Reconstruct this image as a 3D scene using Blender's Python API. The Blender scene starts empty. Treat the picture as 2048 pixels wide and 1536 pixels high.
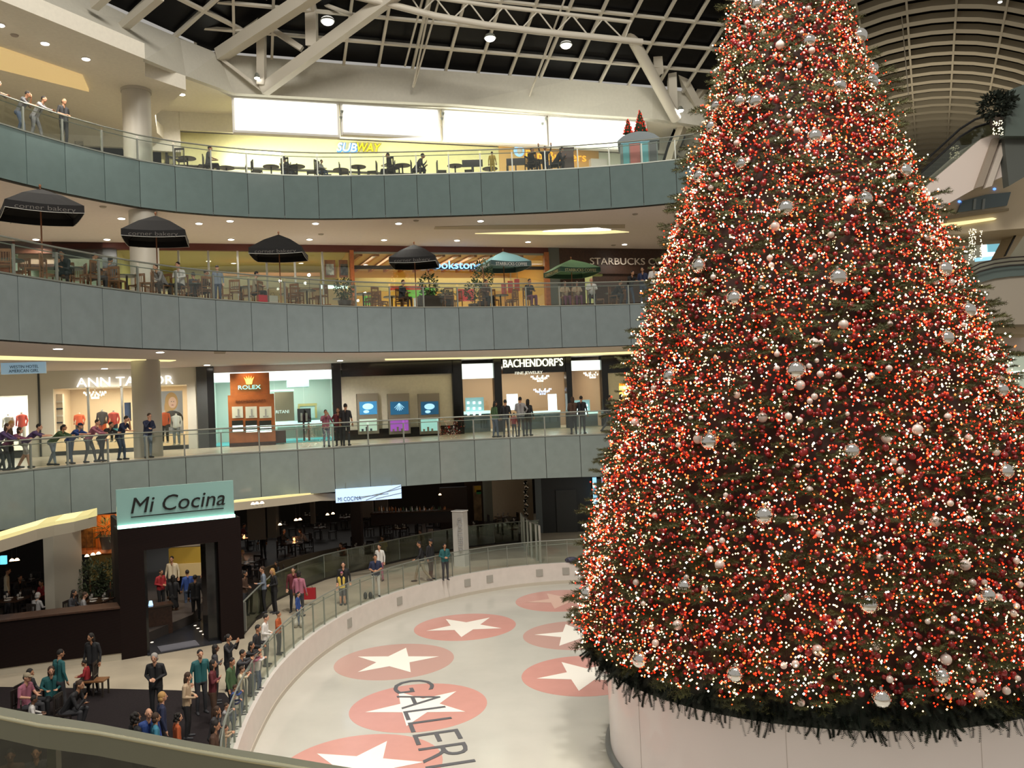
import bpy, bmesh, math, random
import numpy as np
from mathutils import Vector, Matrix

C = bpy.context.scene.collection
sc = bpy.context.scene
rnd = random.Random(7)
V = Vector

# ---------------------------------------------------------------- camera
FOC, PIT, ROL = 1719.0, 0.0198, 0.0433          # focal length in pixels of the 2048 wide frame
cp, sp, cr, sr = math.cos(PIT), math.sin(PIT), math.cos(ROL), math.sin(ROL)
FW = V((0, cp, sp)); UPV = V((0, -sp, cp)); RT = V((1, 0, 0))
IX = cr * RT - sr * UPV
IY = -sr * RT - cr * UPV
cam = bpy.data.cameras.new('camera'); camo = bpy.data.objects.new('camera', cam); C.objects.link(camo)
cam.sensor_width = 36.0; cam.lens = FOC / 2048 * 36.0; cam.clip_start = 0.05; cam.clip_end = 400
camo.matrix_world = Matrix((IX, -IY, -FW)).transposed().to_4x4()
sc.camera = camo

# ---------------------------------------------------------------- world, view
w = bpy.data.worlds.new('world'); sc.world = w; w.use_nodes = True
bg = w.node_tree.nodes['Background']; bg.inputs[0].default_value = (1.0, 0.95, 0.87, 1); bg.inputs[1].default_value = 0.38
sc.view_settings.view_transform = 'Standard'; sc.view_settings.look = 'None'
sc.view_settings.gamma = 1; sc.view_settings.use_curve_mapping = False
sc.view_settings.exposure = 0.0
cy = sc.cycles
cy.max_bounces = 6; cy.diffuse_bounces = 3; cy.glossy_bounces = 2; cy.transmission_bounces = 3
cy.transparent_max_bounces = 12; cy.sample_clamp_indirect = 2.5; cy.sample_clamp_direct = 0
cy.caustics_reflective = False; cy.caustics_refractive = False
cy.use_denoising = True; cy.use_adaptive_sampling = True; cy.adaptive_threshold = 0.03

def light(kind, name, loc, power, color=(1, .93, .82), size=1.0, to=None, spot=None, sizey=None):
    l = bpy.data.lights.new(name, kind); l.energy = power; l.color = color
    if kind == 'AREA':
        l.size = size
        if sizey: l.shape = 'RECTANGLE'; l.size_y = sizey
    elif kind in ('POINT', 'SPOT'):
        l.shadow_soft_size = size
    if kind == 'SPOT': l.spot_size = math.radians(spot); l.spot_blend = .6
    o = bpy.data.objects.new(name, l); C.objects.link(o); o.location = loc
    if to is not None: o.rotation_euler = (V(to) - V(loc)).to_track_quat('-Z', 'Y').to_euler()
    return o

# unseen floods added overhead to light the rink, tree and balconies
def flood(p, to, power, ang): return light('SPOT', 'unseen_flood', p, power, (1, .95, .86), .5, to, ang)
flood((-2, 25, 19), (-2, 30, -8), 12300, 62)
flood((4, 14, 19), (2, 20, -8), 10500, 66)
light('AREA', 'unseen_flood', (7, 5, 25), 5200, (1, .93, .82), 7, (6, 24, -4))
light('AREA', 'unseen_flood', (-3, 10, 25), 2600, (1, .95, .87), 6, (-5, 38, 8))

# ---------------------------------------------------------------- frame <-> place
def ray(x, y): return (x - 1024) / FOC * IX + (y - 768) / FOC * IY + FW
def atz(x, y, z):
    d = ray(x, y); return d * (z / d.z)
def aty(x, y, Y):
    d = ray(x, y); return d * (Y / d.y)

G, ICE = -7.62, -8.55
LV = {1: -1.646, 2: 4.272, 3: 10.391}
FH = 1.93
EDGE = {
 1: [(-17.9, 24.5), (-17.75, 26.5), (-17.4, 28.5), (-16.9, 30.2), (-16.3, 31.5), (-15.4, 32.7), (-14.4, 33.8), (-13.3, 34.75), (-12.05, 35.4), (-10.65, 35.95), (-9.2, 36.5), (-7.8, 37.1), (-6.38, 37.75), (-4.9, 38.4), (-3.4, 38.9), (-1.83, 39.2), (-.2, 39.3), (1.4, 39.25), (2.97, 39.05), (4.5, 38.7), (6.1, 38.25), (7.7, 37.7), (9.2, 37), (10.6, 36.2), (12, 35.3)],
 2: [(-15.1, 20.0), (-14.8, 21.6), (-14.5, 23.1), (-14.1, 24.68), (-13.65, 26.17), (-13.1, 27.7), (-12.5, 29.19), (-11.74, 30.56), (-10.85, 31.8), (-9.88, 32.94), (-8.8, 34.05), (-7.62, 35.1), (-6.35, 36), (-5.04, 36.77), (-3.66, 37.35), (-2.21, 37.88), (-.72, 38.37), (.83, 38.77), (2.36, 39.12), (3.98, 39.45), (5.59, 39.7), (7.15, 39.8), (8.7, 39.7), (10.2, 39.5), (11.7, 39.1)],
 3: [(-18.2, 25.8), (-17.95, 27.4), (-17.5, 29), (-16.95, 30.47), (-16.3, 31.9), (-15.5, 33.3), (-14.65, 34.5), (-13.6, 35.5), (-12.36, 36.35), (-11.06, 37.03), (-9.65, 37.6), (-8.22, 37.98), (-6.79, 38.2), (-5.33, 38.33), (-3.88, 38.44), (-2.42, 38.53), (-1, 38.6), (.44, 38.64), (1.93, 38.64), (3.4, 38.56), (4.8, 38.42), (6.23, 38.19), (7.66, 37.86), (9.05, 37.4), (10.4, 36.8), (11.7, 36.1)],
}
WS = 0.31
def wallY(X, off=0.): return 47.2 + off + WS * X
wd = V((1, WS, 0)).normalized(); wn = V((-wd.y, wd.x, 0))       # along the shopfront wall, and inwards (away from the rink)
W0 = V((0, 47.2, 0))
def onw(x, y, off=0.):
    """(s, z) on the shopfront wall plane for a pixel; s runs along the wall"""
    d = ray(x, y); n = V((-WS, 1, 0)); t = (47.2 + off) / d.dot(n); p = d * t
    return (p - W0 - V((0, off, 0))).dot(wd), p.z

# ---------------------------------------------------------------- materials
MATS = {}
def mat(name, col, rough=.6, metal=0., emit=None, es=0., spec=.5, noise=0., nscale=8., bump=0., coat=0., alpha=None, samp=None):
    if name in MATS: return MATS[name]
    m = bpy.data.materials.new(name); m.use_nodes = True
    nt = m.node_tree; b = nt.nodes['Principled BSDF']
    c4 = (*col, 1)
    b.inputs['Base Color'].default_value = c4; b.inputs['Roughness'].default_value = rough
    b.inputs['Metallic'].default_value = metal; b.inputs['Specular IOR Level'].default_value = spec
    b.inputs['Coat Weight'].default_value = coat
    if emit is not None:
        b.inputs['Emission Color'].default_value = (*emit, 1); b.inputs['Emission Strength'].default_value = es
    if noise or bump:
        tc = nt.nodes.new('ShaderNodeTexCoord'); n = nt.nodes.new('ShaderNodeTexNoise')
        n.inputs['Scale'].default_value = nscale; n.inputs['Detail'].default_value = 4
        nt.links.new(tc.outputs['Object'], n.inputs['Vector'])
        if noise:
            r = nt.nodes.new('ShaderNodeValToRGB')
            r.color_ramp.elements[0].position = .3; r.color_ramp.elements[1].position = .7
            r.color_ramp.elements[0].color = tuple(max(0, v * (1 - noise)) for v in col) + (1,)
            r.color_ramp.elements[1].color = tuple(min(1, v * (1 + noise)) for v in col) + (1,)
            nt.links.new(n.outputs['Fac'], r.inputs['Fac']); nt.links.new(r.outputs['Color'], b.inputs['Base Color'])
        if bump:
            bp = nt.nodes.new('ShaderNodeBump'); bp.inputs['Strength'].default_value = bump
            nt.links.new(n.outputs['Fac'], bp.inputs['Height']); nt.links.new(bp.outputs['Normal'], b.inputs['Normal'])
    if samp: m.cycles.emission_sampling = samp
    MATS[name] = m
    return m
def glass(name, tint=(.93, .98, .96), refl=.10, rough=.02):
    if name in MATS: return MATS[name]
    m = bpy.data.materials.new(name); m.use_nodes = True; nt = m.node_tree
    nt.nodes.remove(nt.nodes['Principled BSDF']); out = nt.nodes['Material Output']
    t = nt.nodes.new('ShaderNodeBsdfTransparent'); t.inputs[0].default_value = (*tint, 1)
    g = nt.nodes.new('ShaderNodeBsdfGlossy'); g.inputs['Roughness'].default_value = rough; g.inputs[0].default_value = (.95, 1, .98, 1)
    mx = nt.nodes.new('ShaderNodeMixShader'); mx.inputs[0].default_value = refl
    nt.links.new(t.outputs[0], mx.inputs[1]); nt.links.new(g.outputs[0], mx.inputs[2]); nt.links.new(mx.outputs[0], out.inputs[0])
    MATS[name] = m
    return m

M_cream = mat('cream_plaster', (.92, .88, .76), .8, noise=.03)
M_soffit = mat('soffit_plaster', (.84, .755, .73), .85, noise=.02)
M_ring = mat('ring_beam_plaster', (.61, .59, .51), .8, noise=.03)
M_floor = mat('polished_stone_floor', (.62, .55, .42), .25, noise=.10, nscale=1.2)
M_steel = mat('brushed_steel', (.40, .41, .37), .35, .7)
M_rail = mat('satin_rail_metal', (.30, .32, .28), .4, .5)
M_truss = mat('white_painted_steel', (.66, .62, .53), .5)
M_black = mat('black_stone', (.012, .012, .012), .12)
M_dark = mat('dark_interior', (.02, .016, .012), .7)
M_brown = mat('dark_brown_wood', (.05, .022, .012), .45, noise=.3, nscale=12)
M_wood = mat('reddish_wood', (.36, .11, .03), .35, noise=.2, nscale=6)
M_glass = glass('clear_railing_glass', (.92, .95, .93), .055)
M_shopglass = glass('shop_window_glass', (.95, .98, .97), .06)
M_white = mat('white_paint', (.8, .78, .74), .6)
M_ice = mat('rink_ice', (.56, .54, .48), .14, noise=.05, nscale=.7, spec=.4)
M_dasher = mat('dasher_board_white', (.66, .60, .55), .4, noise=.04, nscale=3)

# ---------------------------------------------------------------- mesh builder
class MB:
    def __init__(s, o=(0, 0, 0), ex=(1, 0, 0), ey=(0, 1, 0)):
        s.v = []; s.f = []; s.m = []; s.sm = []; s.o = V(o); s.ex = V(ex); s.ey = V(ey); s.ez = V((0, 0, 1)); s.cur = 0
    def P(s, p): return s.o + s.ex * p[0] + s.ey * p[1] + s.ez * p[2]
    def add(s, vs, fs, smooth=False, raw=False):
        k = len(s.v); s.v += [tuple(V(p)) if raw else tuple(s.P(p)) for p in vs]
        for f in fs: s.f.append(tuple(i + k for i in f)); s.m.append(s.cur); s.sm.append(smooth)
        return s
    def box(s, x0, x1, y0, y1, z0, z1):
        s.add([(x0, y0, z0), (x1, y0, z0), (x1, y1, z0), (x0, y1, z0), (x0, y0, z1), (x1, y0, z1), (x1, y1, z1), (x0, y1, z1)],
              [(0, 3, 2, 1), (4, 5, 6, 7), (0, 1, 5, 4), (1, 2, 6, 5), (2, 3, 7, 6), (3, 0, 4, 7)])
        return s
    def bar(s, a, b, wd_, ht, up=(0, 0, 1)):
        a, b = V(a), V(b); d = (b - a).normalized(); up = V(up)
        if abs(d.dot(up)) > .98: up = V((0, 1, 0))
        x = d.cross(up).normalized() * wd_ / 2; z = x.cross(d).normalized() * ht / 2
        vs = [a - x - z, a + x - z, a + x + z, a - x + z, b - x - z, b + x - z, b + x + z, b - x + z]
        s.add(vs, [(0, 1, 2, 3), (7, 6, 5, 4), (0, 4, 5, 1), (1, 5, 6, 2), (2, 6, 7, 3), (3, 7, 4, 0)], raw=True)
        return s
    def tube(s, pts, r, n=8, cap=True, r1=None, smooth=True):
        pts = [V(p) for p in pts]; k = len(pts); vs = []; fs = []
        for i, p in enumerate(pts):
            d = (pts[min(i + 1, k - 1)] - pts[max(i - 1, 0)]).normalized()
            u = V((0, 0, 1)) if abs(d.z) < .95 else V((0, 1, 0))
            a = d.cross(u).normalized(); b = a.cross(d)
            rr = r if r1 is None else r + (r1 - r) * i / (k - 1)
            for j in range(n):
                t = 2 * math.pi * j / n; vs.append(p + (a * math.cos(t) + b * math.sin(t)) * rr)
        for i in range(k - 1):
            for j in range(n):
                fs.append((i * n + j, i * n + (j + 1) % n, (i + 1) * n + (j + 1) % n, (i + 1) * n + j))
        s.add(vs, fs, smooth, raw=True)
        if cap: s.add(vs[:n], [tuple(range(n))[::-1]], raw=True); s.add(vs[-n:], [tuple(range(n))], raw=True)
        return s
    def lathe(s, c, prof, n=20, smooth=True):
        """prof: (r, z) pairs, in the local frame about c"""
        vs = []; fs = []; k = len(prof)
        for r, z in prof:
            for j in range(n):
                t = 2 * math.pi * j / n; vs.append((c[0] + r * math.cos(t), c[1] + r * math.sin(t), c[2] + z))
        for i in range(k - 1):
            for j in range(n): fs.append((i * n + j, i * n + (j + 1) % n, (i + 1) * n + (j + 1) % n, (i + 1) * n + j))
        s.add(vs, fs, smooth)
        s.add(vs[:n], [tuple(range(n))[::-1]]); s.add(vs[-n:], [tuple(range(n))])
        return s
    def ell(s, c, r, n=10, m=7, rot=None):
        vs = []; fs = []; c = V(c)
        for i in range(m + 1):
            ph = math.pi * i / m
            for j in range(n):
                t = 2 * math.pi * j / n
                p = V((r[0] * math.sin(ph) * math.cos(t), r[1] * math.sin(ph) * math.sin(t), r[2] * math.cos(ph)))
                if rot is not None: p = rot @ p
                vs.append(c + p)
        for i in range(m):
            for j in range(n): fs.append((i * n + j, (i + 1) * n + j, (i + 1) * n + (j + 1) % n, i * n + (j + 1) % n))
        s.add(vs, fs, True)
        return s
    def prism(s, poly, z0, z1):
        n = len(poly)
        s.add([(p[0], p[1], z0) for p in poly] + [(p[0], p[1], z1) for p in poly],
              [tuple(range(n))[::-1], tuple(range(n, 2 * n))] + [(i, (i + 1) % n, n + (i + 1) % n, n + i) for i in range(n)])
        return s
    def slab(s, A, B, z0, z1):
        """solid strip between two equally long plan curves"""
        n = len(A); vs = []
        for a, b in zip(A, B): vs += [(a[0], a[1], z0), (b[0], b[1], z0), (b[0], b[1], z1), (a[0], a[1], z1)]
        fs = []
        for i in range(n - 1):
            k = 4 * i
            for j in range(4): fs.append((k + j, k + 4 + j, k + 4 + (j + 1) % 4, k + (j + 1) % 4))
        fs += [(0, 1, 2, 3), (4 * n - 1, 4 * n - 2, 4 * n - 3, 4 * n - 4)]
        s.add(vs, fs)
        return s
    def build(s, name, mats, parent=None, pivot=None):
        me = bpy.data.meshes.new(name)
        if pivot is not None:
            pv = V(pivot); s.v = [tuple(V(p) - pv) for p in s.v]
        me.from_pydata(s.v, [], s.f)
        for m in (mats if isinstance(mats, (list, tuple)) else [mats]): me.materials.append(m)
        me.polygons.foreach_set('material_index', s.m); me.polygons.foreach_set('use_smooth', s.sm)
        bm = bmesh.new(); bm.from_mesh(me); bmesh.ops.recalc_face_normals(bm, faces=bm.faces); bm.to_mesh(me); bm.free()
        me.update()
        o = bpy.data.objects.new(name, me); C.objects.link(o)
        if pivot is not None: o.location = pv
        if parent is not None:
            o.parent = parent
            if not getattr(s, 'local', False): o.matrix_parent_inverse = parent.matrix_basis.inverted()
        return o

def tag(o, label=None, cat=None, group=None, kind=None):
    if label: o['label'] = label
    if cat: o['category'] = cat
    if group: o['group'] = group
    if kind: o['kind'] = kind
    return o
def thing(name, label, cat, loc=(0, 0, 0), rz=0., group=None):
    o = bpy.data.objects.new(name, None); C.objects.link(o); o.location = loc; o.rotation_euler = (0, 0, rz)
    return tag(o, label, cat, group)
def struct(name, mb, mats): return tag(mb.build(name, mats), kind='structure')
def copy_tree(o, parent=None):
    c = o.copy(); C.objects.link(c); c.parent = parent
    for ch in o.children: copy_tree(ch, c)
    return c

def text(body, name, p0, p1, h, m, parent=None, ext=.03, up=(0, 0, 1), shear=0., bold=0.):
    """raised lettering whose baseline runs from p0 to p1; h = cap height"""
    cu = bpy.data.curves.new(name, 'FONT'); cu.body = body; cu.extrude = .05; cu.shear = shear; cu.offset = bold
    cu.resolution_u = 3
    o = bpy.data.objects.new(name, cu); C.objects.link(o)
    bpy.context.view_layer.update()
    me = bpy.data.meshes.new_from_object(o.evaluated_get(bpy.context.evaluated_depsgraph_get()))
    bpy.data.objects.remove(o)
    n = len(me.vertices); co = np.empty(n * 3); me.vertices.foreach_get('co', co); co = co.reshape(-1, 3)
    x0, x1 = co[:, 0].min(), co[:, 0].max(); y0, y1 = 0, .69
    p0, p1 = V(p0), V(p1); L = (p1 - p0).length; ex = (p1 - p0).normalized(); up = V(up).normalized()
    ez = ex.cross(up).normalized()
    if 'p' in body or 'y' in body or 'g' in body: pass
    k = np.array([(co[:, 0] - x0) / (x1 - x0) * L, co[:, 1] / y1 * h, co[:, 2] / .05 * ext / 2]).T
    ctr = (p0 + p1) / 2
    W = np.outer(k[:, 0], ex) + np.outer(k[:, 1], up) + np.outer(k[:, 2], ez) + np.array(p0) - np.array(ctr)
    me.vertices.foreach_set('co', W.ravel()); me.materials.clear(); me.materials.append(m); me.name = name
    me.update()
    t = bpy.data.objects.new(name, me); C.objects.link(t); t.location = ctr
    if parent is not None:
        t.parent = parent; t.matrix_parent_inverse = parent.matrix_basis.inverted()
    return t
def tree_text(body, u0, z0, u1, h, m, off, parent=None, name='lettering', ext=.06, **k):
    a = W0 + wd * u0 + V((0, off, 0)) + V((0, 0, z0)); b = W0 + wd * u1 + V((0, off, 0)) + V((0, 0, z0))
    return text(body, name, a, b, h, m, parent, ext, **k)

# ================================================================ the building
def offset_curve(pts, d):
    out = []
    for i, p in enumerate(pts):
        a = V(pts[max(i - 1, 0)]); b = V(pts[min(i + 1, len(pts) - 1)]); t = (b - a).normalized()
        out.append((p[0] - t.y * d, p[1] + t.x * d))
    return out
def on_edge(lv, px, d):
    """plan point d metres behind the balcony edge of a level, in the direction of a pixel column"""
    cu = offset_curve(EDGE[lv], d); dr = ray(px, 802); k = dr.x / dr.y
    for a, b in zip(cu[:-1], cu[1:]):
        fa, fb = a[0] - k * a[1], b[0] - k * b[1]
        if fa <= 0 <= fb or fb <= 0 <= fa:
            t = fa / (fa - fb); return V((a[0] + (b[0] - a[0]) * t, a[1] + (b[1] - a[1]) * t, LV[lv])), (V(b) - V(a)).normalized()
    return V((k * 38, 38, LV[lv])), V((1, 0))

FCOL = {1: (.21, .25, .235), 2: (.215, .26, .265), 3: (.14, .195, .19)}
LVN = {1: 'first', 2: 'second', 3: 'third'}
for lv, z in LV.items():
    pts = EDGE[lv]
    fm = mat('fascia_glass_%d' % lv, FCOL[lv], .12, noise=.05, nscale=2.5, spec=.4)
    fa = tag(thing('trim_%d' % lv, None, None, (pts[0][0], pts[0][1], z)), kind='structure')
    for a, b in zip(pts[:-1], pts[1:]):
        a, b = V((*a, 0)), V((*b, 0)); t = (b - a).normalized(); n = V((-t.y, t.x, 0)); a += t * .012; b -= t * .012
        m = MB(a, t, n); L = (b - a).length
        m.box(0, L, 0, .05, z - FH, z - .06); m.build('fascia_panel', fm, fa)
    m = MB()
    m.slab(offset_curve(pts, .05), offset_curve(pts, .25), z - FH - .02, z - .05); m.build('fascia_backing', M_dark, fa)
    m = MB(); m.slab(offset_curve(pts, -.02), offset_curve(pts, .3), z - .05, z); m.build('edge_trim', M_rail, fa)
    # floor + soffit
    inner = offset_curve(pts, .25); n = len(pts)
    xs = [-30 + (18 + 30) * i / (n - 1) for i in range(n)]
    outer = [(x, wallY(x, 8)) for x in xs]
    m = MB(); m.slab(inner, outer, z - .35, z); struct('floor', m, M_floor)
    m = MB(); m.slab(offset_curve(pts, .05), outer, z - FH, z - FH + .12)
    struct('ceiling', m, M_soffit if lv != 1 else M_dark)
    # railing
    rl = thing('glass_railing', ['', 'lower glass railing with steel handrail on the balcony below the umbrellas', 'glass railing with steel handrail in front of the umbrella patio', 'topmost glass railing with steel handrail along the food court'][lv], 'railing', (pts[0][0], pts[0][1], z))
    rp = offset_curve(pts, .1)
    m = MB(); m.tube([(p[0], p[1], z + 1.03) for p in rp], .03, 8); m.build('handrail', M_rail, rl)
    m = MB(); m.tube([(p[0], p[1], z + .86) for p in offset_curve(pts, .16)], .018, 6); m.build('lower_rail', M_rail, rl)
    for i, p in enumerate(rp):
        t = (V(rp[min(i + 1, n - 1)]) - V(rp[max(i - 1, 0)])).normalized(); t3 = V((t.x, t.y, 0))
        m = MB((p[0], p[1], z), t3, V((-t.y, t.x, 0))); m.box(-.03, .03, -.015, .05, 0, .88); m.build('post', M_rail, rl)
    for a, b in zip(rp[:-1], rp[1:]):
        a, b = V((*a, z)), V((*b, z)); t = (b - a).normalized(); m = MB(a, t, V((-t.y, t.x, 0)))
        m.box(.05, (b - a).length - .05, -.006, .006, .05, 1.0); m.build('glass_panel', M_glass, rl)

# shopfront wall solid pieces: wall frame mesh builder
def WB(off=0.): return MB(W0 + V((0, off, 0)), wd, wn)
def wrect(x0, y0, x1, y1, off=0.):
    """local s0,s1,z0,z1 of a pixel rectangle on the wall plane (left, top, right, bottom)"""
    xm = (x0 + x1) / 2; ym = (y0 + y1) / 2
    s0 = onw(x0, ym, off)[0]; s1 = onw(x1, ym, off)[0]
    return s0, s1, onw(xm, y1, off)[1], onw(xm, y0, off)[1]
# ================================================================ roof
RB = [((-100, -45), 25.5, (-30, -110), 29), ((0, -2), 27.4, (91, -50), 31), ((290, 118), 32.43, (281, 43), 35.75), ((372, 152), 36.3, (360, 76), 37.6),
      ((467, 186), 39.97, (437, 107), 39.4), ((700, 199), 41.54, (700, 129), 41.3), ((908, 208), 42.8, (908, 143), 42.7), ((1144, 227), 45.0, (1144, 160), 44.6),
      ((1305, 237), 46.4, (1305, 176), 46.2), ((1430, 256), 48.4, (1430, 190), 48.2)]
lo = [aty(*a, Y) for a, Y, b, Z in RB]; hi = [aty(*b, Z) for a, Y, b, Z in RB]
m = MB(); vs = []; fs = []
for p, q in zip(lo, hi):
    d = V((q.x, q.y, 0)).normalized() * .35; vs += [p, q, q + d, p + d]
for i in range(len(lo) - 1):
    for j in range(4): fs.append((4 * i + j, 4 * i + 4 + j, 4 * i + 4 + (j + 1) % 4, 4 * i + (j + 1) % 4))
fs += [(0, 1, 2, 3), (len(vs) - 1, len(vs) - 2, len(vs) - 3, len(vs) - 4)]
m.add(vs, fs, raw=True); struct('trim_4', m, M_ring)

# high ceiling behind the ring beam and the dropped ceiling over the left gallery
m = MB(); a = [tuple((p.lerp(q, max(0, (15 - p.z) / (q.z - p.z))) * (1.012 if i > 3 else 1.02))[:2]) for i, (p, q) in enumerate(zip(lo[2:], hi[2:]))]; b = [(x, wallY(x, 9)) for x in np.linspace(-22, 22, len(a))]
m.slab(a, b, 15.0, 15.2); struct('ceiling', m, M_cream)
q = [atz(0, 0, 13.6), atz(290, 118, 13.6), atz(290, 152, 13.6), atz(372, 180, 13.6)]
poly = [(-20, 18)] + [(p.x, p.y) for p in q] + [(-15.6, 38.6), (-16.5, 41), (-17, 48), (-34, 44), (-34, 20)]
m = MB(); m.prism(poly, 13.6, 14.2); struct('ceiling', m, M_cream)
tag(MB().prism([tuple(atz(x, y, 13.58)[:2]) for x, y in [(-30, 84), (165, 150), (178, 180), (-30, 128)]], 13.5, 13.62).build('cove_glow', mat('amber_cove_glow', (.8, .6, .3), .6, emit=(1, .72, .32), es=.42)),
    'amber recess with painted glow in the gallery ceiling at the top left', 'light')  # glowing panel paints the lit inside of the recess

# glazing planes with mullions (far side and left side of the octagon)
M_night = mat('night_glass', (.006, .006, .007), .3, spec=.12)
def roof_plane(name, P, Q, dirn, k, run, nsp, purl, thick=.12, sc_=1.0):
    P, Q = V(P), V(Q); u = (Q - P).normalized(); L = (Q - P).length; dn = V((dirn[0], dirn[1], k)).normalized(); nrm = u.cross(dn).normalized()
    if nrm.z < 0: nrm = -nrm
    off = nrm * .2
    m = MB(); m.add([P + off, Q + off, Q + dn * run + off, P + dn * run + off, P + off * 2, Q + off * 2, Q + dn * run + off * 2, P + dn * run + off * 2],
                    [(0, 1, 2, 3), (7, 6, 5, 4), (0, 4, 5, 1), (1, 5, 6, 2), (2, 6, 7, 3), (3, 7, 4, 0)], raw=True)
    g = thing(name, None, None, P); g['kind'] = 'structure'
    m.build('night_pane', M_night, g)
    nn = int(L / nsp)
    for i in range(nn + 1):
        a = P + u * (i * L / nn); m = MB(); m.bar(a - dn * .1, a + dn * run, thick, .16, nrm); m.build('mullion', M_truss, g)
    for t in purl:
        m = MB(); m.bar(P + dn * t, Q + dn * t, thick, .14, nrm); m.build('purlin', M_truss, g)
cor = V((-13.05, 39.45, 16.62))
roof_plane('window_1', cor - V((.8, .256, 0)) * 1, (13.3, 47.9, 16.62), (.305, -.952), .4, 16, 1.62, [1.55, 3.1, 4.7, 6.3, 8, 10, 12, 14])
roof_plane('window_2', (-19.4, 27.0, 16.62), cor, (.89, -.455), .4, 12, 2.15, [1.9, 4, 6.5, 9], .16)

# trusses: real members between the ring beam feet and the high chords
def T(name, pts, r, kind='tube', label=None, group=None, n=10):
    P = [aty(x, y, Y) for x, y, Y in pts]
    m = MB()
    if kind == 'tube': m.tube(P, r, n)
    else:
        for a, b in zip(P[:-1], P[1:]): m.bar(a, b, r * 2, r * 2, (0, 1, 0))
    return m.build(name, M_truss)
tr = thing('roof_truss', 'white V-shaped steel truss standing on the ring beam at the upper left', 'truss', aty(527, 182, 40.2))
def TP(parent, name, pts, r, kind='bar', n=10):
    o = T(name, pts, r, kind, n=n); o.parent = parent; o.matrix_parent_inverse = parent.matrix_basis.inverted(); return o
TP(tr, 'diagonal_beam', [(527, 180, 40.0), (760, 10, 37), (860, -62, 35.8)], .24)
TP(tr, 'diagonal_beam', [(440, 110, 39.3), (612, -2, 36.5), (700, -60, 35)], .26)
TP(tr, 'post', [(523, 168, 39.8), (523, 52, 38.8)], .18)
TP(tr, 'post', [(624, 92, 38.6), (622, -40, 37.8)], .24)
TP(tr, 'brace', [(531, 50, 38.8), (604, 98, 38.8)], .12)
TP(tr, 'brace', [(440, 116, 39.3), (527, 182, 40)], .07)
TP(tr, 'brace', [(570, -6, 37.5), (618, 22, 38.4)], .1)
TP(tr, 'brace', [(638, 5, 38.2), (705, 30, 37.8)], .07)
tr2 = thing('roof_truss', 'white V-shaped steel truss standing on the ring beam beside the big tree', 'truss', aty(1350, 240, 46.5))
TP(tr2, 'diagonal_beam', [(1352, 238, 46.6), (1223, 0, 41.5), (1190, -60, 40)], .29, 'tube', 14)
TP(tr2, 'diagonal_beam', [(1396, 214, 47.8), (1281, 4, 43), (1245, -60, 41.5)], .2)
TP(tr2, 'post', [(1316, 146, 45.2), (1300, -40, 42)], .24)
TP(tr2, 'post', [(1346, 222, 46.6), (1342, 112, 45.6)], .22)
TP(tr2, 'post', [(1334, 120, 46), (1326, -40, 44)], .12)
TP(tr2, 'brace', [(1290, 70, 44.2), (1345, 0, 44)], .14)
TP(tr2, 'brace', [(1316, 150, 45.3), (1350, 108, 45.6)], .1)
TP(tr2, 'brace', [(1150, 34, 41), (1236, -2, 42), (1262, -14, 42.5)], .11)
TP(tr2, 'brace', [(1278, 40, 43.5), (1318, 58, 44.4), (1345, 116, 45.6)], .1)
rg = thing('ring_truss', 'curved white lattice girder arching below the skylight', 'truss', aty(973, 50, 38))
low = [(640, -36, 36.2), (700, -10, 36.5), (785, 10, 36.9), (871, 32, 37.4), (973, 50, 38), (1076, 63, 38.6), (1178, 73, 39.2), (1284, 84, 40)]
top = [(700, -52, 36.5), (785, -26, 36.9), (871, -4, 37.4), (973, 10, 38), (1076, 22, 38.6), (1178, 34, 39.2), (1262, 44, 40)]
TP(rg, 'bottom_chord', low, .15, 'tube'); TP(rg, 'top_chord', top, .09, 'tube')
def lerp_chain(ch, n):
    out = []
    for i in range(n):
        t = i / (n - 1) * (len(ch) - 1); k = min(int(t), len(ch) - 2); f = t - k
        out.append(tuple(ch[k][j] * (1 - f) + ch[k + 1][j] * f for j in range(3)))
    return out
la = lerp_chain(low[1:], 19); lb = lerp_chain(top, 19)
for i in range(18):
    TP(rg, 'web', [la[i], lb[i + 1]] if i % 2 else [lb[i], la[i + 1]], .035, 'tube', 6)
for i, (a, b, c) in enumerate([((866, -20, 37), (826, 174, 41.7), 0), ((884, -20, 37), (828, 172, 41.7), 0), ((1136, -20, 38), (1059, 192, 44), 0), ((1110, 60, 39), (1061, 186, 44), 0), ((850, -20, 36), (810, 132, 41.6), 0)]):
    m = MB(); m.tube([aty(*a), aty(*b)], .05, 6)
    tag(m.build('tie_rod', M_truss), 'slender white tie rod reaching down to the ring beam', 'rod', 'tie rods below the skylight')
# left rib ends poking over the ring beam
for a, b in [((234, 64, 34), (320, -8, 32)), ((188, 12, 32), (216, -12, 31.5))]:
    m = MB(); m.bar(aty(*a), aty(*b), .3, .3, (0, 0, 1))
    tag(m.build('rafter', M_truss), 'white rafter resting on the ring beam, ' + ('right' if b[0] > 300 else 'left') + ' one of two at the upper left', 'beam', 'white rafters over the left gallery')

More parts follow.
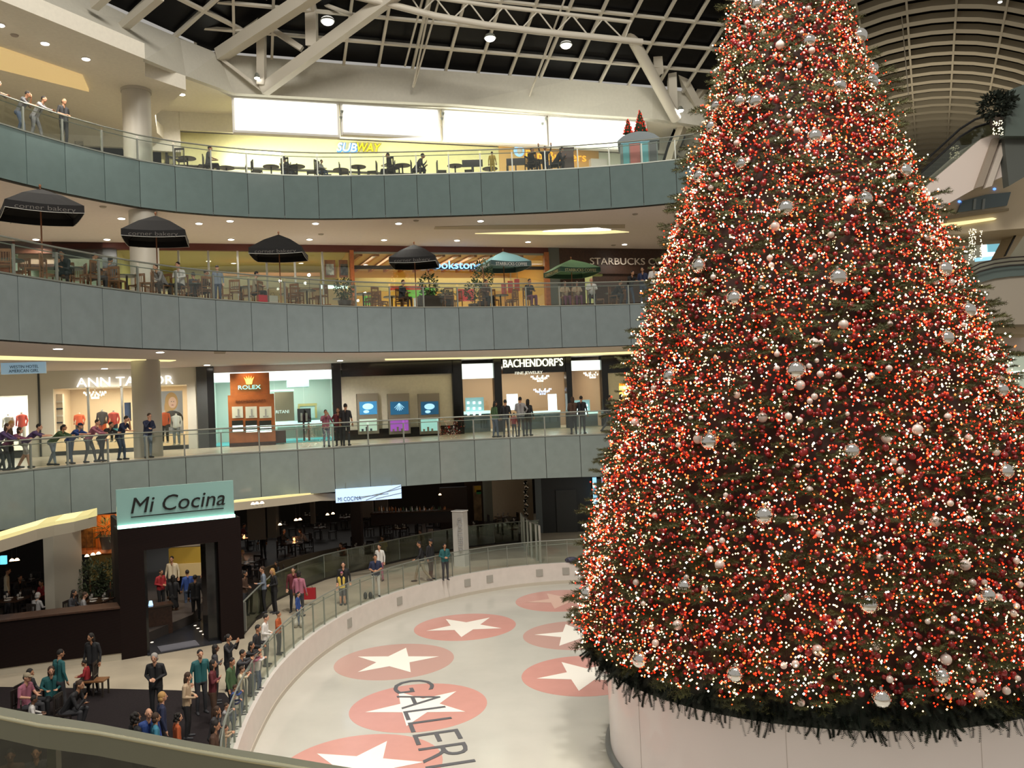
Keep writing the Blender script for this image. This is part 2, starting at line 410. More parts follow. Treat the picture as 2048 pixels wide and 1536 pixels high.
def spot_fix(x, y, Y, lab, e=30, r=.13, power=0, to=None):
    p = aty(x, y, Y); t = thing('spotlight', lab, 'light', p)
    m = MB(); m.lathe((p.x, p.y, p.z), [(.06, .18), (r * .8, .1), (r * 1.1, -.05)], 12); m.build('housing', M_rail, t)
    m = MB(); m.ell((p.x, p.y, p.z - .03), (r, r, r * .7), 12, 8); m.build('bulb', mat('bulb_white_%d' % e, (1, 1, 1), .5, emit=(1, .97, .9), es=e), t)
spot_fix(514, 154, 39.4, 'spotlight at the foot of the upper left truss', 12)
spot_fix(1361, 219, 46.2, 'brightest spotlight, between the right truss foot and the tree', 60, .16)
spot_fix(1284, 60, 43, 'spotlight high on the right truss', 12, .14)
spot_fix(980, 74, 38.4, 'floodlight hanging in the middle of the skylight', 4, .25)
spot_fix(655, 40, 38, 'floodlight behind the upper left truss post', 1, .3)
spot_fix(1132, 88, 40, 'floodlight under the ring girder nearest to the right truss', 1, .28)
spot_fix(2000, 2, 40, 'small bright spotlight in the vault at the upper right corner', 14, .1)

# barrel vault of the mall arm behind the tree
ax = V((.4384, .8988, 0)); pr = V((.8988, -.4384, 0)); VR, VC = 13.2, 8.7
def vp(t, ang, r=VR): return V((-.3, 0, 0)) + V((.488, 1, 0)) * 0 + V((.488 * t, t, 0)) + pr * (-math.cos(ang) * r) + V((0, 0, VC + math.sin(ang) * r))
va = tag(thing('window_3', None, None, vp(43, 0)), kind='structure')
ts = [43.2 + i * 1.75 for i in range(30)]
m = MB(); N = 30; vs = []; fs = []
for t in (43, 96):
    for rr in (VR + .35, VR + .5):
        for j in range(N + 1): vs.append(vp(t, math.pi * j / N, rr))
K = N + 1
for j in range(N):
    fs += [(j, j + 1, 2 * K + j + 1, 2 * K + j), (K + j, 3 * K + j, 3 * K + j + 1, K + j + 1)]
m.add(vs, fs, raw=True); m.build('night_pane', M_night, va)
M_vrib = mat('vault_rib_paint', (.48, .43, .33), .6)
for t in ts:
    m = MB(); vs = []; fs = []
    for j in range(33):
        a = math.pi * j / 32
        for dt, rr in ((-.3, VR - .05), (.3, VR - .05), (.3, VR + .3), (-.3, VR + .3)): vs.append(vp(t + dt, a, rr))
    for j in range(32):
        for q in range(4): fs.append((4 * j + q, 4 * j + (q + 1) % 4, 4 * j + 4 + (q + 1) % 4, 4 * j + 4 + q))
    m.add(vs, fs, raw=True); m.build('rib', M_vrib, va)
for j in range(1, 16):
    a = math.pi * j / 16; m = MB(); m.bar(vp(43, a, VR - .02), vp(96, a, VR - .02), .12, .14, vp(43, a) - vp(43, a, 1)); m.build('purlin', M_vrib, va)
m = MB(); vs = [vp(96.5, math.pi * j / N, VR + .6) for j in range(K)] + [vp(96.8, math.pi * j / N, VR + .6) for j in range(K)]
m.add([tuple(p) for p in vs], [tuple(range(K)), tuple(range(2 * K - 1, K - 1, -1))], raw=True)
m.add([vp(96.5, 0) , vp(96.5, math.pi), vp(96.5, math.pi) - V((0, 0, 18)), vp(96.5, 0) - V((0, 0, 18))], [(0, 1, 2, 3)], raw=True)
struct('wall_vault_end', m, mat('vault_end', (.20, .17, .13), .8))
for sgn in (0, math.pi):
    m = MB(); a = vp(54 if sgn == 0 else 46, sgn, VR + .5); b = vp(96.5, sgn, VR + .5); m.bar(a - V((0, 0, 9)), b - V((0, 0, 9)), .3, 18); struct('wall_vault_side', m, M_cream)
for x0, y0, x1, y1, Y in [(1800, -10, 1818, 190, 40), (1966, -5, 1995, 190, 48)]:
    pass
m = MB(); m.tube([aty(1799, -20, 50), aty(1817, 190, 55)], .03, 6); tag(m.build('hanging_cable', M_truss), 'thin white cable hanging inside the vault', 'cable')
light('AREA', 'vault_wash', tuple(vp(62, math.pi / 2, 4)), 800, (1, .88, .68), 12, tuple(vp(62, math.pi / 2, 30)))

# ================================================================ round column through all levels
M_col = mat('round_column_paint', (.50, .47, .40), .45)
for lv, (z0, z1) in {1: (-1.646, 2.34), 2: (4.272, 8.46), 3: (10.391, 13.6)}.items():
    m = MB(); c = (-15.1, 35.5, z0) if lv != 2 else (-14.9, 35.3, z0)
    m.lathe(c, [(.56, 0), (.56, z1 - z0)], 40)
    if lv == 3: m.lathe(c, [(.6, z1 - z0 - .12), (.6, z1 - z0)], 40)
    tag(m.build('trim_%d' % (4 + lv), M_col), kind='structure')

# ================================================================ downlights
M_dl = mat('downlight_lens', (1, 1, 1), .5, emit=(1, .93, .82), es=14)
def downlight(x, y, z, r=.13, grp=None, lab=None):
    p = atz(x, y, z); t = thing('downlight', lab, 'light', p, 0, grp)
    m = MB(); m.lathe((p.x, p.y, z - .03), [(r * 1.25, 0), (r * 1.25, .03)], 20); m.build('ring', M_white, t)
    m = MB(); m.lathe((p.x, p.y, z - .045), [(r, 0), (r, .02)], 20); m.build('lens', M_dl, t)
    light('SPOT', 'downlight_beam', (p.x, p.y, z - .08), {13.6: 520, 15.0: 500, 8.46: 190, 2.34: 620}[z], (1, .93, .83), .1, (p.x, p.y, z - 4), 150)
for x, y in [(90, 86), (172, 117), (0, 49)]: downlight(x, y, 13.6, .13, 'downlights in the gallery ceiling', 'round downlight in the cream gallery ceiling at the upper left')
downlight(364, 188, 15.0, .13, None, 'single round downlight right of the topmost column')
for x, y in [(243, 436), (460, 441), (631, 446), (797, 446), (961, 441), (72, 478), (214, 478), (462, 478), (619, 478), (768, 479), (914, 480), (1056, 483), (1249, 488), (398, 446)]:
    downlight(x, y, 8.46, .13, 'downlights above the umbrella patio', 'round downlight in the soffit above the umbrella patio')
for x, y in [(116, 696), (320, 703), (680, 720), (209, 736), (414, 729)]:
    downlight(x, y, 2.34, .13, 'downlights above the shop windows', 'round downlight in the soffit above the clothing and jewellery shops')
for i, (x, y) in enumerate([(206, 413), (832, 441), (642, 468), (1270, 428), (1227, 490), (29, 70)]):
    z = 8.46 if y > 300 else 13.6
    p = atz(x, y, z); m = MB(); m.lathe((p.x, p.y, z - .04), [(.11, 0), (.14, .04)], 16)
    tag(m.build('ceiling_speaker', mat('grey_plastic', (.38, .33, .28), .6)), 'small round grey speaker flush in a soffit', 'speaker', 'ceiling speakers')

# lit recess in the soffit over the coffee shop, warm coves of the soffit below
def flat_px(name, pts, z, t, m, **k):
    mb = MB(); mb.prism([tuple(atz(x, y, z)[:2]) for x, y in pts], z - t, z + .01); return tag(mb.build(name, m), **k)
M_cove = mat('warm_cove', (.9, .8, .5), .6, emit=(1, .86, .42), es=.95)
M_coveb = mat('bright_cove', (1, 1, .9), .6, emit=(1, .97, .85), es=2.2)
ck = thing('cove_glow', 'long pointed yellow recess light in the soffit above the coffee umbrellas', 'light', atz(1100, 465, 8.46))
def flatc(pts, z, t, m, nm, par):
    mb = MB(); mb.prism([tuple(atz(x, y, z)[:2]) for x, y in pts], z - t, z + .01); return mb.build(nm, m, par)
flatc([(950, 467), (1080, 462), (1230, 461), (1258, 464), (1200, 467.5), (1100, 469)], 8.45, .02, M_cove, 'recess', ck)
flatc([(1085, 462.5), (1195, 455), (1222, 459.5), (1160, 463)], 8.44, .03, M_coveb, 'tube', ck)
flat_px('cove_glow', [(-40, 711), (150, 716.5), (352, 720.5), (340, 722.5), (150, 721), (-40, 718)], 2.33, .02, M_cove, label='long thin yellow light line in the soffit above the clothing shop', cat='light')
flat_px('cove_glow', [(770, 718), (1000, 714), (1290, 702), (1290, 706), (1000, 716), (770, 720)], 2.33, .02, M_cove, label='thin yellow light line in the soffit above the jewellery shop name', cat='light')
M_sh = mat('soffit_plaster_shade', (.5, .42, .33), .85)  # darker plaster paints the shade of recesses onto the flat soffit
flat_px('soffit_recess_shade', [(870, 453), (1000, 450), (1250, 449), (1250, 456), (1000, 458), (868, 458)], 8.455, .015, M_sh, label='shallow recess painted as a shaded band on the soffit above the bookshop', cat='recess')
flat_px('soffit_recess_shade', [(428, 703), (452, 703), (450, 707), (428, 707)], 2.335, .015, M_sh, label='small square recess painted as shade on the soffit above the watch kiosk', cat='recess')

# ================================================================ shopfronts
def seg(lv, x0, x1, z0, z1, m, d0=-.12, d1=.12, name='wall_back', y=None):
    yy = y or {1: 810, 2: 545, 3: 300}[lv]
    s0 = onw(x0, yy)[0]; s1 = onw(x1, yy)[0]
    b = WB(); b.box(s0, s1, d0, d1, z0, z1); return struct(name, b, m)
def pane(lv, x0, x1, z0, z1, n=1, name='window_4', d=0., mull=None, y=None):
    yy = y or {1: 810, 2: 545, 3: 300}[lv]
    s0 = onw(x0, yy)[0]; s1 = onw(x1, yy)[0]; w_ = (s1 - s0) / n
    e = tag(thing(name, None, None, W0 + wd * s0 + V((0, 0, z0))), kind='structure')
    for i in range(n):
        b = WB(); b.box(s0 + i * w_ + .02, s0 + (i + 1) * w_ - .02, d - .01, d + .01, z0, z1); b.build('pane', M_shopglass, e)
        if i and mull: b = WB(); b.box(s0 + i * w_ - .05, s0 + i * w_ + .05, d - .06, d + .06, z0, z1); b.build('mullion', mull, e)
def room(lv, x0, x1, z0, z1, dep, back, ceil, flr, power, lcol=(1, .9, .75), y=None, side=None, lights=1):
    yy = y or {1: 810, 2: 545, 3: 300}[lv]
    s0 = onw(x0, yy)[0]; s1 = onw(x1, yy)[0]
    for nm, bx, mm in (('wall_shop', (s0, s1, dep, dep + .1, z0, z1), back), ('wall_shop', (s0 - .1, s0, .1, dep, z0, z1), side or back), ('wall_shop', (s1, s1 + .1, .1, dep, z0, z1), side or back),
                       ('ceiling', (s0, s1, .1, dep, z1 - .05, z1 + .02), ceil), ('floor', (s0, s1, .1, dep, z0 + .0, z0 + .03), flr)):
        b = WB(); b.box(*bx); struct(nm, b, mm)
    if power:
        c = W0 + wd * ((s0 + s1) / 2) + wn * (dep * .5) + V((0, 0, z1 - .15))
        o = light('AREA', 'shop_light', tuple(c), power, lcol, (s1 - s0) * .8, (c.x, c.y, c.z - 3), sizey=dep * .6)
        o.rotation_euler = (0, 0, math.atan2(wd.y, wd.x))
    return s0, s1
def furn(name, label, cat, boxes, m, lv=1, group=None, parts=None):
    """boxes: list of (px0, py0, px1, py1, depth0, depth1[, mat]) in front of/behind the wall plane"""
    e = None
    b0 = boxes[0]; s, z = onw(b0[0], (b0[1] + b0[3]) / 2, b0[4])
    e = thing(name, label, cat, W0 + wd * s + V((0, b0[4], z)), 0, group)
    for bx in boxes:
        nm = bx[7] if len(bx) > 7 else 'body'
        s0, s1, z0, z1 = wrect(*bx[:4], off=bx[4])
        b = MB(W0 + V((0, bx[4], 0)), wd, wn); b.box(s0, s1, 0, bx[5], z0, z1); b.build(nm, bx[6] if len(bx) > 6 and bx[6] else m, e)
    return e
Z1, Z1T, Z2, Z2T, Z3, Z3T = LV[1], 2.34, LV[2], 8.46, LV[3], 15.0
M_lit = mat('lit_cream_wall', (.75, .66, .48), .7, noise=.04)
M_shopwhite = mat('shop_white', (.78, .76, .7), .6)
M_beigep = mat('beige_panel', (.88, .84, .70), .6, noise=.04)
M_char = mat('charcoal_pilaster', (.045, .05, .05), .5)
M_teal = mat('teal_carpet', (.08, .42, .46), .8)
# --- first level
M_at = mat('clothing_shop_front', (.80, .77, .65), .7)
seg(1, -140, 57, 1.25, Z1T, M_at); seg(1, 57, 108, Z1, Z1T, M_at); seg(1, 108, 375, 1.5, Z1T, M_at); seg(1, 375, 395, Z1, Z1T, M_at)
seg(1, -140, 57, Z1, -1.3, M_char); seg(1, 108, 375, Z1, -1.45, M_char)
seg(1, 78, 82, Z1, Z1T, M_char, -.16, -.1)
pane(1, -140, 57, -1.3, 1.25, 3, 'window_4', mull=M_rail); pane(1, 108, 375, -1.45, 1.5, 4, 'window_5', mull=M_steel)
room(1, -140, 82, Z1, 1.6, 4, M_shopwhite, M_white, M_floor, 420)
room(1, 100, 388, Z1, 1.65, 5, mat('clothing_shop_wall', (.72, .58, .42), .7), M_white, M_floor, 300, (1, .88, .68))
seg(1, 395, 416, Z1, Z1T, M_char, -.3); seg(1, 416, 430, Z1, Z1T, M_black, -.32)
pane(1, 430, 665, Z1, 1.55, 4, 'window_6', mull=None); seg(1, 430, 665, 1.55, 2.02, mat('lit_header', (1, 1, 1), .5, emit=(.82, 1, .93), es=1.5), -.05, .1, 'trim_20'); seg(1, 430, 665, 2.02, Z1T, M_soffit)
room(1, 425, 683, Z1, 2.0, 6, mat('jewellery_wall', (.55, .58, .50), .6), M_white, M_teal, 420, (.85, 1, .95))
seg(1, 665, 683, Z1, Z1T, M_black, -.2); seg(1, 683, 905, 1.62, Z1T, M_black, -.2, y=750); seg(1, 683, 905, Z1, -1.15, M_black, -.2, y=870); seg(1, 905, 925, Z1, Z1T, M_black, -.2)
seg(1, 683, 905, -1.15, 1.62, M_beigep, .0, .2)
seg(1, 925, 988, 1.3, 2.1, mat('lit_header_white', (1, 1, 1), .5, emit=(.85, 1, .9), es=1.3), -.05, .1, 'trim_20'); pane(1, 925, 988, Z1, 1.3, 1, 'window_7')
seg(1, 988, 1003, Z1, Z1T, M_black, -.25); seg(1, 1003, 1132, 1.5, Z1T, M_black, -.2, y=730); pane(1, 1003, 1132, Z1, 1.5, 1, 'window_8')
seg(1, 1132, 1143, Z1, Z1T, M_black, -.25); seg(1, 1143, 1203, 1.55, 2.1, MATS['lit_header_white'], -.05, .1, 'trim_20'); pane(1, 1143, 1203, Z1, 1.55, 1, 'window_9')
seg(1, 1203, 1215, Z1, Z1T, M_black, -.25); seg(1, 1215, 1420, 1.35, Z1T, M_black, -.2)
room(1, 915, 1215, Z1, 2.1, 5, mat('tan_display_wall', (.42, .26, .14), .6), M_white, M_floor, 260, (1, .95, .85))
seg(1, 1215, 1238, Z1, 1.35, M_beigep); seg(1, 1278, 1420, Z1, 1.35, M_beigep); seg(1, 1238, 1278, .75, 1.35, M_beigep); seg(1, 1238, 1278, Z1, -1.2, M_beigep)
room(1, 1236, 1280, Z1, .8, 1.2, mat('gold_display', (.75, .55, .2), .5), M_white, M_floor, 40, (1, .8, .4))
seg(1, 1420, 1500, Z1, Z1T, M_beigep)
# --- second level
M_head2 = mat('dark_red_header', (.10, .022, .015), .5)
seg(2, -140, 700, 8.12, Z2T, M_head2, -.12, .12, y=495); seg(2, 700, 1105, 8.15, Z2T, M_head2, -.12, .12, y=495)
pane(2, 235, 700, Z2, 8.12, 8, 'window_10', mull=M_steel)
M_yel = mat('yellow_green_wall', (.62, .56, .20), .7, noise=.1, nscale=.8)
s0, s1 = room(2, 235, 700, Z2, 8.3, 7, M_yel, mat('bakery_ceiling', (.5, .45, .2), .7), M_floor, 260, (1, .95, .7))
b = WB(); b.box(s0, s1, 4.2, 4.4, Z2, 6.9); struct('wall_shop', b, mat('bakery_inner', (.62, .50, .32), .6))
seg(2, 700, 708, Z2, 8.2, M_wood, -.2, .1); seg(2, 1088, 1097, Z2, 8.2, M_wood, -.2, .1)
seg(2, 708, 1088, 7.25, 7.42, M_dark, -.05, .1, 'trim_21'); seg(2, 708, 1088, 8.05, 8.2, M_rail, -.05, .1, 'trim_21')
pane(2, 708, 1088, Z2, 8.05, 5, 'window_11')
s0, s1 = room(2, 702, 1094, Z2, 8.3, 7, mat('orange_yellow_wall', (.80, .50, .13), .7), mat('bookshop_ceiling', (.62, .48, .28), .7), M_floor, 430, (1, .86, .55))
b = WB(); b.box(s0, s1, 3.5, 3.6, 6.55, 7.3); struct('wall_shop', b, mat('bookshop_band', (.80, .66, .30), .7))
for i in range(11):
    u = s0 + .6 + i * (s1 - s0 - 1) / 11; m = MB()
    A = W0 + wd * u + wn * .4 + V((0, 0, 8.1)); B = W0 + wd * (u - .5) + wn * 6.5 + V((0, 0, 8.2)); m.bar(A, B, .16, .22)
    tag(m.build('ceiling_beam', M_wood), 'reddish wooden beam on the bookshop ceiling', 'beam', 'wooden ceiling beams of the bookshop')
seg(2, 1097, 1118, Z2, Z2T, mat('grey_green_pier', (.10, .11, .10), .6), -.15); seg(2, 1118, 1500, 7.0, Z2T, M_brown)
seg(2, 1180, 1500, 6.3, 7.0, M_brown, .0, .2)
room(2, 1118, 1500, Z2, 8.0, 5, mat('cafe_wall', (.10, .05, .03), .7), M_dark, M_floor, 60)
M_b2 = mat('brown_panel', (.16, .055, .025), .6, noise=.2)
seg(2, -140, 26, Z2, Z2T, M_b2); seg(2, 26, 120, 7.9, Z2T, M_b2, y=500); seg(2, 105, 206, 7.7, Z2T, M_dark, y=500)
seg(2, 206, 235, Z2, 8.2, M_char); room(2, 20, 208, Z2, 8.1, 6, mat('counter_wall', (.30, .34, .26), .7), M_white, M_floor, 120, (.9, 1, .9))
seg(2, 1500, 1560, Z2, Z2T, M_b2)
# --- third level
M_yel3 = mat('pale_yellow_wall', (.86, .82, .42), .7, noise=.03)
seg(3, -140, 150, Z3, 13.6, M_cream, y=250); seg(3, 150, 245, 13.1, 14.2, M_cream, y=240)
seg(3, 245, 360, 13.0, Z3T, M_cream, -.1, .1, y=250); seg(3, 360, 1500, 14.1, Z3T, M_cream, -.1, .1)
room(3, 150, 330, Z3, 13.4, 5, M_dark, M_dark, M_dark, 0); seg(3, 150, 168, Z3, 13.3, M_char)
seg(3, 320, 1000, 12.0, 14.1, M_yel3, .3, .5, y=270); seg(3, 1000, 1200, 12.1, 14.2, mat('tan_board', (.72, .45, .16), .6), .25, .5, y=290)
room(3, 320, 1200, Z3, 12.4, 5, mat('food_counter_wall', (.35, .13, .07), .6), M_dark, M_floor, 160, (1, .9, .7))
seg(3, 320, 1200, 12.0, 12.12, M_rail, .1, .35, 'trim_22')
seg(3, 1180, 1212, Z3, 13.6, M_white, -.1, .3); seg(3, 1212, 1285, Z3, 12.4, mat('blue_panel', (.05, .14, .42), .5), -.1, .2); seg(3, 1285, 1520, Z3, 14, mat('white_hall_wall', (.8, .85, .72), .6), .3, .5)
seg(3, 1200, 1500, 12.4, 14.1, mat('white_hall_wall', (.8, .85, .72), .6), .3, .5)
# long white panels under the ring beam; light washing them is painted as glow
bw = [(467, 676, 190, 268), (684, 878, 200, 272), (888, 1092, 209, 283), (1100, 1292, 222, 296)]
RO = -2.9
M_washglow = mat('washed_panel_glow', (1, 1, .95), .5, emit=(1, 1, .86), es=1.6)
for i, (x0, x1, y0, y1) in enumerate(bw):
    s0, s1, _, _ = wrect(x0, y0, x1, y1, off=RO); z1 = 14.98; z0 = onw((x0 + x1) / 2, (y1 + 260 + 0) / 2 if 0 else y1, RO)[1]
    t = thing('washed_panel', ['leftmost', 'second from the left', 'third from the left', 'rightmost'][i] + ' of the four white panels with painted glow above the food court', 'light', W0 + wd * s0 + V((0, RO, z0)))
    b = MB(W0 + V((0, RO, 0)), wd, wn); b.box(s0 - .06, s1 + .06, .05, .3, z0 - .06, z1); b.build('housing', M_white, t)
    b = MB(W0 + V((0, RO, 0)), wd, wn); b.box(s0 + .06, s1 - .06, 0, .06, z0 + .1, z1 - .08); b.build('glowing_face', M_washglow, t)
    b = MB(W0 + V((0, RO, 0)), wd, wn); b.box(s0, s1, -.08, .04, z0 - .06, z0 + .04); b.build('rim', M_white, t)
for i, (x, y) in enumerate([(682, 236), (684, 224), (884, 238), (886, 228), (1085, 248), (1092, 238), (1286, 256)]):
    s, z = onw(x, y, RO - .15); c = W0 + wd * s + V((0, RO - .15, z)); m = MB(); m.lathe((c.x, c.y, c.z), [(.05, -.06), (.09, .06)], 10)
    tag(m.build('panel_spotlight', M_rail), 'small round spotlight fixed between the glowing panels', 'light', 'spotlights between the glowing panels')
light('AREA', 'food_court_glow', tuple(W0 + wd * -3 + V((0, -3.6, 12.6))), 620, (1, .98, .85), 22, tuple(W0 + wd * -3 + V((0, 3, 12.4))), sizey=1.2)

# ---------------------------------------------------------------- shop lettering
M_ltr = mat('lit_letters_white', (1, 1, 1), .5, emit=(1, .95, .9), es=1.5)
def sign(body, lv, x0, y0, x1, y1, h, m, off=-.25, label=None, **k):
    s0, z0 = onw(x0, y0, off); s1, z1 = onw(x1, y1, off)
    t = tree_text(body, s0, z0, s1, h, m, off, None, 'shop_lettering', ext=k.pop('ext', .1), **k)
    t['label'] = label; t['category'] = 'sign'; return t
t = sign('ANN TAYLOR', 1, 153, 774, 347, 767, .42, M_ltr, ext=.04, label='glowing white shop name partly hidden by the round column')
M_gl = mat('lit_letters_cream', (1, 1, .8), .5, emit=(1, 1, .72), es=1.7)
sign('BACHENDORF\u2019S', 1, 1007, 735, 1126, 734, .42, M_gl, -.35, label='cream lit capital letters on the black header of the jewellery shop')
sign('FINE JEWELRY', 1, 1030, 749, 1085, 748, .15, mat('small_letters', (.8, .8, .75), .5, emit=(1, 1, .9), es=.5), -.2, label='small pale letters on the jewellery window below the cream shop name')
M_blue = mat('lit_letters_blue', (.3, .6, 1), .5, emit=(.22, .55, 1), es=1.6)
sign('Brookstone', 2, 846, 537, 963, 535, .42, M_blue, -.3, label='blue glowing bookshop name behind the fourth black umbrella')
sign('STARBUCKS COFFEE', 2, 1180, 529, 1364, 531, .38, mat('pale_letters', (.75, .66, .58), .5), -.15, label='pale block letters of the coffee shop on the brown wall, partly behind the tree')
sb = thing('shop_lettering', 'white and yellow slanted sandwich shop name on the pale yellow wall', 'sign', W0 + wd * onw(675, 290)[0] + V((0, 0, 13)))
M_sw = mat('lit_letters_sandwich_white', (1, 1, 1), .5, emit=(.9, 1, 1), es=1.6); M_sy = mat('lit_letters_sandwich_yellow', (1, .8, .02), .5, emit=(1, .85, .02), es=.9)
for bd, xa, xb, mm in (('SUB', 674, 714, M_sw), ('WAY', 715, 762, M_sy)):
    s0, z0 = onw(xa, 302, .1); s1, _ = onw(xb, 302, .1); tree_text(bd, s0 - .03, z0 - .03, s1 + .03, .48, mat('letter_outline_blue', (.05, .2, .6), .5, emit=(.05, .25, .8), es=.5) if bd == 'SUB' else mat('letter_outline_olive', (.28, .26, .02), .5), .16, sb, 'outline', shear=.25, bold=.035); tree_text(bd, s0, z0, s1, .42, mm, .04, sb, 'white_letters' if bd == 'SUB' else 'yellow_letters', shear=.25)
fl = thing('shop_lettering', 'orange and purple burger shop name with a round blue emblem', 'sign', W0 + wd * onw(1060, 300)[0] + V((0, 0, 13)))
s0, z0 = onw(1052, 318, .1); s1, _ = onw(1172, 314, .1)
tree_text('Flip Burgers', s0, z0, s1, .5, mat('orange_letters', (1, .55, .05), .5, emit=(1, .5, .05), es=.8), .1, fl, 'orange_letters')
s_, z_ = onw(1038, 302, .1); 
c = W0 + wd * s_ + V((0, .12, z_)); m = MB(); m.ell(c, (.32, .05, .32), 20, 10, Matrix.Rotation(math.atan2(wd.y, wd.x), 3, 'Z')); m.build('emblem', mat('emblem_blue', (.2, .45, .9), .5, emit=(.5, .8, 1), es=.7), fl)
m = MB(); m.ell(c + V((0, -.04, 0)), (.2, .05, .2), 16, 8); m.build('emblem_centre', M_white, fl)
# ================================================================ rink and ground floor
RK = [(-4.2, 12.5), (-5.4, 15.5), (-6.2, 18.0), (-6.75, 20.6), (-7.1, 23.2), (-7.28, 25.8), (-7.15, 28.6), (-6.75, 31), (-6.05, 33.3), (-5.0, 35.4), (-3.6, 37.2), (-1.9, 38.7), (.3, 39.75), (2.8, 40.05),
      (6, 39.9), (10, 39.2), (14, 37.6), (17.5, 35), (20, 31.5), (21.4, 27), (21.6, 22), (20.5, 17), (18, 12.5), (14, 9), (9, 7.2), (4, 7.2), (0, 8.3), (-2.5, 10)]
def catmull(P, k, closed=True):
    out = []; n = len(P)
    for i in range(n if closed else n - 1):
        p0, p1, p2, p3 = (V(P[(i + j - 1) % n] if closed else P[min(max(i + j - 1, 0), n - 1)]) for j in range(4))
        for q in range(k):
            t = q / k
            out.append(tuple(.5 * ((2 * p1) + (p2 - p0) * t + (2 * p0 - 5 * p1 + 4 * p2 - p3) * t * t + (3 * p1 - p0 - 3 * p2 + p3) * t ** 3)))
    if not closed: out.append(tuple(P[-1]))
    return out
RC = catmull(RK, 4)
nR = len(RC)
m = MB(); m.prism(RC, ICE - .25, ICE); struct('floor_ice', m, M_ice)
def scale_loop(P, d):
    out = []; n = len(P)
    for i in range(n):
        t = (V(P[(i + 1) % n]) - V(P[i - 1])).normalized(); out.append((P[i][0] - t.y * d, P[i][1] + t.x * d))
    return out
# loop runs clockwise seen from above -> outward normal on the left
out1 = scale_loop(RC, .22)
m = MB(); m.slab(RC + RC[:1], out1 + out1[:1], ICE - .2, G + .02); struct('wall_rink', m, M_dasher)
m = MB(); m.slab(scale_loop(RC, -.02) + scale_loop(RC, -.02)[:1], scale_loop(RC, .0) + scale_loop(RC, .0)[:1], ICE, ICE + .14); struct('trim_30', m, mat('kick_plate', (.52, .46, .38), .5))
far = [(7 + (p[0] - 7) * 4.5, 24 + (p[1] - 24) * 4.5) for p in out1]
m = MB(); m.slab(out1 + out1[:1], far + far[:1], G - .3, G); struct('floor', m, mat('walkway_stone', (.42, .36, .27), .3, noise=.16, nscale=.8))
# railing round the rink
rr = thing('rink_railing', 'low glass railing with thin steel handrail standing on the rink wall', 'railing', (RC[20][0], RC[20][1], G))
P = scale_loop(RC, .11); vis = [i for i in range(nR) if P[i][0] < 9]
seq = []
start = next(i for i in range(nR) if P[i][0] < 9 and P[i - 1][0] >= 9)
for j in range(nR):
    i = (start + j) % nR
    if P[i][0] < 9: seq.append(P[i])
m = MB(); m.tube([(p[0], p[1], G + 1.06) for p in seq], .022, 8); m.build('handrail', M_rail, rr)
m = MB(); m.tube([(p[0], p[1], G + .86) for p in scale_loop(seq, .09)[1:-1]], .014, 6); m.build('lower_rail', M_rail, rr)
dist = 0; last = seq[0]; k = 0; joints = [seq[0]]
cum = [0]
for a, b in zip(seq[:-1], seq[1:]): cum.append(cum[-1] + (V(b) - V(a)).length)
tot = cum[-1]; npan = int(tot / .95)
def at_len(s):
    for i in range(len(cum) - 1):
        if cum[i + 1] >= s:
            t = (s - cum[i]) / (cum[i + 1] - cum[i]); return V(seq[i]).lerp(V(seq[i + 1]), t)
    return V(seq[-1])
js = [at_len(tot * i / npan) for i in range(npan + 1)]
for a, b in zip(js[:-1], js[1:]):
    a3, b3 = V((*a, G)), V((*b, G)); t = (b3 - a3).normalized(); m = MB(a3, t, V((-t.y, t.x, 0)))
    m.box(.02, (b3 - a3).length - .02, -.006, .006, .03, 1.04); m.build('glass_panel', M_glass, rr)
    m = MB(a3, t, V((-t.y, t.x, 0))); m.box(-.012, .012, -.02, .03, 0, 1.0); m.build('post', M_rail, rr)
# small grey hatches in the rink wall
for x, y in [(929, 1173), (975, 1167), (1081, 1151), (797, 1213), (692, 1251), (1130, 1148)]:
    d = ray(x, y); kk = d.x / d.y; bp = min(RC, key=lambda p: abs(p[0] - kk * p[1]) + (0 if p[1] > 24 else 99))
    i = RC.index(bp); t = (V(RC[(i + 1) % nR]) - V(RC[i - 1])).normalized(); m = MB((bp[0], bp[1], 0), (t.x, t.y, 0), (-t.y, t.x, 0))
    m.box(-.16, .16, -.035, .05, G - .52, G - .2)
    tag(m.build('wall_hatch', mat('hatch_grey', (.36, .34, .3), .6)), 'small square grey hatch in the white rink wall', 'hatch', 'hatches in the rink wall')

# flat coloured discs and stars on the ice, and the lettering
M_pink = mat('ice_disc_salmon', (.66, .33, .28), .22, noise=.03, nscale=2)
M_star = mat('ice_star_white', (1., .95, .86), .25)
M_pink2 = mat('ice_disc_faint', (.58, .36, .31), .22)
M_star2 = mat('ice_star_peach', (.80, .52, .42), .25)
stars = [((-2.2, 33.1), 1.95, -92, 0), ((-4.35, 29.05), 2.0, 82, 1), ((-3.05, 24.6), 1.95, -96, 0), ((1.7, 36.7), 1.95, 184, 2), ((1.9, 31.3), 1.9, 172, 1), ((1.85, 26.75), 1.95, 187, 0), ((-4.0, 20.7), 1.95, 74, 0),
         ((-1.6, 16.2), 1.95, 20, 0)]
names = ['second from the back', 'faint, at the left edge of the rink', 'under the first letters of the lettering', 'farthest back, partly behind the tree', 'faint, half hidden by the lower tree tips', 'cut by the left edge of the white drum', 'nearest, above the foreground rail', 'nearest the lower edge']
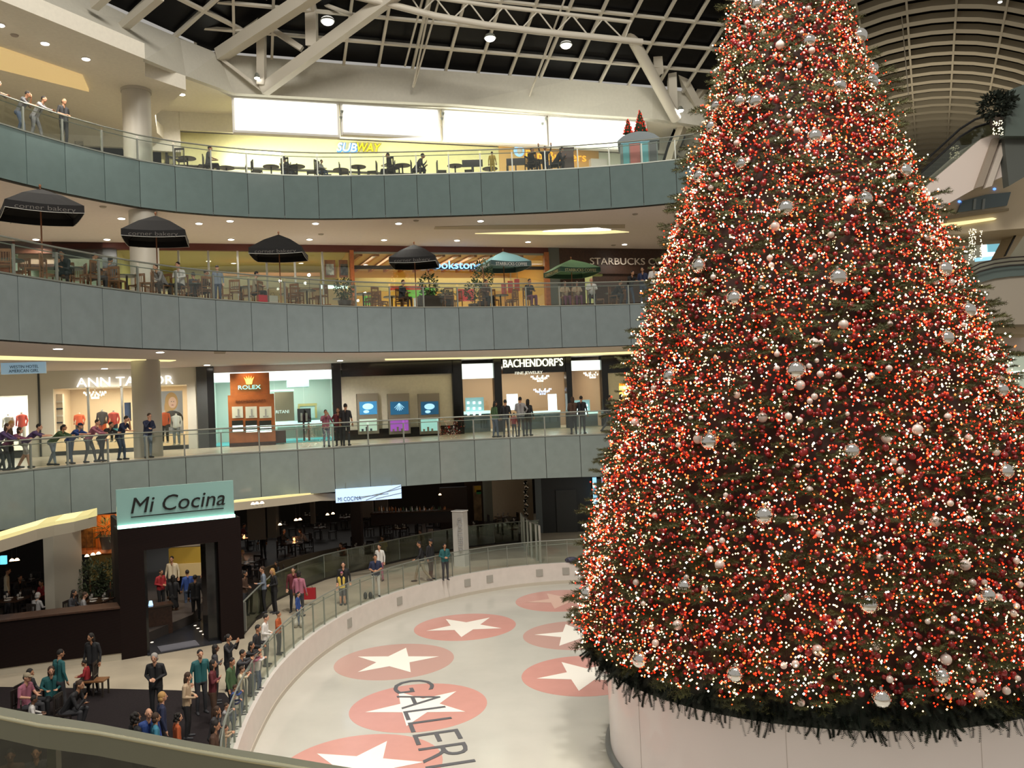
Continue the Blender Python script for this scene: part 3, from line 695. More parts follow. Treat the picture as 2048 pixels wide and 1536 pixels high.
for (c, R_, a0, kind), nm in zip(stars, names):
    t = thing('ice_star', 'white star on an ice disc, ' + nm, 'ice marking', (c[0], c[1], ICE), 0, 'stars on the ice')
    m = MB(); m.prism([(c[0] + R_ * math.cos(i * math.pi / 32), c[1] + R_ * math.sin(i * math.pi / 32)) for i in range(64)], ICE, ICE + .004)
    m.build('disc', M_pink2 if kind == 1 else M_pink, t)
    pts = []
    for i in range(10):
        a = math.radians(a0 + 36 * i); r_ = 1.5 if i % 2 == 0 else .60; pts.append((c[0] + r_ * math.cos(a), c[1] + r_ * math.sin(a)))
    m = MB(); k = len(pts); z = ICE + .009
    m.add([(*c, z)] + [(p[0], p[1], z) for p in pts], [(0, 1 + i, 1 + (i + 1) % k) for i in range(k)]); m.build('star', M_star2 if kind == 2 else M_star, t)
d_ = V((.26, -.966, 0)); a_ = V((-4.15, 26.75, ICE + .012))
t = text('GALLERIA', 'ice_lettering', a_, a_ + d_ * 8.0, 1.25, mat('ice_letter_grey', (.12, .12, .13), .35), None, .006, up=(.966, .26, 0), bold=-.012)
tag(t, 'large grey capital lettering in the ice running towards the viewer across a star', 'lettering')

# dark carpet area at the lower left
cp_ = [(-20, 25.6), (-15.2, 25.0), (-12, 24.45), (-9.7, 24.0), (-8.2, 23.6), (-7.55, 22.5), (-7.0, 19.8), (-6.2, 17), (-5.2, 14), (-8, 12), (-20, 12)]
m = MB(); m.prism(cp_, G, G + .012); tag(m.build('carpet', mat('dark_carpet', (.016, .012, .013), .95, spec=.15, noise=.25, nscale=30)), 'dark brown carpet under the seated visitors at the lower left', 'carpet')

# ---------------------------------------------------------------- restaurant entrance
M_brick = mat('dark_slatted_brick', (.012, .005, .004), .6, spec=.15)
def stripes(mm, sc_=26, c2=(.004, .002, .002)):
    nt = mm.node_tree; b = nt.nodes['Principled BSDF']; tc = nt.nodes.new('ShaderNodeTexCoord'); wv = nt.nodes.new('ShaderNodeTexWave')
    wv.bands_direction = 'Z'; wv.inputs['Scale'].default_value = sc_ / 6.28 * 2; wv.inputs['Distortion'].default_value = 0
    mx = nt.nodes.new('ShaderNodeMix'); mx.data_type = 'RGBA'; mx.inputs[6].default_value = (*c2, 1); mx.inputs[7].default_value = b.inputs['Base Color'].default_value
    nt.links.new(tc.outputs['Object'], wv.inputs['Vector']); nt.links.new(wv.outputs['Fac'], mx.inputs[0]); nt.links.new(mx.outputs[2], b.inputs['Base Color'])
stripes(M_brick)
pa, pb = V((-12.66, 27.24, 0)), V((-9.4, 29.19, 0)); pu = (pb - pa).normalized(); pn = V((-pu.y, pu.x, 0)); PL = (pb - pa).length
por = thing('entrance_portal', 'dark slatted brick portal carrying the pale green restaurant sign', 'portal', (pa.x, pa.y, G))
def pbx(name, x0, x1, y0, y1, z0, z1, m_, par=por):
    b = MB(pa, pu, pn); b.box(x0, x1, y0, y1, G + z0, G + z1); return b.build(name, m_, par)
pbx('pillar', 0, .75, 0, 1.2, .0, 4.1, M_brick); pbx('pillar', PL - .75, PL, 0, 1.2, 0, 4.1, M_brick)
pbx('lintel', .75, PL - .75, 0, 1.2, 3.35, 4.1, M_brick); pbx('door_jamb', .75, .85, .2, 1.1, 0, 3.35, M_black); pbx('door_jamb', PL - 1.1, PL - .75, .3, 1.15, 0, 3.35, M_black)
pbx('threshold', .75, PL - .75, -.1, 3.4, 0.01, .03, mat('dark_tile', (.02, .022, .028), .3))
m = MB(pa, pu, pn); m.box(1.15, 2.35, .0, .75, G + .032, G + .05); tag(m.build('door_mat', mat('grey_mat', (.10, .10, .12), .9)), 'grey door mat inside the dark restaurant entrance', 'mat')
# sign box
M_sign = mat('sign_green_glass', (.17, .28, .26), .25, emit=(.36, .66, .56), es=.16)
sg = thing('restaurant_sign', 'pale green illuminated sign reading Mi Cocina on top of the dark portal', 'sign', tuple(pa + V((0, 0, G + 4.1))))
pbx('panel', .02, PL - .15, .15, .3, 4.14, 5.34, M_sign, sg)
pbx('light_tube', .02, PL - .15, .05, .15, 4.1, 4.2, mat('sign_tube', (1, 1, 1), .4, emit=(.45, 1, .82), es=4.0), sg)
pbx('underline', .42, PL - .5, .1, .15, 4.42, 4.45, M_black, sg)
def pt3(x, y, z): return pa + pu * x + pn * y + V((0, 0, G + z))
text('Mi Cocina', 'lettering', pt3(.42, .12, 4.55), pt3(PL - .45, .12, 4.55), .5, M_black, sg, .05, shear=.22)
# back wall bits seen through the portal
def gbox(name, x, y, Y, w_, h, dep, m_, label, cat, group=None, rz=0):
    """box of real size standing so that its base centre is seen at pixel x, y at depth Y"""
    p = aty(x, y, Y); mb = MB(p, (math.cos(rz), math.sin(rz), 0), (-math.sin(rz), math.cos(rz), 0)); mb.box(-w_ / 2, w_ / 2, 0, dep, 0, h)
    return tag(mb.build(name, m_), label, cat, group)
def gpanel(name, x0, y0, x1, y1, Y, dep, m_, rz=0., **k):
    """upright panel between two pixels at depth Y"""
    a = aty(x0, (y0 + y1) / 2, Y); b = aty(x1, (y0 + y1) / 2 , Y); top = aty((x0 + x1) / 2, y0, Y).z; bot = aty((x0 + x1) / 2, y1, Y).z
    mb = MB((a.x, Y, 0), (math.cos(rz), math.sin(rz), 0), (-math.sin(rz), math.cos(rz), 0)); mb.box(0, b.x - a.x, 0, dep, bot, top)
    o = mb.build(name, m_); return tag(o, k.get('label'), k.get('cat'), k.get('group'), k.get('kind'))
GF_TOP = -3.6
struct('wall_restaurant', MB().box(-30, 14, 58, 58.3, G, GF_TOP), M_dark)
struct('wall_restaurant', MB().box(-24.3, -24, 25, 58, G, GF_TOP), M_dark)
m = MB(); m.prism([(-24, 26), (-16.2, 27.2), (-12.9, 28.3), (-12.3, 27.6), (-10.2, 29.6), (-9.62, 32), (-9.95, 34.46), (-9.45, 36.7), (-8.78, 38.63), (-6.95, 41.1), (-5.95, 42.4), (-4.45, 44.1), (-2.8, 45.5), (.04, 46.55), (1.1, 46.75), (1.1, 49), (-1, 57.9), (-24, 57.9)], G, G + .02); struct('floor_restaurant', m, mat('dark_restaurant_floor', (.022, .017, .014), .45))
b = MB(pa, pu, pn); b.box(.35, .5, 1.2, 5.5, G, GF_TOP); b.box(PL - .5, PL - .35, 1.2, 3.2, G, GF_TOP); struct('wall_entrance_added', b, M_dark)  # dark side walls added to keep the entrance interior dim
gpanel('wall_yellow', 338, 1096, 418, 1152, 36, .3, mat('ochre_wall', (.36, .24, .03), .6), kind='structure')
gpanel('trim_31', 338, 1127, 418, 1152, 35.9, .08, mat('cream_rail_wall', (.55, .42, .2), .6), kind='structure')
gpanel('trim_32', 276, 1083, 420, 1094, 31.5, .2, mat('grey_soffit_strip', (.18, .16, .13), .6), kind='structure')
# parapet on the left
m = MB(); A = [(-22, 23.6), (-18.5, 25.0), (-15.82, 26.09), (-14.58, 26.6), (-12.66, 27.24)]; B = [(p[0] - .25, p[1] + .8) for p in A]
m.slab(A, B, G + .22, G + 1.62); struct('wall_terrace', m, M_brick)
m = MB(); m.slab([(p[0], p[1] + .03) for p in A], B, G, G + .22); struct('baseboard_terrace', m, mat('pale_plinth', (.42, .38, .30), .5))
m = MB(); m.slab([(p[0] + .02, p[1] - .05) for p in A], B, G + 1.62, G + 1.67); struct('trim_33', m, M_brown)
# terrace floor raised behind the parapet
m = MB(); m.slab(B, [(-26, 34), (-22, 38), (-18, 40), (-14, 42), (-12.0, 31.5)], G, G + .35); struct('floor_terrace', m, mat('terrace_floor', (.06, .05, .045), .5))
for x0, x1, Y in [(88, 108, 30.5), (111, 137, 31.5)]:
    gpanel('trim_34', x0, 1060, x1, 1226, Y, 1.0, mat('beige_pillar', (.34, .31, .25), .6), kind='structure')
gpanel('wall_orange', 186, 1030, 240, 1102, 34, .3, mat('orange_glow_wall', (.60, .20, .04), .6), kind='structure')
gpanel('wall_pattern', 138, 1052, 186, 1105, 33.8, .3, mat('dark_gold_pattern', (.20, .10, .02), .5, noise=.9, nscale=5), kind='structure')
gpanel('shelf', 134, 1100, 236, 1108, 33.2, .6, M_wood, label='reddish wooden ledge below the orange wall niche left of the portal', cat='ledge')
gpanel('wall_ochre', 178, 1110, 240, 1160, 33.6, .3, mat('ochre_low', (.20, .15, .04), .6), kind='structure')
gpanel('television', 0, 1112, 11, 1129, 30, .1, mat('tv_screen', (.1, .4, .6), .3, emit=(.15, .65, .9), es=1.3), label='small television with a blue picture at the far left edge', cat='television')
light('AREA', 'niche_light', tuple(aty(205, 1036, 33.2)), 14, (1, .5, .15), .8, tuple(aty(205, 1090, 33.9)))
# wavy cove below the first balcony at the left, its yellow light painted as glow
wav = [(-60, 1100, 25.5), (0, 1081, 26.2), (40, 1069, 26.8), (75, 1058, 27.5), (110, 1050, 28.5), (150, 1043, 29.4), (178, 1036, 30.3)]
cvt = thing('cove_ledge', 'wavy cream ledge with yellow light painted on top under the lowest balcony at the left', 'light', aty(*wav[1]))
for nm, dz0, dz1, mm, dd in (('ledge', .0, .12, mat('cove_yellow_glow', (.8, .7, .35), .6, emit=(.95, .85, .35), es=.42), 0.), ('front', -.35, 0., mat('cove_front', (.42, .37, .28), .7), -.05)):
    P3 = [aty(*q) for q in wav]; z = sum(p.z for p in P3) / len(P3)
    P2 = [(p.x, p.y + dd) for p in P3]; m = MB(); vs = []; fs = []
    for p in P3:
        for a, b in ((0, dz0), (.6, dz0), (.6, dz1 + (.16 if nm == 'ledge' else 0)), (0, dz1)): vs.append((p.x, p.y + dd + a, p.z + b))
    for i in range(len(P3) - 1):
        for j in range(4): fs.append((4 * i + j, 4 * i + 4 + j, 4 * i + 4 + (j + 1) % 4, 4 * i + (j + 1) % 4))
    m.add(vs, fs); m.build(nm, mm, cvt)
wv2 = [(462, 1004, 34), (520, 998, 35), (580, 992, 36), (640, 985, 37)]
cv2 = thing('cove_ledge', 'short cream ledge with a thin yellow light line right of the restaurant sign', 'light', aty(*wv2[0]))
for nm, a0, a1, mm in (('front', -.36, -.04, MATS['cove_front']), ('light_line', -.04, .03, MATS['cove_yellow_glow'])):
    m = MB(); vs = []; fs = []
    for q in wv2 + ([(720, 984, 38.5)] if nm == 'front' else []):
        p = aty(*q)
        for a, b in ((0, a0), (.5, a0), (.5, a1), (0, a1)): vs.append((p.x, p.y + a, p.z + b))
    for i in range(len(vs) // 4 - 1):
        for j in range(4): fs.append((4 * i + j, 4 * i + 4 + j, 4 * i + 4 + (j + 1) % 4, 4 * i + (j + 1) % 4))
    m.add(vs, fs); m.build(nm, mm, cv2)
# outer glass rail of the terrace
og = [(-9.55, 29.6), (-9.75, 32), (-9.89, 34.46), (-9.4, 36.6), (-8.72, 38.53), (-7.9, 39.8), (-6.88, 41.0), (-5.86, 42.3), (-4.4, 44.0), (-2.77, 45.38), (-1.3, 46.1), (.06, 46.4), (1.14, 46.6)]
orl = thing('terrace_railing', 'glass railing between the walkway and the dark restaurant terrace', 'railing', (og[2][0], og[2][1], G))
m = MB(); m.tube([(p[0], p[1], G + 1.12) for p in og], .03, 8); m.build('handrail', M_rail, orl)
m = MB(); m.slab(og, offset_curve(og, .12), G, G + .1); m.build('kerb', M_dark, orl)
for a, b in zip(og[:-1], og[1:]):
    a3, b3 = V((*a, G)), V((*b, G)); t = (b3 - a3).normalized(); m = MB(a3, t, V((-t.y, t.x, 0)))
    m.box(.04, (b3 - a3).length - .04, -.006, .006, .08, 1.1); m.build('glass_panel', glass('terrace_glass', (.62, .66, .55), .12), orl)
    m = MB(a3, t, V((-t.y, t.x, 0))); m.box(-.02, .02, .01, .05, 0, 1.1); m.build('post', M_rail, orl)
gr = thing('screen_railing', 'row of tall steel posts with a top rail reaching back from the rink', 'railing', (.98, 39.96, G))
ps = [(.98, 40.3), (.83, 40.9), (.6, 41.6), (.45, 42.6), (.29, 43.6), (.18, 45.2)]
for p in ps: m = MB((p[0], p[1], G)); m.box(-.05, .05, -.04, .04, 0, 1.75); m.build('post', M_steel, gr)
m = MB(); m.tube([(p[0], p[1], G + 1.75) for p in ps], .03, 6); m.build('top_rail', M_steel, gr)
m = MB(); m.slab([(p[0], p[1]) for p in ps], [(p[0] + .01, p[1]) for p in ps], G + .1, G + 1.7); m.build('glass', M_glass, gr)
# directory pillar
dp = thing('directory_pillar', 'slim pale square pillar with faint vertical lettering beside the walkway', 'pillar', (-2.72, 40.5, G))
m = MB((-2.72, 40.5, G), (math.cos(-.5), math.sin(-.5), 0), (math.sin(.5), math.cos(.5), 0)); m.box(-.3, .3, -.2, .2, 0, 2.55); m.build('shaft', mat('pillar_pale', (.52, .50, .46), .5), dp)
m = MB((-2.72, 40.5, G), (math.cos(-.5), math.sin(-.5), 0), (math.sin(.5), math.cos(.5), 0)); m.box(-.33, .33, -.23, .23, 2.55, 2.6); m.build('cap', M_white, dp)
text('GALLERIA', 'lettering', (-2.83, 40.2, G + 2.3), (-2.83, 40.2, G + .7), .26, mat('grey_text', (.3, .3, .3), .6), dp, .01, up=(math.cos(-.5), math.sin(-.5), 0))
# far walls on the right part of the ground floor
M_beigew = mat('sand_wall', (.62, .53, .38), .7, noise=.03)
gpanel('wall_sand', 985, 940, 1046, 1060, 52, .4, M_beigew, kind='structure'); gpanel('wall_sand', 1046, 940, 1066, 1066, 51.4, .4, M_beigew, kind='structure')
gpanel('door_1', 966, 950, 989, 1042, 52.6, .1, mat('pale_green_door', (.34, .38, .32), .5), kind='structure')
gpanel('wall_brown', 930, 945, 967, 1060, 53, .3, mat('brown_wall_g', (.07, .04, .02), .6), kind='structure')
pt = thing('wall_painting', 'tall painting with yellow and green patches beside the pale green door', 'painting', aty(955, 1000, 52.8))
for a, mm, nm in (((947, 971, 963, 1042), mat('painting_tan', (.34, .22, .1), .6, noise=.5, nscale=2), 'canvas'), ((949, 972, 962, 984), mat('painting_yellow', (.75, .45, .03), .6), 'yellow_patch'), ((953, 980, 962, 988), mat('painting_green', (.05, .4, .12), .6), 'green_patch')):
    s = gpanel(nm, *a, 52.7 if nm == 'canvas' else 52.66, .03, mm); s.parent = pt; s.matrix_parent_inverse = pt.matrix_basis.inverted()
gd = tag(thing('door_2', None, None, aty(1078, 1066, 49.3)), kind='structure')
M_gdoor = mat('charcoal_door', (.028, .030, .030), .5)
for a, mm, nm in (((1071, 950, 1084, 1067), mat('grey_frame', (.13, .15, .15), .5), 'frame'), ((1084, 955, 1184, 1068), M_gdoor, 'shutter'), ((1113, 980, 1154, 1066), mat('door_leaf', (.045, .047, .045), .5), 'door_leaf')):
    s = gpanel(nm, *a, 49.3 if nm != 'door_leaf' else 49.22, .15 if nm != 'door_leaf' else .06, mm); s.parent = gd; s.matrix_parent_inverse = gd.matrix_basis.inverted()
gpanel('glow_strip', 1186, 955, 1194, 1012, 48.8, .1, mat('cyan_panel', (.4, .8, 1), .5, emit=(.35, .72, .95), es=1.0), label='narrow glowing pale blue strip beside the charcoal shutter', cat='light')
gpanel('wall_sand', 1196, 955, 1330, 1070, 49, .3, mat('grey_wall_g', (.10, .10, .1), .6), kind='structure')
# hanging mirror sculpture
ms = thing('mirror_sculpture', 'column of twisted silver discs hanging before the sand coloured wall', 'sculpture', aty(1052, 965, 50.5))
for i in range(9):
    p = aty(1051 + 2 * (i % 2), 966 + i * 9, 50.5); m = MB(); m.ell(p, (.16, .05, .14), 12, 6, Matrix.Rotation(.6 * (-1) ** i, 3, 'Z')); m.build('disc', mat('mirror_silver', (.8, .78, .7), .12, 1), ms)
# hanging direction screens
def screen(x0, y0, x1, y1, Y, label, lines, rz, body, txtm, waves=True):
    a = aty(x0, y1, Y); t = thing('hanging_sign', label, 'sign', a)
    b = aty(x1, y1, Y); L = (V((b.x, b.y, 0)) - V((a.x, a.y, 0))).length; h = (y1 - y0) / FOC * Y
    ex = V((math.cos(rz), math.sin(rz), 0)); ey = V((-ex.y, ex.x, 0)); mb = MB(a, ex, ey); mb.box(0, L, 0, .12, 0, h); mb.build('panel', body, t)
    for s, u0, u1, v, hh in lines: text(s, 'lettering', a + ex * (u0 * L) - ey * .02 + V((0, 0, v * h)), a + ex * (u1 * L) - ey * .02 + V((0, 0, v * h)), hh * h, txtm, t, .01)
    if waves:
        for q0, q1 in (((.35, .2), (1, .75)), ((.45, .05), (1, .95)), ((.3, .3), (.8, .42)), ((.6, .1), (1, .4))):
            mb = MB(); A = a + ex * q0[0] * L - ey * .01 + V((0, 0, q0[1] * h)); B = a + ex * q1[0] * L - ey * .01 + V((0, 0, q1[1] * h)); mb.bar(A, B, .01, .03); mb.build('wave_line', mat('wave_grey', (.25, .3, .32), .5), t)
    m = MB(); m.tube([a + ex * L * .15 + V((0, .06, h)), a + ex * L * .15 + V((0, .06, h + .25))], .015, 6); m.tube([a + ex * L * .85 + V((0, .06, h)), a + ex * L * .85 + V((0, .06, h + .25))], .015, 6); m.build('hanger', M_rail, t)
    return t
M_scr = mat('screen_pale_blue', (.5, .7, .9), .4, emit=(.45, .62, .95), es=.78)
screen(672, 979, 804, 1006, 37.0, 'pale blue hanging screen reading MI COCINA below the balcony edge', [('MI COCINA', .03, .38, .1, .3)], .28, M_scr, mat('screen_text', (.02, .04, .08), .5))
screen(1205, 954, 1262, 986, 44, 'pale hanging screen with two lines of text beside the tree, below the lowest balcony', [('RIVER WAY', .05, .95, .55, .26), ('GIRO', .05, .5, .14, .26)], .1, M_scr, MATS['screen_text'], False)
screen(2, 724, 84, 749, 33.5, 'small blue and grey hanging direction board at the far left above the clothing shop', [('WESTIN HOTEL', .2, .85, .45, .24), ('AMERICAN GIRL', .18, .85, .12, .24)], .2, mat('board_blue_grey', (.35, .5, .6), .4, emit=(.35, .55, .7), es=.35), mat('board_text', (.03, .05, .08), .5), False)

# ---------------------------------------------------------------- foreground rail
fr = thing('foreground_railing', 'broad grey handrail crossing the lower left corner in front of the viewer', 'railing', tuple(atz(300, 1466, -.58)))
fpx = [(-260, 1380), (-120, 1397), (0, 1414), (78, 1429), (195, 1447), (293, 1466), (383, 1483), (482, 1500), (566, 1513), (650, 1527), (760, 1545), (900, 1570), (1100, 1610)]
A = [atz(x, y, -.58) for x, y in fpx]; A2 = [(p.x, p.y) for p in A]
B2 = [tuple(atz(x, y + dy, -.58)[:2]) for (x, y), dy in zip(fpx, [19, 18, 18, 19, 16, 15, 15, 15, 15, 15, 15, 15, 15])]
m = MB(); m.slab(A2, B2, -.625, -.58); m.build('handrail', mat('foreground_rail', (.26, .265, .20), .4, .3), fr)
m = MB(); m.tube([(p[0], p[1], -.583) for p in B2], .004, 6); m.build('edge_highlight', mat('rail_highlight', (.75, .72, .5), .25, .6), fr)  # pale tube added to paint the highlight along the rail's edge
mid = [((a[0] + b[0]) / 2, (a[1] + b[1]) / 2) for a, b in zip(A2, B2)]
m = MB(); m.slab(mid, [(p[0], p[1] + .01) for p in mid], -1.6, -.62); m.build('glass_panel', glass('foreground_glass', (.55, .56, .50), .10), fr)
for px in (112, 700):
    q = atz(px, 1440 + px * .17, -.62); m = MB(q, (1, 0, 0), (0, 1, 0)); m.box(-.009, .009, -.02, .0, -1.05, 0); m.build('post', M_steel, fr)
m = MB(); m.prism([(p[0], p[1]) for p in A2[::-1]] + [(-2.4, -.3), (2.4, -.3)], LV[1] - .3, LV[1]); struct('floor', m, M_floor)
light('AREA', 'terrace_glow', (-14, 34, GF_TOP - .1), 26, (1, .65, .4), 6, (-14, 34, G))
light('AREA', 'terrace_glow', (-5, 47, GF_TOP - .1), 30, (1, .7, .45), 7, (-5, 47, G))
light('AREA', 'entrance_glow', tuple(pt3(1.9, 3.2, 3.6)), 16, (1, .75, .45), 1.5, tuple(pt3(1.9, 3.2, 0)))
light('AREA', 'walkway_glow', (-11.5, 26, GF_TOP + .0), 10, (1, .85, .65), 4, (-11, 25, G))
light('AREA', 'hall_glow', (4, 44.5, GF_TOP - .05), 130, (1, .92, .78), 5, (3, 44, G))
# ================================================================ the tree
TC = V((7.12, 20.9, 0)); tang = math.atan2(TC.x, TC.y)
prof = [(-6.2, 5.35), (-5.6, 5.62), (-5, 5.66), (-3, 5.22), (-1, 4.68), (1.5, 3.86), (3.4, 3.18), (5.3, 2.48), (7.4, 1.84), (9.5, 1.22), (11.5, .6), (13.2, .08)]
pz = np.array([p[0] for p in prof]); pr_ = np.array([p[1] for p in prof])
def trad(z): return np.interp(z, pz, pr_)
rng = np.random.default_rng(11)
PHI0 = math.atan2(-TC.y, -TC.x)                       # towards the viewer
def sample_surface(n, zlo=-6.0, zhi=13.0, arc=2.1):
    zz = np.linspace(zlo, zhi, 400); cdf = np.cumsum(trad(zz) + .05); cdf /= cdf[-1]
    z = np.interp(rng.random(n), cdf, zz); ph = PHI0 + rng.uniform(-arc, arc, n)
    return z, ph
def bulk_mesh(name, co, tris, m, smooth=False, mi=None, mats=None):
    me = bpy.data.meshes.new(name); nv, nf = len(co), len(tris); k = tris.shape[1]
    me.vertices.add(nv); me.vertices.foreach_set('co', co.astype(np.float32).ravel())
    me.loops.add(nf * k); me.loops.foreach_set('vertex_index', tris.astype(np.int32).ravel())
    me.polygons.add(nf); me.polygons.foreach_set('loop_start', np.arange(0, nf * k, k, dtype=np.int32)); me.polygons.foreach_set('loop_total', np.full(nf, k, np.int32))
    for q in (mats or [m]): me.materials.append(q)
    if mi is not None: me.polygons.foreach_set('material_index', mi.astype(np.int32))
    if smooth: me.polygons.foreach_set('use_smooth', np.ones(nf, bool))
    me.update(calc_edges=True); me.validate()
    o = bpy.data.objects.new(name, me); C.objects.link(o); return o
def par(o, p): o.parent = p; o.matrix_parent_inverse = p.matrix_basis.inverted(); return o

# drum
M_drum = mat('drum_white', (.93, .84, .82), .28, noise=.02, nscale=.6, coat=.7)
dr = thing('tree_drum', 'tall smooth white round drum standing on the ice under the Christmas tree', 'pedestal', (TC.x, TC.y, ICE))
m = MB(); m.lathe((TC.x, TC.y, ICE), [(5.12, .06), (5.1, .1), (5.1, 2.75)], 160); m.build('wall', M_drum, dr)
m = MB(); m.lathe((TC.x, TC.y, ICE), [(5.22, 0), (5.22, .07), (5.12, .1)], 160); m.build('foot_ring', mat('drum_foot', (.25, .26, .25), .3), dr)
for i in range(9):
    a = i * 2 * math.pi / 9 - 1.33; m = MB((TC.x, TC.y, ICE), (-math.sin(a), math.cos(a), 0), (math.cos(a), math.sin(a), 0)); m.box(-.006, .006, 5.09, 5.106, .1, 2.7)
    m.build('seam', mat('drum_seam', (.60, .53, .5), .4), dr)

tree = thing('christmas_tree', 'huge conical Christmas tree covered in red and warm white lights on a white drum', 'christmas tree', (TC.x, TC.y, ICE + 2.7))
m = MB(); m.lathe((TC.x, TC.y, 0), [(.35, ICE + 2.6), (.3, 0), (.06, 13)], 14); par(m.build('trunk', mat('bark', (.05, .03, .02), .9)), tree)
M_core = mat('inner_foliage_shade', (.022, .008, .005), .9, noise=.5, nscale=6)  # dark red colour stands in for shade and red light inside the tree
zs = np.linspace(-6.15, 12.8, 60); m = MB(); m.lathe((TC.x, TC.y, 0), [(max(.03, trad(z) - .42), z) for z in zs], 96); par(m.build('inner_foliage_shade', M_core), tree)

# one sprig of needles (a fir twig with side twigs), as triangles in a local frame: x = outwards
def make_sprig(seed):
    r = np.random.default_rng(seed); vs = []; fs = []
    twigs = [((0, 0, 0), (.42, 0, -.01))]
    for s in (.10, .17, .24, .31):
        for sg in (-1, 1):
            L = .2 - s * .25; twigs.append(((s, 0, 0), (s + L * .75, sg * L * .8, r.uniform(-.03, .03))))
    for a, b in twigs:
        a = np.array(a); b = np.array(b); d = b - a; L = np.linalg.norm(d); d /= L
        u = np.cross(d, [0, 0, 1.]); u /= np.linalg.norm(u); v = np.cross(u, d); n = int(L / .026) + 2
        for i in range(n):
            p = a + d * L * i / (n - 1)
            for q in range(3):
                th = 2 * math.pi * (q / 3 + r.random() * .3); o = u * math.cos(th) + v * math.sin(th)
                tip = p + o * .045 + d * .03; w_ = np.cross(o, d) * .006; k = len(vs)
                vs += [p - w_, p + w_, tip]; fs.append((k, k + 1, k + 2))
    return np.array(vs), np.array(fs)
SP = [make_sprig(s) for s in range(4)]
def scatter(protos, pos, dirs, ups, scl):
    co = []; tr_ = []; off = 0; which = rng.integers(0, len(protos), len(pos))
    for w_ in range(len(protos)):
        idx = np.where(which == w_)[0]; v, f = protos[w_]
        X = dirs[idx]; Z = ups[idx]; Y = np.cross(Z, X); Y /= np.linalg.norm(Y, axis=1)[:, None] + 1e-9; Z = np.cross(X, Y)
        P = pos[idx][:, None, :] + scl[idx][:, None, None] * (v[None, :, 0:1] * X[:, None, :] + v[None, :, 1:2] * Y[:, None, :] + v[None, :, 2:3] * Z[:, None, :])
        n = len(idx); co.append(P.reshape(-1, 3)); tr_.append((f[None] + (np.arange(n) * len(v))[:, None, None]).reshape(-1, f.shape[1]) + off); off += n * len(v)
    return np.vstack(co), np.vstack(tr_)
def surf(z, ph, dr_):
    r = np.maximum(trad(z) + dr_, .02); return np.stack([TC.x + r * np.cos(ph), TC.y + r * np.sin(ph), z], 1)
NS = 4200
z, ph = sample_surface(NS)
lump = .12 * np.sin(ph * 17 + z * 2.1) * np.sin(z * 4.3 + ph * 5)
pos = surf(z, ph, -.34 + lump + rng.uniform(-.06, .12, NS))
outv = np.stack([np.cos(ph), np.sin(ph), np.full(NS, -.08)], 1) + rng.normal(0, .28, (NS, 3)); outv /= np.linalg.norm(outv, axis=1)[:, None]
upv = np.tile([0, 0, 1.], (NS, 1)) + rng.normal(0, .3, (NS, 3))
co, tri = scatter(SP, pos, outv, upv, rng.uniform(.8, 1.15, NS))
M_need = mat('fir_needles', (.050, .052, .010), .75, noise=.35, nscale=1.2)
par(bulk_mesh('foliage', co, tri, M_need), tree)
# long single branches that break the outline
NB = 700; z, ph = sample_surface(NB, -5.9, 12.5)
pos = surf(z, ph, -.1 + rng.uniform(0, .12, NB)); outv = np.stack([np.cos(ph), np.sin(ph), rng.uniform(-.15, .15, NB)], 1) + rng.normal(0, .12, (NB, 3)); outv /= np.linalg.norm(outv, axis=1)[:, None]
co, tri = scatter(SP, pos, outv, np.tile([0, 0, 1.], (NB, 1)), rng.uniform(.7, 1.45, NB))
par(bulk_mesh('branch_tips', co, tri, M_need), tree); tipos = pos + outv * .3
# garland skirt hanging round the bottom
def tinsel(seed):
    r = np.random.default_rng(seed); vs = []; fs = []; bend = r.uniform(-.1, .1)
    n = 16
    for i in range(n):
        p = np.array([i / n * .42, bend * (i / n) ** 2 * 2, 0])
        for q in range(6):
            th = 2 * math.pi * (q / 6) + i; o = np.array([0.25, math.cos(th), math.sin(th)]); w_ = np.array([0, -math.sin(th), math.cos(th)]) * .014; k = len(vs)
            vs += [p - w_, p + w_, p + o * .05]; fs.append((k, k + 1, k + 2))
    return np.array(vs), np.array(fs)
TN = [tinsel(s) for s in range(5)]
NG = 1500; ph = PHI0 + rng.uniform(-2.1, 2.1, NG); zz = rng.uniform(-6.12, -5.55, NG); rr_ = 5.42 + rng.uniform(-.1, .12, NG)
pos = np.stack([TC.x + rr_ * np.cos(ph), TC.y + rr_ * np.sin(ph), zz], 1)
outv = np.stack([np.cos(ph) * .35, np.sin(ph) * .35, np.full(NG, -1.)], 1) + rng.normal(0, .35, (NG, 3)); outv /= np.linalg.norm(outv, axis=1)[:, None]
co, tri = scatter(TN, pos, outv, np.tile([1., .3, .2], (NG, 1)), rng.uniform(.7, 1.0, NG))
gl_ = thing('fir_garland', 'dark green fir garland hanging round the lower rim of the Christmas tree', 'garland', (TC.x, TC.y, -6.0))
par(bulk_mesh('needles', co, tri, mat('garland_needles', (.012, .022, .012), .8)), gl_)
m = MB(); m.lathe((TC.x, TC.y, 0), [(5.0, -6.25), (5.42, -6.2), (5.5, -5.9), (5.4, -5.5), (5.0, -5.4)], 96); par(m.build('core', mat('garland_core', (.008, .012, .007), .9)), gl_)

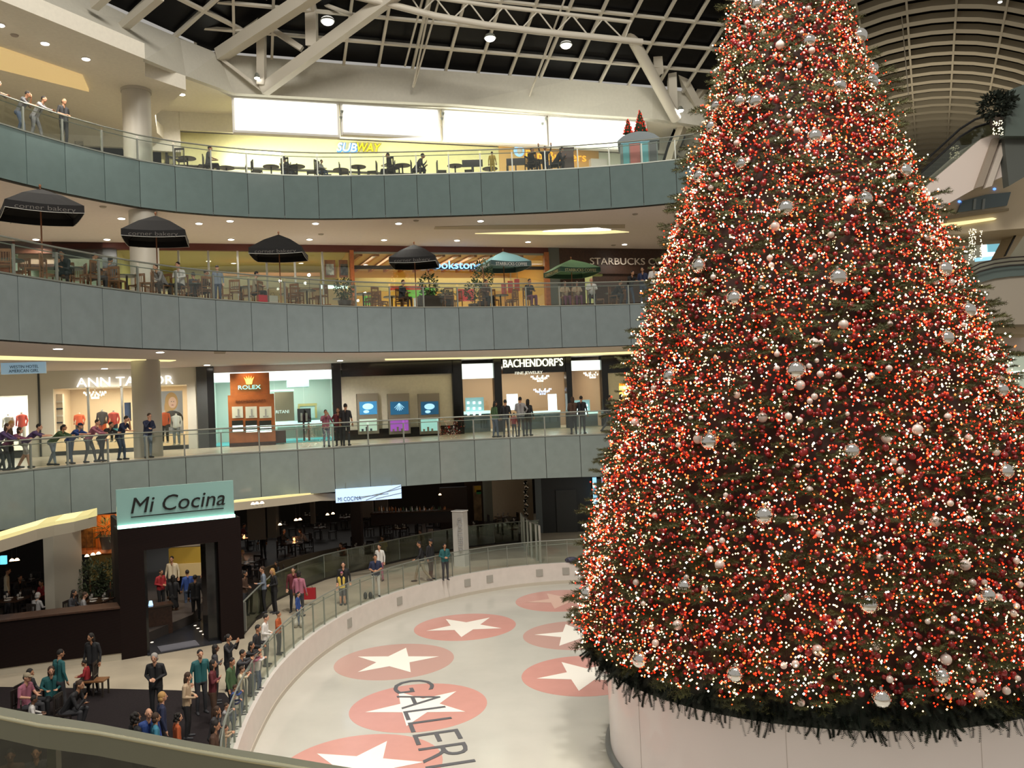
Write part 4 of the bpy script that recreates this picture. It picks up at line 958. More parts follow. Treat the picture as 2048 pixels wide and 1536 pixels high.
# fairy lights: far too many to count
oct_v = np.array([(1, 0, 0), (-1, 0, 0), (0, 1, 0), (0, -1, 0), (0, 0, 1), (0, 0, -1)], float)
oct_f = np.array([(0, 2, 4), (2, 1, 4), (1, 3, 4), (3, 0, 4), (2, 0, 5), (1, 2, 5), (3, 1, 5), (0, 3, 5)])
def bulbs(name, n, r, m, label, lo_=-.22, hi_=.10, clump=.0):
    z, ph = sample_surface(n, -5.75, 12.9, 1.75)
    keep = rng.random(n) < (.72 + .42 * np.sin(ph * 9 + z * 1.7 + clump) * np.sin(z * 2.6 + ph * 4 + clump)); z, ph = z[keep], ph[keep]; n = len(z)
    pos = surf(z, ph, rng.uniform(lo_, hi_, n) + .12 * np.sin(ph * 17 + z * 2.1) * np.sin(z * 4.3 + ph * 5))
    if len(tipos): pos = np.vstack([pos, tipos[rng.integers(0, NB, 320)] + rng.normal(0, .04, (320, 3))]); n = len(pos)
    rs = r * rng.uniform(.7, 1.2, n)
    co = (pos[:, None, :] + oct_v[None] * rs[:, None, None]).reshape(-1, 3); tri = (oct_f[None] + (np.arange(n) * 6)[:, None, None]).reshape(-1, 3)
    return tag(bulk_mesh(name, co, tri, m), label, 'lights', None, 'stuff')
M_bw = mat('bulb_warm', (1, .9, .7), .4, emit=(1, .72, .32), es=3.6)
M_bw2 = mat('bulb_cool_white', (1, 1, .9), .4, emit=(1, .95, .75), es=7)
M_br = mat('bulb_red', (1, .1, .05), .4, emit=(1, .022, .004), es=3.0)
M_bo = mat('bulb_orange', (1, .3, .1), .4, emit=(1, .12, .02), es=3.6)
bulbs('red_fairy_lights', 15500, .0225, M_br, 'dense red fairy lights all over the Christmas tree', clump=1)
bulbs('orange_fairy_lights', 4600, .022, M_bo, 'glowing orange fairy lights scattered over the Christmas tree', clump=1.5)
bulbs('warm_fairy_lights', 11500, .0205, M_bw, 'warm yellowish white fairy lights all over the Christmas tree', clump=0)
bulbs('white_fairy_lights', 4200, .0235, M_bw2, 'brightest white fairy lights scattered over the Christmas tree', clump=.4)

# baubles
def ico(n=2):
    bm = bmesh.new(); bmesh.ops.create_icosphere(bm, subdivisions=n, radius=1); v = np.array([q.co[:] for q in bm.verts]); f = np.array([[x.index for x in q.verts] for q in bm.faces]); bm.free(); return v, f
iv, if_ = ico(2)
M_red = mat('red_bauble', (.26, .004, .006), .35, coat=.4, spec=.6); M_red2 = mat('deep_red_bauble', (.15, .003, .006), .35)
M_pearl = mat('pearl_bauble', (.72, .62, .56), .2, .15, coat=.5); M_silver = mat('mirror_bauble', (.86, .84, .80), .06, 1.0)
n = 6800; z, ph = sample_surface(n, -5.5, 12.6, 1.75); pos = surf(z, ph, rng.uniform(-.22, .02, n)); rs = rng.uniform(.03, .055, n)
co = (pos[:, None, :] + iv[None] * rs[:, None, None]).reshape(-1, 3); tri = (if_[None] + (np.arange(n) * len(iv))[:, None, None]).reshape(-1, 3)
tag(bulk_mesh('small_red_baubles', co, tri, None, True, np.repeat(rng.integers(0, 2, n), len(if_)), [M_red, M_red2]), 'countless small red and dark red baubles between the lights of the Christmas tree', 'baubles', None, 'stuff')
def bauble_proto(name, m, label, group, r, cap=True):
    t = thing(name, label, 'bauble', (0, 0, 0), 0, group)
    b = MB(); b.local = True; b.ell((0, 0, 0), (r, r, r), 20, 14); b.build('ball', m, t)
    b = MB(); b.local = True; b.lathe((0, 0, r * .95), [(r * .18, 0), (r * .18, r * .2), (r * .05, r * .3)], 10); b.build('cap', M_rail, t)
    return t
def place_on_tree(x, y, dr_=.06):
    d = ray(x, y); t_ = 10.
    while t_ < 40:                                      # walk along the sight line until it meets the tree's surface
        p = d * t_
        if math.hypot(p.x - TC.x, p.y - TC.y) < trad(p.z) + dr_: return p if p.z > -5.75 else None
        t_ += .02
    return None
def bset(proto, pts, rs=None):
    for i, p in enumerate(pts):
        o = proto if i == 0 else copy_tree(proto)
        o.location = p
        if rs: o.scale = (rs[i],) * 3
big = [(1515, 9), (1618, 82), (1719, 72), (1744, 137), (1741, 164), (1678, 173), (1481, 202), (1512, 203), (1423, 253), (1630, 273), (1483, 328), (1799, 241), (1809, 342), (1729, 398), (1572, 417), (1893, 436), (1433, 212), (1399, 352),
       (1399, 532), (1676, 556), (1469, 597), (1888, 539), (1592, 741), (1893, 676), (1420, 883), (1703, 902), (2011, 943), (2001, 780), (1936, 621), (1529, 1031), (1370, 1172), (1737, 1209), (1281, 1319), (1471, 1348), (1763, 1397), (1974, 1191), (1882, 1351), (1340, 752), (1176, 1186)]
pts = [p for p in (place_on_tree(*q) for q in big) if p]
bset(bauble_proto('glass_bauble', M_silver, 'large mirror glass bauble hanging on the front of the Christmas tree', 'large mirror baubles on the tree', .19), pts, [rnd.uniform(.75, 1.05) for _ in pts])
pearl = [(1628, 686), (1396, 878), (1835, 859), (1773, 876), (1635, 1300), (1355, 1250), (1223, 1336), (1816, 1430), (1958, 1388), (1892, 1319), (1270, 845), (1600, 770), (1525, 835), (1870, 1043), (1930, 1130), (2000, 660), (1560, 90), (1700, 400)]
while len(pearl) < 230: pearl.append((rnd.uniform(1180, 2046), rnd.uniform(10, 1420)))
pts = [p for p in (place_on_tree(*q, .03) for q in pearl) if p]
bset(bauble_proto('pearl_bauble', M_pearl, 'pale pearl coloured bauble on the Christmas tree', 'pearl baubles on the tree', .1), pts, [1.0] * 18 + [rnd.uniform(.4, .75) for _ in pts[18:]])
rp_ = [(1376 // 1, 1179)] + [(rnd.uniform(1150, 2046), rnd.uniform(5, 1410)) for _ in range(420)]
pts = [p for p in (place_on_tree(*q, .0) for q in rp_) if p][:290]
bset(bauble_proto('red_bauble', M_red, 'glossy red bauble on the Christmas tree', 'larger red baubles on the tree', .062), pts, [rnd.uniform(.7, 1.15) for _ in pts])
# ================================================================ things on the balconies
def lmb():
    b = MB(); b.local = True; return b
M_cw = mat('chair_wood', (.20, .09, .035), .45, noise=.2); M_cd = mat('dark_chair', (.03, .022, .018), .45)
def chair_proto(m_, label, group):
    t = thing('slat_chair', label, 'chair', (0, 0, 0), 0, group)
    b = lmb(); b.box(-.21, .21, -.2, .22, .43, .47); b.build('seat', m_, t)
    for x, y in ((-.19, .2), (.19, .2), (-.19, -.19), (.19, -.19)):
        b = lmb(); h = .43 if y > 0 else .92; b.box(x - .018, x + .018, y - .018, y + .018, 0, h); b.build('leg', m_, t)
    b = lmb(); b.box(-.19, .19, -.21, -.18, .84, .93); b.box(-.19, .19, -.21, -.185, .52, .56)
    for i in range(5): b.box(-.14 + i * .07 - .01, -.14 + i * .07 + .01, -.205, -.19, .56, .84)
    b.build('backrest', m_, t); return t
def table_proto(label, group, r=.38, h=.74, m_=None):
    t = thing('bistro_table', label, 'table', (0, 0, 0), 0, group)
    b = lmb(); b.lathe((0, 0, h - .035), [(r, 0), (r + .01, .015), (r, .035)], 28); b.build('tabletop', m_ or mat('table_top_green', (.06, .08, .07), .3), t)
    b = lmb(); b.lathe((0, 0, 0), [(.035, .04), (.035, h - .035)], 12); b.build('pedestal', M_cd, t)
    b = lmb(); b.lathe((0, 0, 0), [(.22, 0), (.2, .03), (.05, .05)], 20); b.build('base', M_cd, t)
    return t
def put(proto, state, p, rz, label=None):
    o = proto if state[0] == 0 else copy_tree(proto); state[0] += 1
    o.location = p; o.rotation_euler = (0, 0, rz)
    if label: o['label'] = label
    return o
def bal(lv, px, off):
    p, t = on_edge(lv, px, off); return p, math.atan2(t[1], t[0])
spots2 = [(30, 1.6), (150, 1.4), (262, 1.3), (398, 1.6), (490, 1.5), (585, 2.6), (622, 1.2), (735, 1.6), (792, 2.4), (900, 1.4), (1010, 1.9), (1235, 1.8), (345, 3.4), (690, 3.4)]
tp = table_proto('small round table of the umbrella patio', 'round tables of the umbrella patio'); st = [0]
chp = chair_proto(M_cw, 'brown slat-back chair at a table of the umbrella patio', 'brown chairs of the umbrella patio'); sc2 = [0]
seat_used = []
ORD = ['leftmost', 'second', 'third', 'fourth', 'fifth', 'sixth', 'seventh', 'eighth', 'ninth', 'tenth', 'eleventh', 'twelfth', 'thirteenth', 'fourteenth', 'fifteenth', 'sixteenth', 'seventeenth', 'eighteenth', 'nineteenth', 'twentieth']
ORD += ['twenty-' + q for q in ('first', 'second', 'third', 'fourth', 'fifth', 'sixth', 'seventh', 'eighth', 'ninth')] + ['thirtieth'] + ['thirty-' + q for q in ('first', 'second', 'third', 'fourth', 'fifth', 'sixth', 'seventh', 'eighth', 'ninth')] + ['fortieth']
def ordn(i): return 'leftmost' if i == 0 else ORD[i] + ' from the left'
def pxof(p): p = V(p); return p.dot(IX) / p.dot(FW)
def name_chairs(cs, where):
    cs.sort(key=lambda c: pxof(c.location))
    for c, q in zip(cs, ('leftmost', 'rightmost') if len(cs) == 2 else ('leftmost', 'middle', 'rightmost') if len(cs) == 3 else ('leftmost', 'inner left', 'inner right', 'rightmost')): c['label'] = q + ' chair at ' + where
o2 = sorted(range(len(spots2)), key=lambda i: spots2[i][0])
for i, (px, off) in enumerate(spots2):
    p, a = bal(2, px, off); rk_ = ordn(o2.index(i)); put(tp, st, p, 0, 'small round patio table, ' + rk_); cs = []
    for k in range(3 if i % 2 else 4):
        g = a + (k * 2 * math.pi / (3 if i % 2 else 4)) + .6 + rnd.uniform(-.2, .2); q = p + V((math.cos(g), math.sin(g), 0)) * .66
        cs.append(put(chp, sc2, q, g + math.pi / 2 + rnd.uniform(-.2, .2)))
    name_chairs(cs, 'the patio table that is ' + rk_)
spots3 = [(392, 1.3), (470, 2.2), (560, 1.5), (612, 1.3), (700, 1.8), (735, 1.3), (824, 1.2), (930, 1.5), (1000, 2.2), (1100, 1.3)]
tp3 = table_proto('small dark table of the food court', 'dark tables of the food court', .36, .74, mat('table_top_dark', (.05, .035, .03), .35)); st3 = [0]
ch3 = chair_proto(M_cd, 'dark slat-back chair of the food court', 'dark chairs of the food court'); sc3 = [0]
o3 = sorted(range(len(spots3)), key=lambda i: spots3[i][0])
for i, (px, off) in enumerate(spots3):
    p, a = bal(3, px, off); rk_ = ordn(o3.index(i)); put(tp3, st3, p, 0, 'small dark food court table, ' + rk_); cs = []
    for k in (0, 1) if i % 3 else (0, 1, 2):
        g = a + k * math.pi * (1 if i % 3 else .66) + rnd.uniform(-.15, .15); q = p + V((math.cos(g), math.sin(g), 0)) * .66; cs.append(put(ch3, sc3, q, g + math.pi / 2))
    name_chairs(cs, 'the food court table that is ' + rk_)

# parasols
M_pole = mat('parasol_pole_wood', (.30, .12, .05), .5)
def parasol(px, apy, half, rz, canm, valm, words, txtm, label, top=7.33, rim=6.62, trim=(.65, .65, .6), side=1.03):
    zf = LV[2]; d = ray(px, apy); p = d * (top / d.z); t = thing('parasol', label, 'parasol', (p.x, p.y, zf), 0, 'parasols on the patio')
    c, s = math.cos(rz), math.sin(rz); ex, ey = V((c, s, 0)), V((-s, c, 0)); o = V((p.x, p.y, 0))
    m = MB(o, ex, ey); m.tube([o + V((0, 0, zf + .05)), o + V((0, 0, top + .02))], .024, 8); m.build('pole', M_pole, t)
    m = MB(o, ex, ey); m.lathe((0, 0, zf), [(.28, 0), (.27, .06), (.05, .1)], 20); m.build('base', M_cd, t)
    m = MB(o, ex, ey); m.ell((0, 0, top + .08), (.04, .04, .06), 8, 6); m.build('finial', M_pole, t)
    cs = [(-half, -half), (half, -half), (half, half), (-half, half)]; e = .012
    m = MB(o, ex, ey); sg = .07; vs = [(0, 0, top)]
    for i in range(4):
        a, b = cs[i], cs[(i + 1) % 4]
        for k in range(6):
            f = k / 6; x, y = a[0] + (b[0] - a[0]) * f, a[1] + (b[1] - a[1]) * f; vs.append((x * .5, y * .5, top - (top - rim) * .42)); vs.append((x, y, rim + math.sin(f * math.pi) * -.05))
    fs = []; n = 24
    for i in range(n):
        j = (i + 1) % n; fs += [(0, 1 + 2 * i, 1 + 2 * j), (1 + 2 * i, 2 + 2 * i, 2 + 2 * j, 1 + 2 * j)]
    m.add(vs, fs); ob = m.build('canopy', canm, t); md = ob.modifiers.new('s', 'SOLIDIFY'); md.thickness = .012
    m = MB(o, ex, ey); vs = []; fs = []
    for i in range(4):
        a, b = cs[i], cs[(i + 1) % 4]
        for k in range(6):
            f = k / 6; x, y = a[0] + (b[0] - a[0]) * f, a[1] + (b[1] - a[1]) * f; zz = rim - math.sin(f * math.pi) * .05
            for q in (zz + .005, zz - .235): vs.append((x * 1.004, y * 1.004, q))
    for i in range(n): j = (i + 1) % n; fs.append((2 * i, 2 * i + 1, 2 * j + 1, 2 * j))
    m.add(vs, fs); ob = m.build('valance', valm, t); md = ob.modifiers.new('s', 'SOLIDIFY'); md.thickness = .008
    m = MB(o, ex, ey); P = []
    for i in range(4):
        a, b = cs[i], cs[(i + 1) % 4]
        for k in range(6):
            f = k / 6; x, y = a[0] + (b[0] - a[0]) * f, a[1] + (b[1] - a[1]) * f; P.append(m.P((x * 1.01, y * 1.01, rim - .235 - math.sin(f * math.pi) * .05)))
    P.append(P[0]); m.tube(P, .009, 5); m.build('piping', mat('piping_%d' % int(trim[0] * 100), trim, .6), t)
    for i in range(4):
        m = MB(o, ex, ey); a = m.P((0, 0, top - .06)); b = m.P((*[q * .97 for q in cs[i]], rim - .02)); m.tube([a, b], .012, 5); m.build('rib', M_cd, t)
    m = MB(o, ex, ey); m.lathe((0, 0, rim + .05), [(.05, 0), (.05, .08)], 8); m.build('hub', M_cd, t)
    for i in range(4):
        a, b = V(cs[i]), V(cs[(i + 1) % 4]); mm = MB(o, ex, ey); nrm = V((b.y - a.y, a.x - b.x, 0)).normalized()
        A = mm.P((*(a.lerp(b, .12) * 1.018), rim - .235)); B = mm.P((*(a.lerp(b, .88) * 1.018), rim - .235)); text(words, 'lettering', A, B, .14, txtm, t, .004)
    return t
M_pb = mat('black_canvas', (.004, .0035, .004), .8); M_pbt = mat('canvas_letters', (.12, .11, .10), .7)
parasol(80, 377, 1.07, .62, M_pb, M_pb, 'corner bakery', M_pbt, 'black parasol nearest the left edge of the picture, largest of the black ones', rim=6.66)
parasol(311, 431, 1.05, .30, M_pb, M_pb, 'corner bakery', M_pbt, 'black parasol in front of the round column on the patio', rim=6.62)
parasol(557, 469, 1.05, .12, M_pb, M_pb, 'corner bakery', M_pbt, 'third black parasol from the left, seen squarely, between column and bookshop')
parasol(828, 489, 1.03, .0, M_pb, M_pb, 'corner bakery', M_pbt, 'rightmost black parasol, before the blue bookshop name')
M_wl = mat('canvas_letters_white', (.7, .68, .62), .7)
parasol(1006, 503, 1.02, .38, mat('blue_green_canvas', (.20, .38, .40), .8), mat('dark_green_canvas', (.05, .09, .09), .8), 'STARBUCKS COFFEE', M_wl, 'blue-green coffee shop parasol right of the bookshop name', 7.22, 6.62, (.3, .35, .33))
parasol(1142, 519, 1.1, .35, mat('green_canvas', (.12, .25, .14), .8), mat('dark_green_canvas2', (.03, .08, .05), .8), 'STARBUCKS COFFEE', mat('canvas_letters_yellow', (.55, .5, .25), .7), 'green coffee shop parasol before the grey pier', 7.1, 6.55, (.2, .3, .2))

# potted plants
lr = np.random.default_rng(5)
def leafball(name, c, r, n, m_, parent, leaf=.12, wdt=.03):
    v = lr.normal(0, 1, (n, 3)); v /= np.linalg.norm(v, axis=1)[:, None]; rad = lr.uniform(.35, 1, n)[:, None] ** .6
    p = v * rad * np.array(r) + np.array(c); d = v + lr.normal(0, .6, (n, 3)); d /= np.linalg.norm(d, axis=1)[:, None]
    sdir = np.cross(d, lr.normal(0, 1, (n, 3))); sdir /= np.linalg.norm(sdir, axis=1)[:, None]; L = leaf * lr.uniform(.7, 1.3, n)[:, None]
    q = np.stack([p, p + d * L * .5 + sdir * wdt, p + d * L, p + d * L * .5 - sdir * wdt], 1).reshape(-1, 3)
    return par(bulk_mesh(name, q, np.arange(n * 4).reshape(-1, 4), m_), parent)
M_leaf = mat('ficus_leaves', (.035, .07, .02), .6, noise=.4); M_pot = mat('dark_planter', (.05, .035, .025), .6)
def plant(p, h, r, label, pot=.3, n=420, group=None, leaf=.12, wdt=.03, name='potted_tree'):
    t = thing(name, label, 'plant', p, 0, group)
    m = MB(p); m.lathe((0, 0, 0), [(pot * .75, 0), (pot, pot * 1.3), (pot * .95, pot * 1.32)], 20); m.build('planter', M_pot, t)
    m = MB(p); m.tube([V(p) + V((0, 0, pot * 1.2)), V(p) + V((.05, 0, h * .6)), V(p) + V((0, .02, h * .85))], .03, 7); m.build('stem', M_cw, t)
    leafball('foliage', (p[0], p[1], p[2] + h * .68), (r, r, h * .33), n, M_leaf, t, leaf, wdt); return t
plant(bal(2, 976, 1.6)[0], 2.4, .5, 'tall leafy potted tree left of the blue-green parasol', .32)
plant(bal(2, 957, 2.4)[0], 1.5, .45, 'lower bushy potted tree beside the tall one before the bookshop', .3)
plant(bal(2, 867, 1.5)[0], 1.7, .45, 'potted tree above the dark planter box before the bookshop', .3)
plant(bal(2, 697, 1.4)[0], 1.35, .42, 'small potted tree at the left jamb of the bookshop', .3)
pl_ = thing('planter_box', 'long dark planter box in front of the bookshop', 'planter', bal(2, 885, 1.0)[0]); p, a = bal(2, 885, 1.0)
m = MB(p, (math.cos(a), math.sin(a), 0), (-math.sin(a), math.cos(a), 0)); m.box(-.85, .75, 0, .5, 0, .62); m.build('box', M_pot, pl_)
leafball('foliage', (p.x, p.y + .3, p.z + .7), (.8, .3, .18), 260, M_leaf, pl_)
# shopping bags on the patio
for px, mm, lab in ((532, mat('red_bag', (.55, .02, .04), .5), 'red paper shopping bag on the patio floor by the plaid-shirted visitor'), (553, mat('pale_bag', (.5, .48, .42), .5), 'pale paper shopping bag beside the red one')):
    p, a = bal(2, px, .7); t = thing('shopping_bag', lab, 'bag', p); m = MB(p, (math.cos(a), math.sin(a), 0), (-math.sin(a), math.cos(a), 0)); m.box(-.19, .19, -.08, .08, .0, .36); m.build('body', mm, t)
    m = MB(); m.tube([V(p) + V((-.08, 0, .36)), V(p) + V((-.05, 0, .48)), V(p) + V((.05, 0, .48)), V(p) + V((.08, 0, .36))], .008, 5); m.build('handle', M_cd, t)
# food court kiosk
p, a = bal(3, 1301, .95); ex = V((math.cos(a), math.sin(a), 0)); ey = V((-ex.y, ex.x, 0))
ks = thing('holiday_kiosk', 'round-roofed grey kiosk with turquoise and red panels at the right end of the food court', 'kiosk', p)
def kb(nm, x0, x1, y0, y1, z0, z1, m_): b = MB(p, ex, ey); b.box(x0, x1, y0, y1, z0, z1); return b.build(nm, m_, ks)
M_kg = mat('kiosk_grey_green', (.16, .22, .20), .4)
kb('body', -.85, .85, 0, 1.5, 0, 1.25, M_kg)
b = MB(p, ex, ey); prf = [(-.95, 1.2), (-.95, 1.32), (-.7, 1.52), (-.35, 1.64), (0, 1.68), (.35, 1.64), (.7, 1.52), (.95, 1.32), (.95, 1.2)]
b.add([(x, -.08, z) for x, z in prf] + [(x, 1.58, z) for x, z in prf], [tuple(range(9)), tuple(range(17, 8, -1))] + [(i, (i + 1) % 9, 9 + (i + 1) % 9, 9 + i) for i in range(9)]); b.build('roof', mat('kiosk_roof', (.10, .15, .17), .35), ks)
kb('panel', -.72, -.45, -.03, .02, .1, 1.15, mat('turquoise', (.08, .45, .50), .4)); kb('panel', -.4, .05, -.03, .02, .15, 1.15, mat('kiosk_red', (.55, .10, .07), .4))
kb('panel', .1, .42, -.03, .02, .1, 1.15, MATS['turquoise']); kb('door', .48, .8, -.03, .02, 0, 1.15, mat('kiosk_dark', (.04, .05, .05), .4)); kb('sign_band', -.8, .5, -.06, -.0, 1.18, 1.3, mat('pale_blue_band', (.3, .6, .7), .4, emit=(.3, .7, .8), es=.4))
for dx, h, lab in ((-.45, .85, 'smaller red miniature Christmas tree on the kiosk roof'), (.12, 1.2, 'taller red miniature Christmas tree on the kiosk roof')):
    q = p + ex * dx + ey * .5; z0 = p.z + 1.62; t = thing('miniature_tree', lab, 'christmas tree', (q.x, q.y, z0))
    m = MB((q.x, q.y, z0)); m.lathe((0, 0, 0), [(.04, 0), (.04, .15), (.26 * h, .16), (.16 * h, h * .5), (.02, h)], 12); m.build('foliage', mat('mini_tree_green', (.03, .05, .02), .8), t)
    m = MB((q.x, q.y, z0))
    for i in range(70):
        f = rnd.random() ** 1.4; g = rnd.uniform(0, 6.28); r_ = .27 * h * (1 - f) + .02; m.ell((r_ * math.cos(g), r_ * math.sin(g), .17 + f * (h - .17)), (.03, .03, .03), 6, 4)
    m.build('red_baubles', mat('mini_bauble', (.7, .03, .02), .3, emit=(1, .05, .02), es=.35), t)
for px0, w_, y0, h, mm, lab, nm in ((965, .95, .5, .32, M_cd, 'dark slanted menu board at the food court railing, left of the pair', 'menu_board'), (1052, .85, .5, .32, M_cd, 'dark slanted menu board at the food court railing, right of the pair', 'menu_board'), (1156, .62, 0, 1.15, mat('brown_kiosk', (.08, .035, .02), .5), 'dark brown upright cabinet beside the burger shop name', 'cabinet')):
    p, a = bal(3, px0, .9); t = thing(nm, lab, nm.replace('_', ' '), p); ex_ = V((math.cos(a), math.sin(a), 0)); b = MB(p, ex_, V((-ex_.y, ex_.x, 0)))
    b.box(-w_ / 2, w_ / 2, 0, .06 if nm == 'menu_board' else .5, y0, y0 + h); b.build('board' if nm == 'menu_board' else 'body', mm, t)
    if nm == 'menu_board': b = MB(p, ex_, V((-ex_.y, ex_.x, 0))); b.box(-.03, .03, 0, .06, 0, y0); b.box(-.25, .25, -.15, .2, 0, .03); b.build('stand', M_cd, t)
    else: b = MB(p, ex_, V((-ex_.y, ex_.x, 0))); b.box(-w_ / 2 - .03, w_ / 2 + .03, -.03, .53, h, h + .05); b.build('top', M_brown, t)
# food counters
for x0, x1, y0, y1, d, col, e, lab in ((420, 690, 322, 338, 2.2, (.5, .25, .15), 0, 'long low sandwich counter'), (700, 1000, 318, 334, 2.4, (.30, .12, .07), 0, 'long low brown counter right of the sandwich shop')):
    furn('food_counter', lab + ' at the back of the food court', 'counter', [(x0, y0, x1, y1, d, .6, mat('counter_%d' % x0, col, .5), 'front'), (x0, y0 - 2, x1, y0, d - .1, .8, M_rail, 'worktop')], M_wood, 3)
for i in range(15):
    x = 455 + i * 36 + rnd.uniform(-6, 6); s, z = onw(x, 318 + rnd.uniform(-3, 3) - i * .4, 1.6); c = W0 + wd * s + V((0, 1.6, z)); m = MB(); m.lathe((c.x, c.y, c.z), [(.13, 0), (.1, .05), (.02, .09)], 12)
    t = thing('pendant_lamp', 'small bright pendant lamp over the food counters', 'lamp', c, 0, 'pendant lamps over the food counters'); m.build('shade', mat('pendant_glow', (1, .95, .8), .4, emit=(1, .95, .75), es=5), t)
    m = MB(); m.tube([(c.x, c.y, c.z + .09), (c.x, c.y, 12.35)], .006, 4); m.build('cord', M_cd, t)
e_ = gpanel('exit_sign', 237, 234, 248, 243, 41, .06, mat('exit_sign_case', (.5, .1, .06), .5, emit=(.8, .12, .05), es=.35), label='small red exit sign left of the topmost column', cat='exit sign')
text('EXIT', 'lettering', aty(238.5, 241.5, 40.93), aty(246.5, 241.2, 40.93), .13, mat('exit_red', (.7, .02, .01), .5, emit=(1, .2, .1), es=1), e_, .01)

# ================================================================ shop interiors, first level
# watch kiosk
M_kw = mat('kiosk_wood', (.44, .14, .035), .3, noise=.15, nscale=3, coat=.3)
kk = thing('watch_kiosk', 'tall orange-brown wooden watch kiosk with a gold crown and six glass windows', 'kiosk', W0 + wd * onw(500, 800, -1.2)[0] + V((0, -1.2, Z1)))
KO = -1.2
def kbx(nm, x0, y0, x1, y1, d, m_, off=KO):
    s0, s1, z0, z1 = wrect(x0, y0, x1, y1, off=off); b = MB(W0 + V((0, off, 0)), wd, wn); b.box(s0, s1, 0, d, max(z0, Z1), z1); return b.build(nm, m_, kk)
kbx('sign_board', 460, 746, 539, 789, 1.0, M_kw, KO + .05); kbx('cabinet', 457, 789, 550, 885, 1.1, M_kw); kbx('plinth', 459, 884, 552, 902, 1.0, M_brown)
kbx('side_counter', 550, 861, 572, 886, .9, M_brown, KO + .2)
M_kwin = mat('kiosk_window_glow', (.6, .6, .45), .4, emit=(.9, .95, .7), es=.22); M_kbar = mat('kiosk_light_bar', (1, 1, 1), .4, emit=(.75, 1, .92), es=2.2); M_kbk = mat('kiosk_black', (.02, .025, .02), .3)
for i, (x0, x1) in enumerate(((464, 486), (491, 514), (519, 543))):
    kbx('display_window', x0, 813, x1, 836, .03, M_kwin, KO - .03); kbx('display_window', x0, 841, x1, 864, .03, M_kbk, KO - .03)
    s0, s1, z0, z1 = wrect(x0 + 1, 851, x1, 856, off=KO - .05); b = MB(W0 + V((0, KO - .05, 0)), wd, wn); b.box(s0, s1, 0, .03, z0, z1); b.box(s0, s1, 0, .03, z0 - .2, z0 - .08); b.build('light_bar', M_kbar, kk)
    s0, s1, z0, z1 = wrect(x0 + 7, 818, x1 - 6, 834, off=KO - .05); b = MB(W0 + V((0, KO - .06, 0)), wd, wn); b.box(s0, s1, 0, .05, z0, z0 + .06); b.box(s0 + .1, s0 + .16, 0, .05, z0 + .06, z1); b.build('watch_stand', mat('watch_silver', (.8, .8, .7), .2, .8), kk)
s_, z_ = onw(498, 762, KO); M_gold = mat('crown_gold', (1, .6, .12), .3, emit=(1, .62, .15), es=1.8)
b = MB(W0 + V((0, KO, 0)), wd, wn); c0 = s_
pts = [(-.13, -.16), (.13, -.16), (.17, .02), (.24, .2), (.1, .06), (.13, .26), (.03, .08), (0, .28), (-.03, .08), (-.13, .26), (-.1, .06), (-.24, .2), (-.17, .02)]
b.add([(c0 + x, -.04, z_ + y) for x, y in pts] + [(c0 + x, 0.03, z_ + y) for x, y in pts], [tuple(range(13)), tuple(range(25, 12, -1))] + [(i, (i + 1) % 13, 13 + (i + 1) % 13, 13 + i) for i in range(13)]); b.build('crown', M_gold, kk)
s0, z0 = onw(477, 779, KO); s1, _ = onw(522, 778, KO); tree_text('ROLEX', s0, z0, s1, .19, mat('teal_letters', (.3, .9, .85), .4, emit=(.25, .9, .82), es=1.5), KO - .04, kk, ext=.05)
s0, z0 = onw(472, 806, KO); s1, _ = onw(532, 805, KO); tree_text('BACHENDORF\u2019S', s0, z0, s1, .13, mat('dim_letters', (.20, .07, .02), .4), KO - .03, kk, ext=.02)
light('SPOT', 'kiosk_spot', tuple(W0 + wd * s_ + V((0, KO - 1.0, 2.2))), 60, (1, .6, .3), .1, tuple(W0 + wd * s_ + V((0, KO, z_))), 70)
# glass counters, chair, easel in the jewellery shop
furn('glass_counter', 'white lit glass counter at the back of the jewellery shop', 'counter', [(552, 842, 645, 852, 1.6, .7, mat('counter_glow', (.8, 1, .95), .3, emit=(.7, 1, .93), es=1.1), 'light_top'), (556, 852, 650, 875, 1.7, .7, mat('counter_beige', (.45, .42, .33), .5), 'front')], M_shopwhite)
furn('display_board', 'black easel board with two slim necklace busts before the counter', 'board', [(595, 817, 622, 845, 1.2, .08, M_black, 'board'), (601, 826, 605, 842, 1.12, .03, MATS['watch_silver'], 'necklace_bust'), (611, 826, 615, 842, 1.12, .03, MATS['watch_silver'], 'necklace_bust'), (606, 845, 610, 884, 1.3, .05, M_cd, 'leg'), (616, 845, 620, 884, 1.3, .05, M_cd, 'leg')], M_black)
furn('picture_frame', 'gilt framed mirror on the back wall of the jewellery shop', 'mirror', [(596, 807, 634, 812, 5.7, .1, mat('gilt', (.5, .35, .12), .4), 'frame'), (596, 812, 600, 836, 5.7, .1, MATS['gilt'], 'frame'), (630, 812, 634, 836, 5.7, .1, MATS['gilt'], 'frame'), (600, 812, 630, 836, 5.75, .05, mat('mirror_pale', (.5, .6, .55), .3), 'mirror')], M_shopwhite)
furn('brown_partition', 'brown wall partition with pale raised letters behind the counter', 'partition', [(550, 784, 588, 842, 4.0, .2, mat('partition_brown', (.20, .12, .06), .6), 'panel')], M_wood)
s0, z0 = onw(552, 827, 3.9); s1, _ = onw(578, 826, 3.9); t_ = tree_text('RITANI', s0, z0, s1, .17, mat('pale_small', (.8, .85, .8), .5, emit=(.8, .9, .85), es=.4), 3.9, None, 'shop_lettering', ext=.03); tag(t_, 'pale lettering on the brown partition right of the watch kiosk', 'sign')
